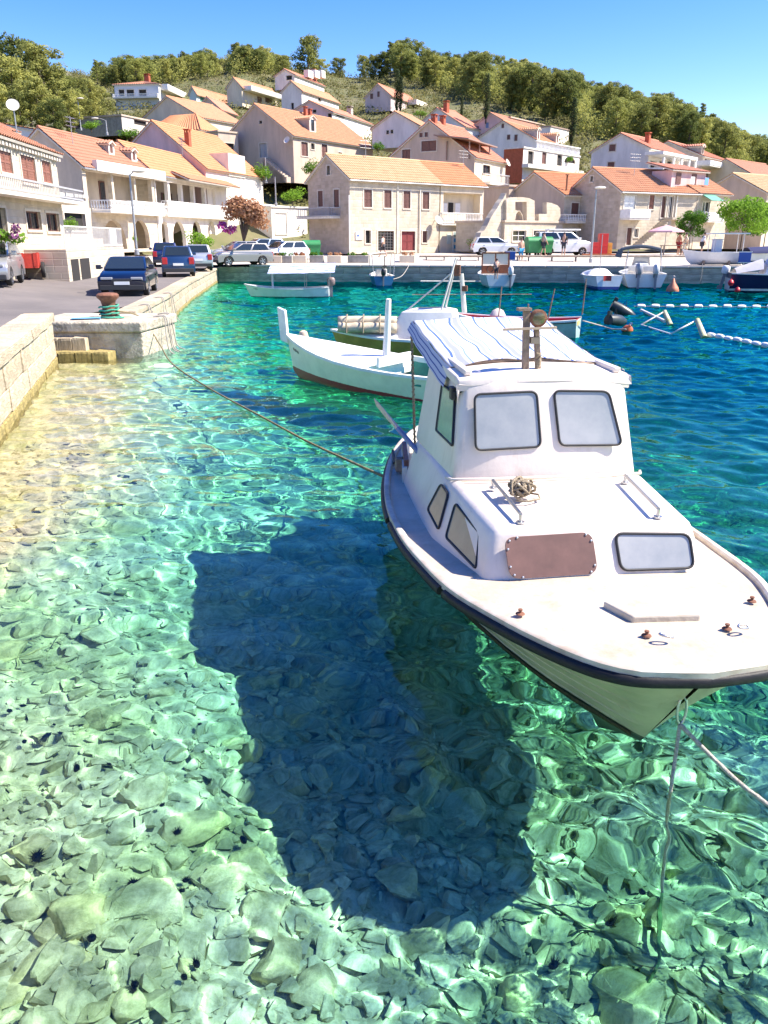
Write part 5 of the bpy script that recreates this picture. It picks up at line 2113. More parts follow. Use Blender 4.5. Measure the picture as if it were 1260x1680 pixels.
def car(label, group, loc, rz, paint, L=4.0, W=1.68, H_=1.42, shape='hatch', name='parked_car', lower=None):
    """x forward, y left. Body from a side outline with wheel arches, cabin with proud glass."""
    root = thing(name, label, 'car', loc, rz, group)
    fx, rx = L * .5, -L * .5
    wb_f, wb_r, wr = L * .31, -L * .30, .31
    hood = H_ * .62
    belt = H_ * .66
    nose = H_ * .5
    tail = belt if shape != 'sedan' else H_ * .68

    def arc(cx, r_):
        return [(cx + r_ * math.cos(a), .28 + r_ * math.sin(a)) for a in [math.pi * k / 10 for k in range(11)]]
    a1, a2 = arc(wb_f, wr + .06), arc(wb_r, wr + .06)
    out = [(fx - .06, .22)] + [(p[0], max(.2, p[1])) for p in a1] + [(p[0], max(.2, p[1])) for p in a2] + [(rx + .05, .24), (rx, .45), (rx + .02, tail * .8), (rx + .1, tail)]
    if shape == 'sedan':
        out += [(rx + .75, belt + .02)]
    out += [(rx + 1.0, belt), (fx - 1.15, belt), (fx - .9, belt - .03), (fx - .35, hood * .93), (fx - .1, nose * .98), (fx, nose * .8), (fx, .42)]
    mb = MB()
    secs = [(-.5, .93), (-.47, 1), (.47, 1), (.5, .93)]
    P_ = []
    for (yy_, k) in ((-.5, 0), (-.46, 1), (.46, 1), (.5, 0)):
        row = []
        for (x, z) in out:
            inset = .045 if (z > belt * .82 and k == 0) else 0
            row.append(Vector((x * (1 - (.012 if k == 0 else 0)), yy_ * W * (1 - inset * 1.3), z - (inset * .9))))
        P_.append(row)
    mb.grid(P_, closed=True)
    n = len(out)
    for s_, row in ((1, P_[0]), (-1, P_[-1])):
        tris = tessellate_polygon([[Vector((p.x, p.z, 0)) for p in row]])
        mb.add(row, [tuple(t_) for t_ in tris])
    mb.build('body', paint, root, smooth=True, sharp=35)
    # cabin
    if shape == 'van':
        c = [(rx + .03, belt), (rx + .1, H_ - .02), (fx - 1.75, H_ - .02), (fx - 1.0, belt)]
    elif shape == 'sedan':
        c = [(rx + .55, belt), (rx + 1.15, H_ - .02), (fx - 1.95, H_ - .02), (fx - 1.05, belt)]
    elif shape == 'coupe':
        c = [(rx + .12, belt), (rx + 1.05, H_ - .02), (fx - 1.95, H_ - .02), (fx - 1.0, belt)]
    else:
        c = [(rx + .1, belt), (rx + .42, H_ - .02), (fx - 1.85, H_ - .02), (fx - .98, belt)]
    wb_, wt = W * .47, W * .385
    mb = MB()
    lo = [(c[0][0], c[0][1]), (c[3][0], c[3][1])]
    A = [Vector((c[0][0], -wb_, c[0][1])), Vector((c[3][0], -wb_, c[3][1])), Vector((c[3][0], wb_, c[3][1])), Vector((c[0][0], wb_, c[0][1]))]
    B = [Vector((c[1][0], -wt, c[1][1])), Vector((c[2][0], -wt, c[2][1])), Vector((c[2][0], wt, c[2][1])), Vector((c[1][0], wt, c[1][1]))]
    mb.add(A + B, [(0, 1, 5, 4), (1, 2, 6, 5), (2, 3, 7, 6), (3, 0, 4, 7), (4, 5, 6, 7), (3, 2, 1, 0)])
    mb.build('roof', paint, root, smooth=True, bevel=.06, seg=3)

    def glass(nm, q, inset, mt=CGLASS, off=.006):
        """q: 4 corners (a,b low; c,d high) -> proud pane inset from the edges"""
        a, b, cc, d = q
        n = (b - a).cross(d - a).normalized()
        cen = (a + b + cc + d) / 4
        if n.dot(cen - Vector((0, 0, .7))) < 0:
            n = -n
        f = lambda s_, t_: (a.lerp(b, s_)).lerp(d.lerp(cc, s_), t_)
        i, j = inset
        rows_ = [[f(s_, t_) + n * off for s_ in (i, i + .04, .5, 1 - i - .04, 1 - i)] for t_ in (j, .5, 1 - j)]
        m2 = MB()
        m2.grid(rows_)
        return m2.build(nm, mt, root)
    glass('windscreen', (A[2], A[1], B[1], B[2]), (.05, .07), CGLASS, .012)
    glass('rear_window', (A[0], A[3], B[3], B[0]), (.09, .1), CGLASS, .012)
    for s_, (a, b, cc, d) in ((-1, (A[0], A[1], B[1], B[0])), (1, (A[3], A[2], B[2], B[3]))):
        for (t0, t1) in ((.06, .5), (.53, .95)):
            q = (a.lerp(b, t0), a.lerp(b, t1), d.lerp(cc, max(.04, min(.93, t1))), d.lerp(cc, max(.04, min(.96, t0))))
            glass('side_window', q, (.02, .1), CGLASS, .012)
    for wx in (wb_f, wb_r):
        for s_ in (-1, 1):
            Mx = Matrix.Translation((wx, s_ * (W / 2 - .1), .29)) @ Matrix.Rotation(math.pi / 2 * -s_, 4, 'X')
            mb = MB()
            mb.lathe([(.2, -.09), (.29, -.085), (.31, -.04), (.31, .05), (.29, .09), (.2, .095)], 20, 0, Mx)
            ty = mb.build('wheel', TYRE, root, smooth=True)
            mb = MB()
            mb.lathe([(.19, .08), (.2, .1), (.17, .085), (.05, .07), (.02, .085)], 20, 0, Mx)
            for k in range(5):
                Q = Mx @ Matrix.Rotation(k * 2 * math.pi / 5, 4, 'Z')
                mb.box(.03, -.025, .08, .185, .025, .1, 0, Q)
            mb.build('rim', RIM, ty)
    for s_ in (-1, 1):
        mb = MB()
        mb.box(fx - .13, s_ * W * .31 - .2, nose * .86, fx + .012, s_ * W * .31 + .2, nose * .99)
        mb.build('headlight', HLIGHT, root, bevel=.02)
        mb = MB()
        mb.box(rx - .012, s_ * W * .40 - .13, tail * .62, rx + .16, s_ * W * .40 + .13, tail * .95)
        mb.build('taillight', RLIGHT, root, bevel=.02)
        mb = MB()
        mb.box(fx - 1.25, s_ * (W / 2 + .1) - .09, belt + .02, fx - 1.1, s_ * (W / 2 + .1) + .09, belt + .17)
        mb.box(fx - 1.2, s_ * (W / 2 - .03) - .05, belt + .04, fx - 1.15, s_ * (W / 2 - .0) + .05, belt + .1)
        mb.build('wing_mirror', paint, root, bevel=.025)
    mb = MB()
    mb.box(fx - .05, -.26, .4, fx + .03, .26, .51)
    mb.build('number_plate', PLATE, root)
    mb = MB()
    zp = .62 if shape in ('hatch', 'van') else .5
    mb.box(rx - .02, -.26, zp - .06, rx + .05, .26, zp + .06)
    mb.build('number_plate', PLATE, root)
    mb = MB()
    mb.box(fx - .12, -W * .46, .22, fx + .025, W * .46, .39)
    mb.box(fx - .06, -W * .22, nose * .76, fx + .008, W * .22, nose * .92)
    mb.build('bumper', lower or PLASTIC, root, bevel=.02)
    mb = MB()
    mb.box(rx - .025, -W * .46, .24, rx + .12, W * .46, .42)
    mb.build('bumper', lower or PLASTIC, root, bevel=.02)
    mb = MB()
    mb.box(fx - 3.1, -.0 - W * .5, belt * .78, fx - 3.0 + .06, -W * .5 + .012, belt * .82)
    mb.box(fx - 3.1, W * .5 - .012, belt * .78, fx - 3.0 + .06, W * .5, belt * .82)
    mb.build('door_handle', PLASTIC, root)
    return root


def heading(a, b):
    return math.atan2(b[1] - a[1], b[0] - a[0])


KD = math.atan2(-8, 1.3)                       # along the quay towards the camera
p = atY(208, 475, 31.2)
car('dark blue hatchback facing the camera on the quay road, black bumper', 'cars parked along the quay road', (p.x + .12, 31.3, g_street(31)), KD + .0, car_paint('dark_blue_paint', (.005, .011, .034)), 4.2, 1.64, 1.32, 'coupe')
p = atY(288, 450, 44)
car('bright blue small hatchback seen from behind on the quay road', 'cars parked along the quay road', (p.x, 44.6, g_street(44.5)), KD + math.pi + .1, car_paint('mid_blue_paint', (.02, .055, .14)), 3.7, 1.66, 1.52, 'hatch')
p = atY(318, 440, 50)
car('silver hatchback with red lamps parked behind the bright blue car', 'cars parked along the quay road', (p.x, 51, g_street(51)), KD + math.pi + .1, car_paint('silver_paint', (.55, .56, .57), .5), 3.8, 1.66, 1.48, 'hatch')
p = atY(272, 425, 56)
car('dark navy car half hidden behind the bright blue car', 'cars parked along the quay road', (p.x, 56, g_street(56)), KD + math.pi + .1, car_paint('navy_paint', (.015, .03, .12)), 3.9, 1.66, 1.5, 'hatch')
p = atY(388, 432, 55)
car('grey beige hatchback turned sideways near the quay corner', 'cars parked at the corner', (p.x, 57, g_street(56)), math.pi + .55, car_paint('grey_beige_paint', (.30, .28, .26), .5), 4.0, 1.68, 1.45, 'hatch')
p = atY(392, 420, 62)
car('long silver grey car behind the grey beige hatchback', 'cars parked at the corner', (p.x, 62.5, g_street(62)), math.pi + .4, car_paint('silver_grey_paint', (.42, .42, .42), .5), 4.5, 1.75, 1.45, 'sedan')
p = atY(424, 410, 68)
car('blue grey car parked by the white wall at the bend', 'cars parked at the corner', (p.x, 69, g_street(68)), math.pi + .5, car_paint('blue_grey_paint', (.3, .36, .44), .5), 4.2, 1.7, 1.5, 'hatch')
p = atY(458, 420, 60)
car('pale silver hatchback beside the flower planters', 'cars parked at the corner', (p.x, 62, g_street(62)), math.pi + .75, car_paint('pale_silver_paint', (.66, .68, .70), .3), 3.9, 1.66, 1.45, 'hatch')
p = atY(812, 416, 69)
car('white hatchback parked sideways before the broken wall', 'cars parked on the upper road', (p.x, 69, 1.49), .06, car_paint('white_paint_car', (.74, .75, .76), .1), 3.9, 1.64, 1.4, 'hatch')
p = atY(925, 415, 68)
vn = car('white van with a white boat tender on its roof rack', 'cars parked on the upper road', (p.x, 68.5, 1.49), .08, car_paint('van_white', (.76, .76, .75), .05), 4.5, 1.75, 1.8, 'van', name='white_van')
p = atY(-14, 460, 30.0)
car('silver grey car cut off by the left picture edge beside the red trailer', 'cars parked along the quay road', (p.x - .2, 30.6, road_z(p.x, 30.6)), KD + .1, car_paint('left_silver_paint', (.42, .42, .42), .5), 4.0, 1.68, 1.5, 'hatch')
# load on the van roof
t_ = thing('roof_load', 'white plank shaped load strapped on the van roof', 'cargo', (p.x * 0 + vn.location.x, vn.location.y, 1.49 + 1.8), .08)
mb = MB()
for k in range(3):
    mb.box(-1.4, -.6 + k * .42, .08, 1.2, -.22 + k * .42, .2)
mb.build('board', WHITE, t_, bevel=.03)
mb = MB()
for x in (-1.0, .8):
    mb.box(x - .03, -.7, 0, x + .03, .7, .075)
mb.build('rack', GALV, t_)
# red farm trailer
p = atY(37, 452, 34.5)
t_ = thing('red_trailer', 'open red box trailer with one big wheel showing, beside the corner house', 'trailer', (p.x, 34.5, road_z(p.x, 34.5)), KD + .15)
RPAINT = M('red_paint', (.5, .05, .03), .5, var=.25, scale=5)
mb = MB()
mb.box(-1.15, -.72, .42, 1.15, .72, .48)
mb.build('floor', RPAINT, t_)
for (x0, y0, x1, y1) in ((-1.15, -.72, 1.15, -.68), (-1.15, .68, 1.15, .72), (-1.15, -.679, -1.11, .679), (1.11, -.679, 1.15, .679)):
    mb = MB()
    mb.box(x0, y0, .485, x1, y1, .98)
    L = max(x1 - x0, y1 - y0)
    for k in range(4):
        if x1 - x0 > 1:
            xx = x0 + .05 + (L - .16) * k / 3
            mb.box(xx, y0 - .02, .485, xx + .06, y1 + .02, 1.0)
        else:
            yy_ = y0 + .03 + (L - .12) * k / 3
            mb.box(x0 - .02, yy_, .485, x1 + .02, yy_ + .06, 1.0)
    mb.build('side_panel', RPAINT, t_)
for s_ in (-1, 1):
    Mx = Matrix.Translation((.1, s_ * .83, .32)) @ Matrix.Rotation(math.pi / 2 * -s_, 4, 'X')
    mb = MB()
    mb.lathe([(.18, -.08), (.3, -.07), (.32, -.02), (.32, .03), (.3, .07), (.18, .075)], 20, 0, Mx)
    o = mb.build('wheel', TYRE, t_, smooth=True)
    mb = MB()
    mb.lathe([(.17, .06), (.12, .08), (.03, .09)], 16, 0, Mx)
    mb.build('rim', RIM, o)
mb = MB()
mb.tube([(1.15, 0, .43), (2.2, 0, .42)], .04, 6)
mb.build('drawbar', RPAINT, t_)

# ================================================================== street furniture
def lamp_post(u, vb, vt, Y, label, arm=0, lamp=True):
    a, b = atY(u, vb, Y), atY(u, vt, Y)
    Hh = b.z - a.z
    t_ = thing('street_lamp' if lamp else 'utility_pole', label, 'street lamp' if lamp else 'pole', a)
    mb = MB()
    mb.lathe([(.14, 0), (.14, .25), (.07, .3), (.06, Hh * .6), (.045, Hh)], 10)
    mb.build('pole', GALV, t_, smooth=True)
    if lamp:
        mb = MB()
        mb.tube([(0, 0, Hh - .05), (arm * .5, 0, Hh + .15), (arm, 0, Hh + .15)], .03, 6)
        mb.build('arm', GALV, t_)
        mb = MB()
        mb.lathe([(.03, .1), (.22, .06), (.26, 0), (.2, -.06), (.05, -.08)], 12, 0, Matrix.Translation((arm, 0, Hh + .15)) @ Matrix.Scale(1.5, 4, (1, 0, 0)))
        mb.build('lamp_head', OFFWHITE, t_, smooth=True)
    return t_


lamp_post(225, 418, 286, 47, 'thin grey street lamp before the stone arcades', .5)
lamp_post(969, 431, 312, 58, 'grey street lamp with broad head on the far quay', .25)
lamp_post(133, 214, 164, 100, 'pale street lamp below the pine clump', .3)
lamp_post(176, 222, 197, 92, 'short street lamp with side arm above the arcade roof', -1.1)
lamp_post(453, 338, 290, 84, 'thin white pole in the garden beside the stone house', 0, False)
lamp_post(437, 300, 258, 98, 'pale pole by the foot of the outside stair', 0, False)


def bench(u, v, Y, L, label):
    p = atY(u, v, Y)
    t_ = thing('bench', label, 'bench', (p.x, Y, 1.08), math.atan(-.0877), 'benches on the quay')
    W2 = M('bench_wood', (.3, .19, .12), .8, var=.3, scale=8)
    for k in range(3):
        mb = MB()
        mb.box(-L / 2, -.2 + k * .14, .43, L / 2, -.08 + k * .14, .47)
        mb.build('slat', W2, t_)
    for x in (-L / 2 + .1, L / 2 - .1):
        mb = MB()
        mb.box(x - .04, -.2, 0, x + .04, -.12, .425)
        mb.box(x - .04, .14, 0, x + .04, .22, .425)
        mb.box(x - .04, -.119, .36, x + .04, .139, .425)
        mb.build('leg', M('iron', (.12, .11, .11), .6), t_)


bench(714, 424, 61.5, 1.5, 'brown slatted bench nearest the cream house on the quay')
bench(770, 424, 61.4, 1.5, 'brown slatted bench below the white hatchback end of the quay')
bench(925, 424, 61, 1.9, 'long brown bench in front of the white van')
bench(858, 424, 61.2, 1.0, 'short brown bench beside the man in blue shorts')
# rubble retaining wall of the upper road
t_ = thing('rubble_wall', 'low rubble stone wall holding up the harbour road behind the benches', 'wall', (RUB_X, 63.1, 0))
mb = MB()
mb.box(0, -.25, .9, 40, .2, 1.5)
mb.build('core', masonry('rubble_face', (.62, .54, .42), (.52, .44, .34), (.3, .25, .2), .4, .2, 1.0), t_)
mb = MB()
for i in range(620):
    x, z = rnd.uniform(0, 40), rnd.uniform(1.1, 1.42)
    w, hh = rnd.uniform(.12, .3), rnd.uniform(.06, .14)
    mb.box(x, -.25 - rnd.uniform(.02, .06), z, x + w, -.24, z + hh)
tag(mb.build('rubble_stones', WALLMATS[1], t_), kind='stuff')
mb = MB()
mb.box(-.05, -.32, 1.505, 40, .25, 1.58)
mb.build('coping', QUAYSTONE, t_)


def wheelie(u, v, Y, label, lid=True, s=1.0):
    p = atY(u, v, Y)
    t_ = thing('dumpster', label, 'dumpster', (p.x, Y, plaza_z(p.x, Y)), .2)
    G = M('bin_green', (.03, .23, .07), .5, var=.15)
    mb = MB()
    w, d = .68, .5
    for (z0, z1, k0, k1) in ((.22, 1.05, .85, 1.0),):
        A = [Vector((x * w * k0, y * d * k0, z0)) for x, y in ((-1, -1), (1, -1), (1, 1), (-1, 1))]
        B = [Vector((x * w * k1, y * d * k1, z1)) for x, y in ((-1, -1), (1, -1), (1, 1), (-1, 1))]
        mb.grid([A, B], closed=True)
        mb.add(A, [(3, 2, 1, 0)])
    mb.box(-w * 1.05, -d * 1.05, 1.05, w * 1.05, d * 1.05, 1.1)
    mb.build('bin_body', G, t_)
    mb = MB()
    P_ = [[Vector((x, d * math.cos(a), 1.1 + .32 * math.sin(a))) for a in [math.pi * k / 8 for k in range(9)]] for x in (-w, w)]
    mb.grid(P_)
    for row in P_:
        mb.add(row, [tuple(range(9))])
    mb.build('lid', G, t_, smooth=True)
    for x in (-1, 1):
        for y in (-1, 1):
            mb = MB()
            mb.lathe([(.03, -.03), (.1, -.03), (.1, .03), (.03, .03)], 12, 0, Matrix.Translation((x * w * .7, y * d * .6, .1)) @ Matrix.Rotation(math.pi / 2, 4, 'X'))
            mb.build('wheel', BLACK, t_)
    return t_


wheelie(511, 417, 66, 'green round lidded dumpster beside the flower planters')
wheelie(876, 416, 67, 'dark green dumpster behind the van near the ruin')
wheelie(890, 416, 67.5, 'green dumpster next to the van rear')
# planters with plants at the quay edge
PL = []
for i, (u, Y, w) in enumerate(((431, 60, 1.0), (452, 60, 1.0), (470, 60, .9), (492, 60.4, 1.0), (520, 60.6, 1.0), (549, 60.5, 1.0), (588, 60.5, 1.5), (668, 60.6, 1.1))):
    p = atY(u, 428, Y)
    t_ = thing('planter', 'concrete planter with small reddish plants, number %s from the quay corner' % ('one two three four five six seven eight'.split()[i]), 'planter', (p.x, Y, plaza_z(p.x, Y)), -.05, 'planters along the quay')
    t_['label'] = ['concrete planter touching the quay corner by the grey beige car', 'concrete planter in front of the pale silver hatchback', 'small planter between the silver hatchback and the dumpster', 'planter just left of the green dumpster',
                   'planter below the green dumpster with sparse plants', 'planter before the shaded gable of the stone house', 'wide grey planter in front of the shop sign', 'planter with reddish plant by the blue boat mooring'][i]
    mb = MB()
    mb.box(-w / 2, -.3, 0, w / 2, .3, .5)
    mb.build('trough', [QUAYGREY, CREAM][i % 2], t_, bevel=.03)
    mb = MB()
    rr = random.Random(i)
    for k in range(5):
        leaf_cloud(mb, (rr.uniform(-w * .4, w * .4), rr.uniform(-.15, .15), .6), .17, 26, .1, rr)
    mb.build('foliage', BOUG if i % 2 else BROAD, t_)
# parasol and stall
p = atY(1090, 409, 68)
t_ = thing('parasol', 'faded pink parasol over a small table beneath the outside stair', 'parasol', (p.x, 68, 1.49))
mb = MB()
mb.lathe([(1.45, 1.75), (1.42, 1.86), (.75, 2.1), (.05, 2.28)], 8)
mb.build('canopy', M('pink_cloth', (.62, .36, .38), .8), t_)
mb = MB()
mb.tube([(0, 0, 0), (0, 0, 2.2)], .03, 8)
mb.build('pole', GALV, t_)
t_ = thing('table', 'wooden table under the pink parasol', 'table', (p.x + .5, 67.6, 1.49))
mb = MB()
mb.box(-.9, -.4, .72, .9, .4, .77)
mb.build('table_top', WOOD, t_)
for x in (-.8, .8):
    for y in (-.32, .32):
        mb = MB()
        mb.box(x - .03, y - .03, 0, x + .03, y + .03, .715)
        mb.build('leg', WOOD, t_)
# red drinks crates / stand
p = atY(986, 408, 68)
t_ = thing('red_stand', 'bright red stepped drinks stand beside the grey end house', 'stand', (p.x, 68, 1.49))
RP = M('stand_red', (.62, .03, .025), .4)
for (x0, x1, z1, c) in ((-.85, -.25, 1.0, RP), (-.245, .45, 1.65, RP), (.455, .8, .95, M('stand_orange', (.7, .3, .04), .5))):
    mb = MB()
    mb.box(x0, -.35, 0, x1, .35, z1)
    for k in range(3):
        mb.box(x0 + .05, -.37, .15 + k * .3, x1 - .05, -.34, .2 + k * .3)
    mb.build('crate_stack', c, t_, bevel=.02)
mb = MB()
mb.box(-1.6, -.9, 0, 1.0, -.4, .12)
mb.build('base', M('stand_base', (.45, .15, .06), .8), t_)
# small signs on the harbour
for (u, v0, v1, Y, w, lab) in ((837, 413, 426, 52, 16, 'blue rectangular sheet on a pole behind the brown cabin boat'), (1221, 414, 430, 50, 20, 'blue padded cover standing by the moored boats on the right')):
    p = atY(u, v1, Y)
    q = atY(u, v0, Y)
    t_ = thing('blue_sign', lab, 'sign', (p.x, Y, q_front(p.x) * 0 + .3))
    hw = w / 2 / 1394 * Y * 1.02
    mb = MB()
    mb.box(-hw, -.03, p.z - .3, hw, .03, q.z - .3)
    mb.build('panel', M('sign_panel_blue', (.015, .07, .32), .5), t_, bevel=.02)
    mb = MB()
    mb.box(-hw - .05, -.02, p.z - .36, hw + .05, .02, p.z - .302)
    mb.box(-hw - .05, -.02, q.z - .298, hw + .05, .02, q.z - .25)
    mb.tube([(0, .06, 0), (0, .06, q.z - .3)], .03, 6)
    mb.build('frame', OFFWHITE, t_)

# ================================================================== bollard on the landing block
p = Vector((-7.05, 21.2, .866))
t_ = thing('bollard', 'rusty mushroom topped bollard with green rope wound round its foot', 'bollard', p)
mb = MB()
mb.lathe([(.23, 0), (.21, .06), (.17, .12), (.16, .3), (.19, .42), (.27, .5), (.28, .56), (.24, .6), (.12, .62), (.02, .625)], 24)
mb.build('post', RUST, t_, smooth=True, sharp=50)
GRN = mat('green_rope', (.06, .33, .22), .85, var=.3, scale=40, bump=.4)
t_ = thing('mooring_rope', 'green rope coiled round the foot of the rusty bollard', 'rope', p)
mb = MB()
mb.tube([(.24 * math.cos(a), .24 * math.sin(a), .04 + .028 * a / 2 + .01 * math.sin(a * 5)) for a in [k * .35 for k in range(60)]], .022, 6)
for s in range(3):
    mb.tube([(.2, -.1, .05), (.36 + .05 * s, -.2 - .06 * s, .03), (.1, -.34 - .05 * s, .03), (-.18, -.28, .03)], .02, 6)
mb.build('coil', GRN, t_, smooth='all')
t_ = thing('blue_mat', 'folded light blue cloth lying beside the bollard', 'cloth', (-7.5, 20.75, .868), .3)
mb = MB()
mb.grid([[Vector((x, y, .035 + .02 * noise.noise((x * 4, y * 4, 1)))) for x in np.linspace(-.35, .35, 10)] for y in np.linspace(-.2, .2, 7)])
mb.grid([[Vector((x, y, .004)) for x in (-.35, .35)] for y in (-.2, .2)])
mb.build('cloth', M('light_blue_cloth', (.18, .42, .6), .9), t_, smooth='all')
# floating white debris
p = at(268, 603, 0)
t_ = thing('plastic_bottle', 'white plastic bottle drifting in the shallows before the landing steps', 'bottle', (p.x, p.y, .01), .2)
mb = MB()
mb.lathe([(.01, -.2), (.07, -.19), (.075, -.1), (.075, .1), (.03, .19), (.028, .24), (.005, .245)], 12, 0, Matrix.Rotation(math.pi / 2, 4, 'Y'))
mb.build('bottle', M('bottle_white', (.8, .78, .7), .4), t_, smooth=True)


# ================================================================== people
def person(u, v, Y, label, h=1.72, shirt=None, shorts=(.05, .05, .06), pose='stand', rz=0, hair=(.05, .035, .03), gz=None, lean=0):
    p = atY(u, v, Y)
    z = plaza_z(p.x, Y) if gz is None else gz
    root = thing('person', label, 'person', (p.x, Y, z), rz)
    s = h / 1.72
    SK = M('skin', (.5, .29, .2), .6)
    st = .22 if pose == 'walk' else .03
    J = {'pel': (0, 0, .94), 'chest': (lean * .25, 0, 1.28), 'neck': (lean * .35, 0, 1.47), 'head': (lean * .4 + .02, 0, 1.60), 'top': (lean * .42 + .01, 0, 1.69)}
    for sd, sg in (('l', 1), ('r', -1)):
        f = st * sg
        J['hip' + sd] = (0, .09 * sg, .9)
        J['kn' + sd] = (f * .7 + .03, .1 * sg, .49)
        J['an' + sd] = (f * 1.2 - .02, .1 * sg, .08)
        J['toe' + sd] = (f * 1.2 + .16, .12 * sg, .03)
        J['sh' + sd] = (lean * .33, .18 * sg, 1.41)
        J['el' + sd] = (lean * .2 - f * .5 - .02, .25 * sg, 1.13)
        J['wr' + sd] = (lean * .3 - f * .6 + .1, .24 * sg, .9)
        J['ha' + sd] = (lean * .3 - f * .6 + .13, .23 * sg, .8)
    RD = dict(pel=.13, chest=.14, neck=.055, head=.095, top=.07, hip=.09, kn=.058, an=.042, toe=.03, sh=.06, el=.042, wr=.03, ha=.034)
    E_ = [('pel', 'chest'), ('chest', 'neck'), ('neck', 'head'), ('head', 'top')]
    for sd in 'lr':
        E_ += [('pel', 'hip' + sd), ('hip' + sd, 'kn' + sd), ('kn' + sd, 'an' + sd), ('an' + sd, 'toe' + sd), ('chest', 'sh' + sd), ('sh' + sd, 'el' + sd), ('el' + sd, 'wr' + sd), ('wr' + sd, 'ha' + sd)]

    def skin(nm, edges, grow, m):
        ks = []
        for e in edges:
            for k in e:
                if k not in ks:
                    ks.append(k)
        me = bpy.data.meshes.new(nm)
        me.from_pydata([Vector(J[k]) * s for k in ks], [(ks.index(a), ks.index(b)) for a, b in edges], [])
        me.materials.append(m)
        o = bpy.data.objects.new(nm, me)
        COL.objects.link(o)
        o.parent = root
        md = o.modifiers.new('skin', 'SKIN')
        for k, vv in zip(ks, me.skin_vertices[0].data):
            q = RD.get(k, RD.get(k[:-1], .05)) * s * grow
            vv.radius = (q, q * (1.25 if k in ('chest', 'pel') else 1))
            vv.use_root = k == ks[0]
        md.use_smooth_shade = True
        sb = o.modifiers.new('sub', 'SUBSURF')
        sb.levels = sb.render_levels = 1
        return o
    skin('body', E_, 1.0, SK)
    if shirt:
        J2 = [('pel', 'chest'), ('chest', 'neck')] + [('chest', 'sh' + d) for d in 'lr'] + [('sh' + d, 'el' + d) for d in 'lr']
        skin('shirt', J2, 1.16, M('shirt_%02d%02d%02d' % tuple(int(c * 99) for c in shirt), shirt, .9))
    skin('shorts', [('pel', 'hipl'), ('pel', 'hipr'), ('hipl', 'knl'), ('hipr', 'knr')], 1.14, M('shorts_%02d%02d%02d' % tuple(int(c * 99) for c in shorts), shorts, .9))
    mb = MB()
    c = (Vector(J['head']) + Vector((-.02, 0, .03))) * s
    P_ = []
    for i in range(6):
        a = math.pi * .55 * i / 5
        P_.append([c + Vector((math.sin(a) * math.cos(b) * .105, math.sin(a) * math.sin(b) * .1, math.cos(a) * .12)) * s for b in [k * math.pi / 5 for k in range(10)]])
    mb.grid(P_, closed=True)
    mb.build('hair', M('hair_%02d' % int(hair[0] * 99), hair, .8), root, smooth='all')
    return root


person(628.5, 416, 70, 'person in white top and dark shorts at the grille door', shirt=(.75, .72, .7), pose='walk', rz=2.6)
person(854, 427, 61.6, 'shirtless man in bright blue shorts on the quay', shorts=(.03, .25, .5), rz=-1.2)
person(924, 417, 66, 'person in black clothes standing before the white van', shirt=(.02, .02, .02), rz=1.2)
person(891, 416, 66.4, 'person in grey top by the green dumpsters', shirt=(.4, .36, .34), pose='walk', rz=.3)
person(1124, 409, 67, 'person in pale dress walking near the small tree', shirt=(.7, .6, .45), shorts=(.7, .6, .45), pose='walk', rz=3.0)
person(1113, 408, 68, 'tanned person in red shorts beside the parasol', shorts=(.4, .06, .06), rz=.5)
person(1151, 407, 66, 'person in white shirt and dark trousers bending by the boats', shirt=(.75, .76, .78), lean=.4, rz=-.2)
person(1160, 433 - 14, 56.5, 'person in white sitting by the console boat', shirt=(.75, .72, .72), h=1.2, gz=1.1) if False else None
# ================================================================== the big motorboat in front
def interp(tab, x):
    if x <= tab[0][0]:
        return tab[0][1]
    for (a, va), (b, vb) in zip(tab, tab[1:]):
        if x <= b:
            return va + (vb - va) * (x - a) / (b - a)
    return tab[-1][1]


def cr(tab, x):
    """smooth (Catmull-Rom) table lookup"""
    n = len(tab)
    if x <= tab[0][0]:
        return tab[0][1]
    if x >= tab[-1][0]:
        return tab[-1][1]
    for i in range(n - 1):
        if x <= tab[i + 1][0]:
            x0, x1 = tab[i][0], tab[i + 1][0]
            t_ = (x - x0) / (x1 - x0)
            p1, p2 = tab[i][1], tab[i + 1][1]
            m1 = (p2 - tab[i - 1][1]) / (x1 - tab[i - 1][0]) * (x1 - x0) if i > 0 else (p2 - p1)
            m2 = (tab[i + 2][1] - p1) / (tab[i + 2][0] - x0) * (x1 - x0) if i < n - 2 else (p2 - p1)
            t2, t3 = t_ * t_, t_ ** 3
            return (2 * t3 - 3 * t2 + 1) * p1 + (t3 - 2 * t2 + t_) * m1 + (-2 * t3 + 3 * t2) * p2 + (t3 - t2) * m2


BX, BY, BA = 1.58, 3.43, math.atan(.115)
boat = thing('motorboat', 'white wooden cabin boat with black rub rail and striped awning moored in the foreground', 'motorboat', (BX, BY, 0), BA)
# local frame: x to starboard side of the picture (right), y aft from the bow, z up
bmx = Matrix.Translation((BX, BY, 0)) @ Matrix.Rotation(BA, 4, 'Z')
bmi = bmx.inverted()
RAILB = [(0, .02), (.04, .30), (.12, .45), (.25, .57), (.5, .72), (.8, .855), (1.3, 1.02), (2, 1.12), (2.6, 1.17), (3.5, 1.17), (4.5, 1.06), (5.5, .84), (6.2, .58), (6.6, .38)]
RAILZ = [(0, .80), (.8, .745), (1.6, .67), (2.5, .60), (3.4, .555), (5, .54), (6.6, .56)]
WLB = [(0, .0), (.12, .34), (.245, .58), (.4, .78), (.57, .86), (.75, .77), (.9, .48), (1, .2)]


def rb(s):
    return max(0, cr(RAILB, s))


def rz_(s):
    return cr(RAILZ, s)


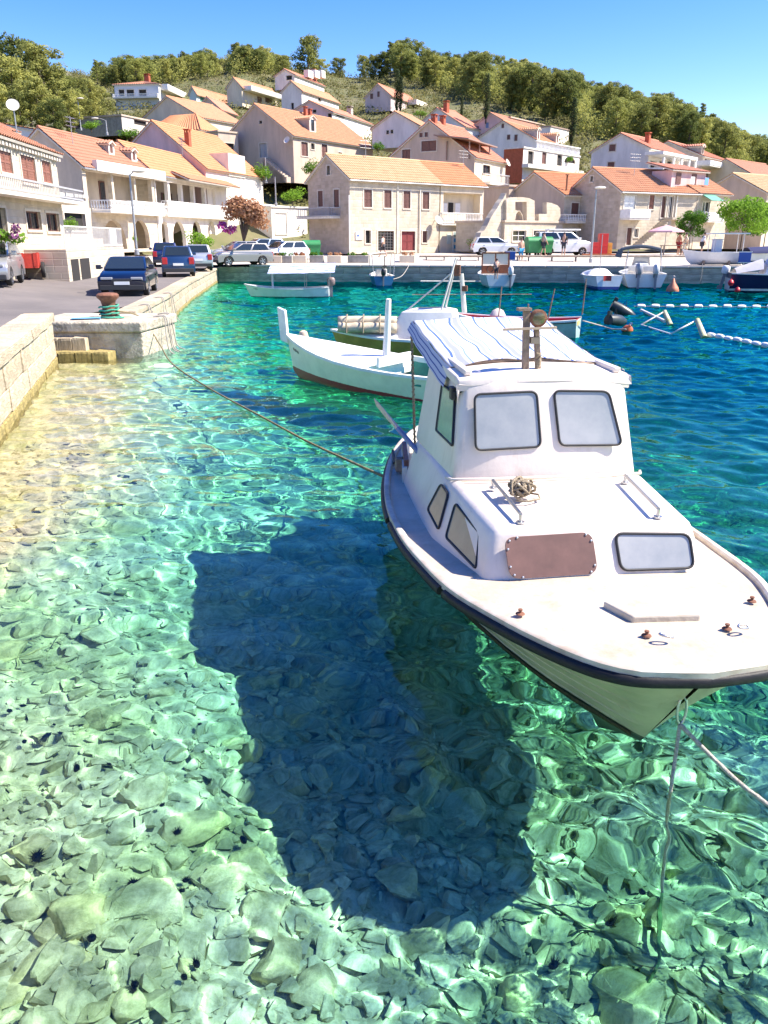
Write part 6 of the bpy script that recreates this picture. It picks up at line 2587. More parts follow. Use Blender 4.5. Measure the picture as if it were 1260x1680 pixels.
def hull_pt(t_, q, sd):
    """t_ along 0..1, q: 1 rail .. 0 waterline .. -1 keel"""
    s_r = 6.6 * t_
    zr = rz_(s_r)
    if q >= 0:
        z = zr * q
        s = s_r * q + (.62 + 5.85 * t_) * (1 - q)
        b = rb(s_r) * q ** 1.15 + max(0, cr(WLB, t_)) * (1 - q ** 1.15)
        fl = .05 * math.sin(math.pi * q) * min(1, 3 * (1 - t_))
        b = max(0, b - fl * min(1, b / .3))
    else:
        zk = -.46
        k = -q
        z = zk * k
        s = (.62 + 5.85 * t_) * (1 - k) + (1.15 + 5.1 * t_) * k
        b = max(0, cr(WLB, t_)) * (1 - k ** 2.2) + .02 * k
    return Vector((sd * b, s, z))


BHULL = hull_paint('cream_hull_paint', (.45, .42, .27), (.02, .035, .035), .055, .5, .22)
t = BHULL.node_tree
b = t.nodes['Principled BSDF']
src = b.inputs['Base Color'].links[0].from_socket
tc = [n for n in t.nodes if n.type == 'TEX_COORD'][0]


def weather(t, b, src, tc, scale, p0, p1, col, amount):
    mp = t.nodes.new('ShaderNodeMapping')
    mp.inputs['Scale'].default_value = scale
    t.links.new(tc.outputs['Object'], mp.inputs[0])
    nz = t.nodes.new('ShaderNodeTexNoise')
    nz.inputs['Scale'].default_value = 1
    nz.inputs['Detail'].default_value = 9
    nz.inputs['Roughness'].default_value = .7
    t.links.new(mp.outputs[0], nz.inputs['Vector'])
    rp = t.nodes.new('ShaderNodeValToRGB')
    rp.color_ramp.elements[0].position = p0
    rp.color_ramp.elements[0].color = (0, 0, 0, 1)
    rp.color_ramp.elements[1].position = p1
    rp.color_ramp.elements[1].color = (amount, amount, amount, 1)
    t.links.new(nz.outputs['Fac'], rp.inputs[0])
    mx = t.nodes.new('ShaderNodeMix')
    mx.data_type = 'RGBA'
    t.links.new(rp.outputs[0], mx.inputs[0])
    t.links.new(src, mx.inputs[6])
    mx.inputs[7].default_value = (*col, 1)
    t.links.new(mx.outputs[2], b.inputs['Base Color'])
    return mx.outputs[2]


src = weather(t, b, src, tc, (5, 5, .7), .56, .74, (.26, .2, .1), .6)
weather(t, b, src, tc, (1.2, 1.2, 9), .60, .72, (.33, .31, .2), .5)
mb = MB()
ts = [0, .004, .01, .02, .035, .055, .08, .11, .15, .2, .26, .33, .41, .5, .6, .7, .8, .9, .96, 1]
qs = []
strakes = [1, .84, .68, .52, .37, .22, .1]
for a, b in zip(strakes, strakes[1:]):
    qs += [(a, 0), (b + .012, .0), (b + .002, .009)]
qs += [(.08, 0), (0, 0), (-.2, 0), (-.45, 0), (-.7, 0), (-1, 0)]
for sd in (-1, 1):
    P_ = []
    for t_ in ts:
        row = []
        for q, off in qs:
            p = hull_pt(t_, q, sd)
            p.x += sd * off * min(1, t_ * 30)
            row.append(p)
        P_.append(row)
    mb.grid(P_)
mb.add([hull_pt(1, q, -1) for q, _ in qs] + [hull_pt(1, q, 1) for q, _ in qs], [(i, i + 1, len(qs) + i + 1, len(qs) + i) for i in range(len(qs) - 1)])
hull = mb.build('hull', BHULL, boat, smooth=True, sharp=28)
caustic(hull)
mb = MB()                                      # weed and slime along the waterline
for sd in (-1, 1):
    mb.grid([[hull_pt(t_, q, sd) + Vector((sd * (.008 + .008 * noise.noise((t_ * 40, q * 30, sd))), 0, 0)) for q in (.055, .03, 0, -.04, -.09)] for t_ in ts[2:]])
o = mb.build('weed_band', mat('weed', (.09, .065, .025), .95, c2=(.03, .025, .015), scale=14, bump=.8), boat, smooth='all')
caustic(o)
# deck with stains
DECKM = mat('deck_paint', (.56, .50, .41), .55, c2=(.43, .36, .27), scale=1.7, bump=.12, bscale=25)
t = DECKM.node_tree
b = t.nodes['Principled BSDF']
src = b.inputs['Base Color'].links[0].from_socket
tc = [n for n in t.nodes if n.type == 'TEX_COORD'][0]
nz = t.nodes.new('ShaderNodeTexNoise')
nz.inputs['Scale'].default_value = 5.5
nz.inputs['Detail'].default_value = 9
nz.inputs['Roughness'].default_value = .72
t.links.new(tc.outputs['Object'], nz.inputs['Vector'])
rp = t.nodes.new('ShaderNodeValToRGB')
rp.color_ramp.elements[0].position = .53
rp.color_ramp.elements[0].color = (0, 0, 0, 1)
rp.color_ramp.elements[1].position = .74
rp.color_ramp.elements[1].color = (.9, .9, .9, 1)
t.links.new(nz.outputs['Fac'], rp.inputs[0])
mx = t.nodes.new('ShaderNodeMix')
mx.data_type = 'RGBA'
t.links.new(rp.outputs[0], mx.inputs[0])
t.links.new(src, mx.inputs[6])
mx.inputs[7].default_value = (.36, .29, .19, 1)
t.links.new(mx.outputs[2], b.inputs['Base Color'])
mb = MB()
P_ = []
ss = [.02, .05, .1, .18, .3, .45, .65, .9, 1.2, 1.5, 1.9, 2.4, 3, 3.6, 4.2, 4.8, 5.4, 6, 6.5]
for s in ss:
    w_ = max(.01, rb(s) - .03)
    P_.append([Vector((w_ * k / 8, s, rz_(s) - .005 + .035 * (1 - (k / 8) ** 2) * min(1, s))) for k in range(-8, 9)])
mb.grid(P_)
mb.build('deck', DECKM, boat, smooth='all')
# toe rail and rubber rub rail
CAB = mat('cabin_paint', (.73, .645, .565), .42, var=.1, scale=2.2, bump=.05, bscale=30)


t = CAB.node_tree
b = t.nodes['Principled BSDF']
src = b.inputs['Base Color'].links[0].from_socket
tc = [n for n in t.nodes if n.type == 'TEX_COORD'][0]
src = weather(t, b, src, tc, (6, 6, 1.1), .57, .78, (.42, .33, .24), .55)
weather(t, b, src, tc, (14, 14, 14), .66, .74, (.3, .2, .13), .7)


def rail_line(s0, s1, sd, off=0, dz=0, n=40):
    out = []
    for i in range(n + 1):
        s = s0 + (s1 - s0) * (i / n) ** (1.6 if s0 < .1 else 1)
        out.append(Vector((sd * (rb(s) + off), s, rz_(s) + dz)))
    return out


def sweep(mb, line, prof, sd):
    """prof: (outward, up) loop; line: points"""
    P_ = []
    for i, p in enumerate(line):
        tg = (line[min(i + 1, len(line) - 1)] - line[max(0, i - 1)]).normalized()
        n = Vector((tg.y, -tg.x, 0)).normalized() * (1 if sd > 0 else -1)
        P_.append([p + n * a + Vector((0, 0, c)) for a, c in prof])
    mb.grid(P_, closed=True)
    k = len(prof)
    mb.add(P_[0], [tuple(range(k))])
    mb.add(P_[-1], [tuple(range(k))])


DPROF = [(-.01, -.036), (.018, -.034), (.031, -.026), (.034, -.01), (.029, .013), (.016, .024), (-.01, .024)]
left0 = rail_line(.0, 1.38, -1)
right0 = rail_line(.0, 1.42, 1)
mb = MB()
bow = left0[::-1] + right0[2:]
bow = [p for p in bow if abs(p.x) > .05 or p is left0[0]]
P_ = []
for i, p in enumerate(bow):
    tg = (bow[min(i + 1, len(bow) - 1)] - bow[max(0, i - 1)]).normalized()
    n = Vector((tg.y, -tg.x, 0)).normalized()
    P_.append([p + n * a + Vector((0, 0, c - .03)) for a, c in DPROF])
mb.grid(P_, closed=True)
mb.add(P_[0], [tuple(range(7))])
mb.add(P_[-1], [tuple(range(7))])
RUB = mat('rub_rubber', (.009, .009, .011), .55, c2=(.016, .016, .018), scale=6, bump=.08, bscale=30, spec=.3)
mb.build('rub_rail', RUB, boat, smooth=True, sharp=50)
for (s0, s1, sd) in ((1.45, 3.05, -1), (3.17, 6.4, -1), (1.47, 6.4, 1)):
    mb = MB()
    sweep(mb, [p + Vector((0, 0, -.03)) for p in rail_line(s0, s1, sd)], DPROF, sd)
    mb.build('rub_rail', RUB, boat, smooth=True, sharp=50)
mb = MB()
toe = [p + Vector((0, 0, .0)) for p in rail_line(.0, 6.5, -1, -.02)][::-1] + rail_line(.0, 6.5, 1, -.02)[2:]
P_ = []
for i, p in enumerate(toe):
    tg = (toe[min(i + 1, len(toe) - 1)] - toe[max(0, i - 1)]).normalized()
    n = Vector((tg.y, -tg.x, 0)).normalized()
    P_.append([p + n * a + Vector((0, 0, c)) for a, c in ((-.035, -.02), (.022, -.02), (.022, .022), (.01, .03), (-.022, .03), (-.035, .018))])
mb.grid(P_, closed=True)
mb.build('toe_rail', mat('toe_rail_paint', (.6, .55, .47), .6, c2=(.42, .34, .26), scale=5), boat, smooth=True)


# cabin trunk and wheelhouse
def shell(name, rings, m, bevel=.05, parent=boat, seg=3):
    mb = MB()
    mb.grid(rings, closed=True)
    k = len(rings[0])
    mb.add(rings[0], [tuple(range(k - 1, -1, -1))])
    mb.add(rings[-1], [tuple(range(k))])
    return mb.build(name, m, parent, smooth=True, bevel=bevel, seg=seg, sharp=50)


def ring(pts):
    return [Vector(p) for p in pts]


def sym(half):
    """half outline on the left (negative x) from front to back -> closed ring"""
    return ring(half + [(-x, y, z) for x, y, z in half[::-1]])


trunk = shell('cabin', [sym([(-.50, 1.375, .60), (-.78, 1.44, .60), (-.955, 2.5, .52), (-.93, 4.25, .50)]), sym([(-.46, 1.56, 1.035), (-.685, 1.62, 1.0), (-.77, 2.66, 1.03), (-.80, 4.2, 1.0)])], CAB, .06)
wh = shell('wheelhouse', [sym([(-.40, 2.60, .98), (-.745, 2.66, .98), (-.81, 4.25, .95)]), sym([(-.36, 2.80, 1.79), (-.65, 2.85, 1.76), (-.665, 4.3, 1.72)])], CAB, .055)
mb = MB()
P_ = []
for s, dz in ((2.79, -.012), (2.80, .03), (2.9, .045), (3.2, .05), (3.8, .05), (4.3, .02)):
    P_.append([Vector((.69 * k / 6, s + .05 * (k / 6) ** 2, 1.78 + dz - .045 * (k / 6) ** 2)) for k in range(-6, 7)])
top = [v for v in P_]
mb.grid(top)
mb.grid([[p + Vector((0, 0, -.05)) for p in row] for row in top])
for row in (0, -1):
    mb.grid([top[row], [p + Vector((0, 0, -.05)) for p in top[row]]])
for c_ in (0, -1):
    mb.grid([[r_[c_] for r_ in top], [r_[c_] + Vector((0, 0, -.05)) for r_ in top]])
mb.build('wheelhouse_roof', CAB, boat, smooth=True, bevel=.012)
mb = MB()
for sd in (-1, 1):
    mb.box(sd * .60 - .03, 2.9, 1.79, sd * .60 + .03, 4.1, 1.835)
mb.build('roof_rail', CAB, boat, bevel=.012)


def on_plane(u, v, p0, n):
    d = (bmi.to_3x3() @ ray(u, v))
    c = bmi @ Vector((0, 0, EYE))
    t_ = (p0 - c).dot(n) / d.dot(n)
    return c + d * t_


def round_poly(pts, r, n=6):
    out = []
    k = len(pts)
    for i in range(k):
        a, b, c = pts[i - 1], pts[i], pts[(i + 1) % k]
        d1, d2 = (a - b), (c - b)
        rr = min(r, d1.length * .45, d2.length * .45)
        p1, p2 = b + d1.normalized() * rr, b + d2.normalized() * rr
        for j in range(n + 1):
            t_ = j / n
            out.append(p1 * (1 - t_) ** 2 + b * 2 * t_ * (1 - t_) + p2 * t_ * t_)
    return out


PANE = mat('hazed_acrylic', (.42, .42, .41), .1, c2=(.27, .29, .30), scale=1.7, spec=.7)
PANES = mat('dim_acrylic', (.20, .23, .20), .12, c2=(.13, .155, .14), scale=2.5, spec=.7)
BOARD = mat('plywood_board', (.17, .09, .075), .65, c2=(.12, .065, .055), scale=6)


def boat_window(px_, plane, kind='window', r=.05, pane=PANE):
    p0, p1, p2 = [Vector(p) for p in plane]
    n = (p1 - p0).cross(p2 - p0).normalized()
    c = bmi @ Vector((0, 0, EYE))
    if n.dot(c - p0) < 0:
        n = -n
    pts = [on_plane(u, v, p0, n) + n * .004 for u, v in px_]
    poly = round_poly(pts, r)
    cen = sum(poly, Vector()) / len(poly)
    if kind == 'window':
        mb = MB()
        loop = poly + [poly[0], poly[1]]
        k = len(poly)
        P_ = []
        for i in range(k):
            tg = (poly[(i + 1) % k] - poly[i - 1]).normalized()
            o_ = tg.cross(n)
            P_.append([poly[i] + o_ * a + n * b_ for a, b_ in ((-.008, 0), (-.008, .010), (-.003, .015), (.004, .015), (.009, .010), (.010, 0))])
        P_.append(P_[0])
        mb.grid(P_)
        fr = mb.build('window', BLACK, boat, smooth=True, sharp=60)
        mb = MB()
        mb.add([p + n * .005 for p in poly], [tuple(range(len(poly)))])
        mb.build('pane', pane, fr)
    else:
        mb = MB()
        mb.prism([p for p in poly], n * .012)
        fr = mb.build('window_board', BOARD, boat)
        mb = MB()
        k = len(poly)
        for i in range(0, k, 3):
            q = cen.lerp(poly[i], .955)
            mb.lathe([(.008, 0), (.008, .006), (.002, .008)], 6, 0, Matrix.Translation(q + n * .012) @ n.to_track_quat('Z', 'Y').to_matrix().to_4x4())
        tag(mb.build('screws', STEEL, fr), kind='stuff')
        # crust of old paint round the board
        mb = MB()
        P_ = []
        for i in range(k + 1):
            p = poly[i % k]
            tg = (poly[(i + 1) % k] - poly[i - 1]).normalized()
            o_ = tg.cross(n)
            P_.append([p + o_ * a + n * .004 for a in (-.002, .018 + .006 * noise.noise(p * 30))])
        mb.grid(P_)
        mb.build('sealant', M('sealant', (.55, .38, .30), .9), fr)
    return fr


whf = ((-.4, 2.60, .98), (.4, 2.60, .98), (-.36, 2.80, 1.79))
boat_window([(778, 647), (880, 642), (887, 733), (780, 739)], whf, r=.055)
boat_window([(908, 641), (998, 642), (1020, 730), (918, 731)], whf, r=.055)
trf = ((-.5, 1.375, .60), (.5, 1.375, .60), (-.46, 1.56, 1.035))
boat_window([(826, 882), (970, 873), (980, 941), (836, 950)], trf, 'board', r=.075)
boat_window([(1008, 875), (1130, 876), (1138, 932), (1018, 936)], trf, r=.06)
whl = ((-.745, 2.66, .98), (-.81, 4.25, .95), (-.65, 2.85, 1.76))
boat_window([(727, 630), (748, 648), (744, 732), (717, 706)], whl, r=.03, pane=PANES)
trl = ((-.78, 1.44, .60), (-.955, 2.5, .52), (-.77, 2.66, 1.03))
boat_window([(725, 794), (737, 811), (721, 870), (703, 836)], trl, r=.04, pane=PANES)
boat_window([(749, 826), (789, 876), (783, 934), (733, 882)], trl, r=.04, pane=PANES)
mb = MB()
mb.box(-.73, 2.9, 1.60, -.69, 2.99, 1.70)
mb.tube([(-.715, 2.88, 1.66), (-.66, 2.84, 1.68)], .012, 6)
mb.build('side_light', BLACK, boat, bevel=.008)
# seam strip between wheelhouse and trunk
mb = MB()
mb.tube([(-.79, 2.72, 1.03), (-.76, 2.64, 1.035), (-.5, 2.585, 1.045), (0, 2.57, 1.05), (.5, 2.585, 1.045), (.76, 2.64, 1.035), (.79, 2.72, 1.03)], .012, 6)
mb.build('seam_moulding', CAB, boat, smooth='all')
# hand rails
for (a, b) in (((-.50, 2.38), (-.49, 1.66)), ((.53, 2.40), (.46, 1.66))):
    a, b = Vector((*a, 1.095)), Vector((*b, 1.075))
    mb = MB()
    mb.tube([a, b], .013, 8)
    for p in (a, b):
        mb.tube([p, p - Vector((0, 0, .06))], .013, 8)
        mb.lathe([(.03, 0), (.03, .012), (.015, .014)], 8, 0, Matrix.Translation(p - Vector((0, 0, .062))))
    mb.build('handrail', STEEL, boat, smooth=True)
# fore hatch, cleats, rings
mb = MB()
mb.prism([(-.21, .86, .755), (-.13, .625, .765), (.26, .605, .765), (.33, .89, .755)], (0, 0, .05))
mb.build('hatch', DECKM, boat, bevel=.012)
for (x, y) in ((-.71, .83), (-.13, .44), (.34, .47), (.70, .84)):
    z = rz_(y) + .02
    mb = MB()
    mb.lathe([(.028, 0), (.024, .006), (.008, .009), (.008, .02), (.013, .022), (.013, .03), (.003, .032)], 10, 0, Matrix.Translation((x, y, z)))
    mb.build('deck_bolt', RUST, boat, smooth=True)
for (x, y, a) in ((-.06, .36, .3), (.40, .42, -.6)):
    mb = MB()
    z = rz_(y) + .03
    mb.tube([Vector((x + .035 * math.cos(b_ + a), y + .02 * math.sin(b_), z + .01 + .02 * math.sin(b_ * .5))) for b_ in [k * .42 for k in range(16)]], .007, 6)
    mb.build('deck_ring', STEEL, boat, smooth='all')
# coamings and thwart behind the wheelhouse
mb = MB()
for sd in (-1, 1):
    mb.prism([(sd * .93, 4.2, .5), (sd * .80, 5.2, .5), (sd * .55, 5.9, .5), (sd * .5, 5.85, .5), (sd * .75, 5.15, .5), (sd * .88, 4.2, .5)], (0, 0, .2))
mb.build('coaming', OFFWHITE, boat)
mb = MB()
mb.prism([(-.905, 4.25, .56), (-.86, 4.25, .56), (-.78, 5.0, .56), (-.825, 5.0, .56)], (0, 0, .2))
mb.build('coaming_board', M('red_brown_wood', (.2, .08, .06), .6, var=.3, scale=12), boat)
mb = MB()
mb.box(-.95, 4.5, .565, -.82, 4.62, .70)
mb.build('fairlead_block', WOOD, boat, bevel=.01)
mb = MB()
mb.tube([(-.92, 4.85, .57), (-.89, 5.25, .60)], .016, 8)
mb.build('grab_bar', BLACK, boat)

# awning cloth: fore and aft stripes woven in the fabric
AWN = bpy.data.materials.new('striped_awning')
AWN.use_nodes = True
t = AWN.node_tree
b = t.nodes['Principled BSDF']
b.inputs['Roughness'].default_value = .85
uv = t.nodes.new('ShaderNodeUVMap')
sx = t.nodes.new('ShaderNodeSeparateXYZ')
t.links.new(uv.outputs[0], sx.inputs[0])
md = t.nodes.new('ShaderNodeMath')
md.operation = 'FRACT'
ml = t.nodes.new('ShaderNodeMath')
ml.operation = 'MULTIPLY'
ml.inputs[1].default_value = 5.5
t.links.new(sx.outputs[0], ml.inputs[0])
t.links.new(ml.outputs[0], md.inputs[0])
rp = t.nodes.new('ShaderNodeValToRGB')
rp.color_ramp.interpolation = 'CONSTANT'
e = rp.color_ramp.elements
e[0].position, e[0].color = 0, (.60, .59, .60, 1)
e[1].position, e[1].color = .34, (.07, .14, .46, 1)
for p, c in ((.43, (.60, .59, .60)), (.50, (.30, .32, .45)), (.70, (.60, .59, .60)), (.80, (.20, .28, .52)), (.86, (.60, .59, .60))):
    q = e.new(p)
    q.color = (*c, 1)
t.links.new(md.outputs[0], rp.inputs[0])
t.links.new(rp.outputs[0], b.inputs['Base Color'])
aw = thing('awning', 'blue and white striped cloth awning stretched behind the wheelhouse of the front boat', 'awning', (BX, BY, 0), BA)
nx_, ny_ = 48, 26
me = bpy.data.meshes.new('cloth')
vs, fs, uvs = [], [], []


def awn(a, t_):
    s = 3.30 + (5.12 - 3.30) * t_
    w_ = .655 + .045 * t_
    x = w_ * a
    z = 1.865 + (2.03 - 1.865) * t_ - .06 * a * a * (1 - t_ * .4) - .035 * math.sin(math.pi * t_) * (1 - .5 * a * a)
    z += .007 * math.sin(a * 9 + t_ * 4 + 2 * noise.noise((a * 2, t_ * 2, 0))) * (1 - t_ * .3)
    x += .014 * noise.noise((a * 3, t_ * 5, 7))
    s += (.02 * noise.noise((a * 5, 3, 1)) + .01 * math.sin(a * 11)) * (1 - t_)
    return Vector((x, s, z))


for j in range(ny_ + 1):
    for i in range(nx_ + 1):
        vs.append(awn(-1 + 2 * i / nx_, j / ny_))
for j in range(ny_):
    for i in range(nx_):
        k = j * (nx_ + 1) + i
        fs.append((k, k + 1, k + nx_ + 2, k + nx_ + 1))
me.from_pydata(vs, [], fs)
ul = me.uv_layers.new(name='UVMap')
for l in me.loops:
    k = l.vertex_index
    jj = (k // (nx_ + 1)) / ny_
    ul.data[l.index].uv = ((k % (nx_ + 1)) / nx_ + .02 * noise.noise((k % (nx_ + 1) * .1, jj * 5, 3)) + .012 * math.sin(jj * 9 + 1), jj)
me.materials.append(AWN)
me.shade_smooth()
o = bpy.data.objects.new('cloth', me)
COL.objects.link(o)
o.parent = aw
sm = o.modifiers.new('thick', 'SOLIDIFY')
sm.thickness = .006
# hanging side flap, with its dark blue woven bands running along it
for sd in (-1, 1):
    mb = MB()
    bands = [0, .22, .30, .55, .63, .86, .93, 1]
    for bi, (f0, f1) in enumerate(zip(bands, bands[1:])):
        P_ = []
        for f_ in (f0, f1):
            P_.append([awn(sd, j / 16) + Vector((sd * (.012 + .05 * f_), 0, -f_ * (.17 - .08 * j / 16))) for j in range(17)])
        mb.grid(P_, bi % 2)
    o = mb.build('side_flap', [M('flap_grey', (.5, .5, .6), .85), M('flap_blue', (.04, .07, .28), .85)], aw, smooth='all')
# awning frame and the rope-wound pole
mb = MB()
mb.tube([awn(-1, 1) + Vector((0, 0, -.02)), awn(0, 1) + Vector((0, 0, -.02)), awn(1, 1) + Vector((0, 0, -.02))], .018, 8)
mb.tube([awn(-1, 0) + Vector((0, 0, -.02)), awn(-.5, 0) + Vector((0, .03, -.02)), awn(0, 0) + Vector((0, .03, -.02)), awn(.5, 0) + Vector((0, .03, -.02)), awn(1, 0) + Vector((0, 0, -.02))], .016, 8)
mb.tube([awn(1, 1), (.60, 5.1, .55)], .016, 8)
mb.build('frame', WOOD, aw, smooth='all')
mb = MB()
pa, pb = Vector((-.66, 5.12, .5)), awn(-1, 1) + Vector((-.02, 0, -.02))
mb.tube([pa, pb], .012, 8)
pts = []
for k in range(150):
    q = pa.lerp(pb, k / 149)
    pts.append(q + Vector((.014 * math.cos(k * 1.1), .014 * math.sin(k * 1.1), 0)))
mb.tube(pts, .006, 5)
mb.build('pole', ROPE, aw, smooth='all')
# mast posts with searchlight on the wheelhouse roof
ms = thing('searchlight_mast', 'wooden two legged mast with round searchlight and crossbar on the wheelhouse roof', 'mast', tuple(bmx @ Vector((-.08, 2.98, 1.80))), BA)
mb = MB()
mb.prism([(-.07, -.025, 0), (-.02, -.025, 0), (-.02, .025, 0), (-.07, .025, 0)], (-.015, 0, .47))
mb.build('post', WOOD, ms, bevel=.006)
mb = MB()
mb.prism([(.04, -.025, 0), (.08, -.025, 0), (.08, .025, 0), (.04, .025, 0)], (-.035, 0, .34))
mb.build('post', WOOD, ms, bevel=.006)
mb = MB()
mb.box(-.02, -.035, .22, .05, .035, .27)
mb.build('brace', M('brace_wood', (.42, .32, .22), .8), ms)
mb = MB()
mb.prism([(-.25, -.06, .325), (.0, -.062, .333), (.17, -.06, .335), (.17, -.035, .335), (-.25, -.035, .325)], (0, 0, .018))
mb.build('crossbar', M('bar_wood', (.5, .38, .27), .8), ms)
mb = MB()
mb.box(-.13, -.04, .47, -.03, .04, .492)
mb.tube([(-.05, 0, .49), (-.05, 0, .52)], .006, 6)
mb.build('cap', WOOD, ms)
Q = Matrix.Translation((.025, -.035, .415)) @ Matrix.Rotation(R(96), 4, 'X')
mb = MB()
mb.lathe([(.02, -.10), (.045, -.085), (.062, -.04), (.066, .0), (.068, .012), (.06, .018)], 24, 0, Q)
sl2 = mb.build('searchlight', RUST, ms, smooth=True, sharp=60)
mb = MB()
mb.lathe([(.058, .014), (.04, .022), (.005, .026)], 24, 0, Q)
mb.build('lens', mat('old_lens', (.16, .13, .06), .15, c2=(.08, .07, .04), scale=20, spec=.9), sl2, smooth=True)
mb = MB()
mb.tube([(.025, .0, .42), (.025, .01, .33)], .012, 6)
mb.build('bracket', RUST, sl2)
mb = MB()
for k in range(5):
    mb.tube([(.05 + .02 * math.cos(a * 2 + k), -.02 + .02 * math.sin(a * 2 + k), .03 + a * .03) for a in [q * .5 for q in range(9)]], .006, 5)
mb.build('lashing', ROPE, ms, smooth='all')
# rope ball
t_ = thing('rope_coil', 'tangled ball of brown rope lying on the cabin top by the handrail', 'rope', tuple(bmx @ Vector((-.36, 2.13, 1.04))), BA)
r = random.Random(4)
mb = MB()
for k in range(15):
    ax_ = Vector((r.gauss(0, 1), r.gauss(0, 1), r.gauss(0, 1) * .6)).normalized()
    u_ = ax_.orthogonal().normalized()
    w_ = ax_.cross(u_)
    rad = r.uniform(.065, .1)
    c = Vector((r.uniform(-.015, .015), r.uniform(-.015, .015), .075))
    pts = []
    for q in range(27):
        a = q * math.pi * 2 / 24
        p = c + (u_ * math.cos(a) + w_ * math.sin(a)) * rad * (1 + .05 * math.sin(q * 1.7 + k))
        p.z = max(.008, c.z + (p.z - c.z) * .75)
        pts.append(p)
    mb.tube(pts, .0085, 6)
mb.tube([(.08, .05, .01), (.14, .02, .008), (.12, -.08, .008), (.02, -.13, .008), (-.06, -.1, .008)], .008, 6)
mb.build('rope', ROPE, t_, smooth='all')
# oar lying out over the quarter
t_ = thing('oar', 'oar with pale pink blade and grey blue shaft resting out over the boat side', 'oar', tuple(bmx @ Vector((-.78, 3.9, .86))))
t_.rotation_euler = (0, 0, BA)
a, b = Vector((.02, -.12, .0)), Vector((-.31, 1.25, .30))
mb = MB()
mid = a.lerp(b, .52)
mb.tube([a, mid], [.024, .026], 10)
mb.build('shaft', M('oar_grey', (.22, .23, .34), .6, var=.2, scale=20), t_, smooth=True)
d = (b - a).normalized()
n = Vector((.9, .25, .35))
n = (n - d * n.dot(d)).normalized()
w_ = d.cross(n)
mb = MB()
P_ = []
for k, (hw, th) in enumerate(((.024, .024), (.045, .016), (.058, .011), (.06, .008), (.05, .006))):
    c = mid.lerp(b, k / 4)
    P_.append([c + w_ * hw + n * th * .3, c + n * th, c - w_ * hw + n * th * .3, c - w_ * hw - n * th * .3, c - n * th, c + w_ * hw - n * th * .3])
mb.grid(P_, closed=True)
mb.add(P_[0], [tuple(range(6))])
mb.add(P_[-1], [tuple(range(6))])
mb.build('blade', M('oar_pink', (.62, .47, .44), .7, var=.15, scale=15), t_, smooth=True, sharp=50)
# bow eye, shackle and the two mooring lines
mb = MB()
ctr = Vector((0, .255, .55))
mb.tube([ctr + Vector((.0, -.035 * math.sin(a), .035 * math.cos(a))) for a in [k * math.pi / 6 for k in range(13)]], .009, 6)
mb.build('bow_eye', RUST, boat, smooth='all')
mb = MB()
mb.tube([ctr + Vector((.025 * math.sin(a) * (1 if a < 7 else 1), -.04, -.085 - .09 * math.cos(a) * .9)) for a in [k * math.pi / 8 for k in range(17)]], .008, 6)
mb.build('shackle', STEEL, boat, smooth='all')
sh = bmx @ (ctr + Vector((0, -.04, -.17)))


def rope_line(name, label, pts, r, m, grp=None, n=10):
    t_ = thing(name, label, 'rope', pts[0], 0, grp)
    o0 = Vector(pts[0])
    pts = [Vector(p) - o0 for p in pts]
    fine = []
    for i in range(len(pts) - 1):
        p0, p1, p2, p3 = pts[max(0, i - 1)], pts[i], pts[i + 1], pts[min(len(pts) - 1, i + 2)]
        for k in range(n):
            t2 = k / n
            fine.append(.5 * (2 * p1 + (p2 - p0) * t2 + (2 * p0 - 5 * p1 + 4 * p2 - p3) * t2 ** 2 + (3 * p1 - p0 - 3 * p2 + p3) * t2 ** 3))
    fine.append(pts[-1])
    mb = MB()
    mb.tube(fine, r, 7)
    # strands
    for ph in range(3):
        mb.tube([p + Vector((math.cos(k * .9 + ph * 2.1), math.sin(k * .9 + ph * 2.1), math.sin(k * .9 + ph))) * r * .55 for k, p in enumerate(fine)], r * .55, 5)
    o = mb.build('rope', m, t_, smooth='all')
    caustic(o)
    return t_


PALE = mat('pale_rope', (.42, .38, .33), .95, var=.4, scale=60, bump=.4)
GRNR = mat('weedy_rope', (.08, .15, .05), .95, var=.4, scale=30)
e1 = at(1100, 1300, .0)
q1, _ = refr(1085, 1470)
q2, _ = refr(1068, 1560)
rope_line('mooring_line', 'pale mooring line dropping from the bow shackle towards the sea floor', [sh, sh.lerp(e1, .5) + Vector((0, 0, -.01)), e1, e1.lerp(q1 + Vector((0, 0, .25)), .5), q1 + Vector((0, 0, .22))], .010, PALE)
rope_line('mooring_line', 'green weedy end of the mooring line lying on the submerged stones', [q1 + Vector((0, 0, .22)), q2 + Vector((0, 0, .12)), q2 + Vector((-.15, -.3, .06))], .010, GRNR)
e2 = at(1300, 1352, 0)
rope_line('mooring_line', 'grey mooring line running from the bow shackle out of the picture to the right', [sh, sh.lerp(e2, .5) + Vector((0, 0, -.03)), e2, e2 + Vector((.5, -.6, -.25))], .012, PALE)
p0 = Vector((-6.85, 21.1, 1.05))
rope_line('stern_line', 'long weedy stern line floating from the bollard towards the front boat', [p0, at(232, 521, .82), at(262, 565, .3), at(283, 597, .05), at(345, 638, .035), at(430, 684, .03), at(500, 722, .03), at(570, 755, .04), bmx @ Vector((-1.0, 5.1, .35))], .016, mat('brown_line', (.2, .16, .08), .95, var=.4, scale=30))

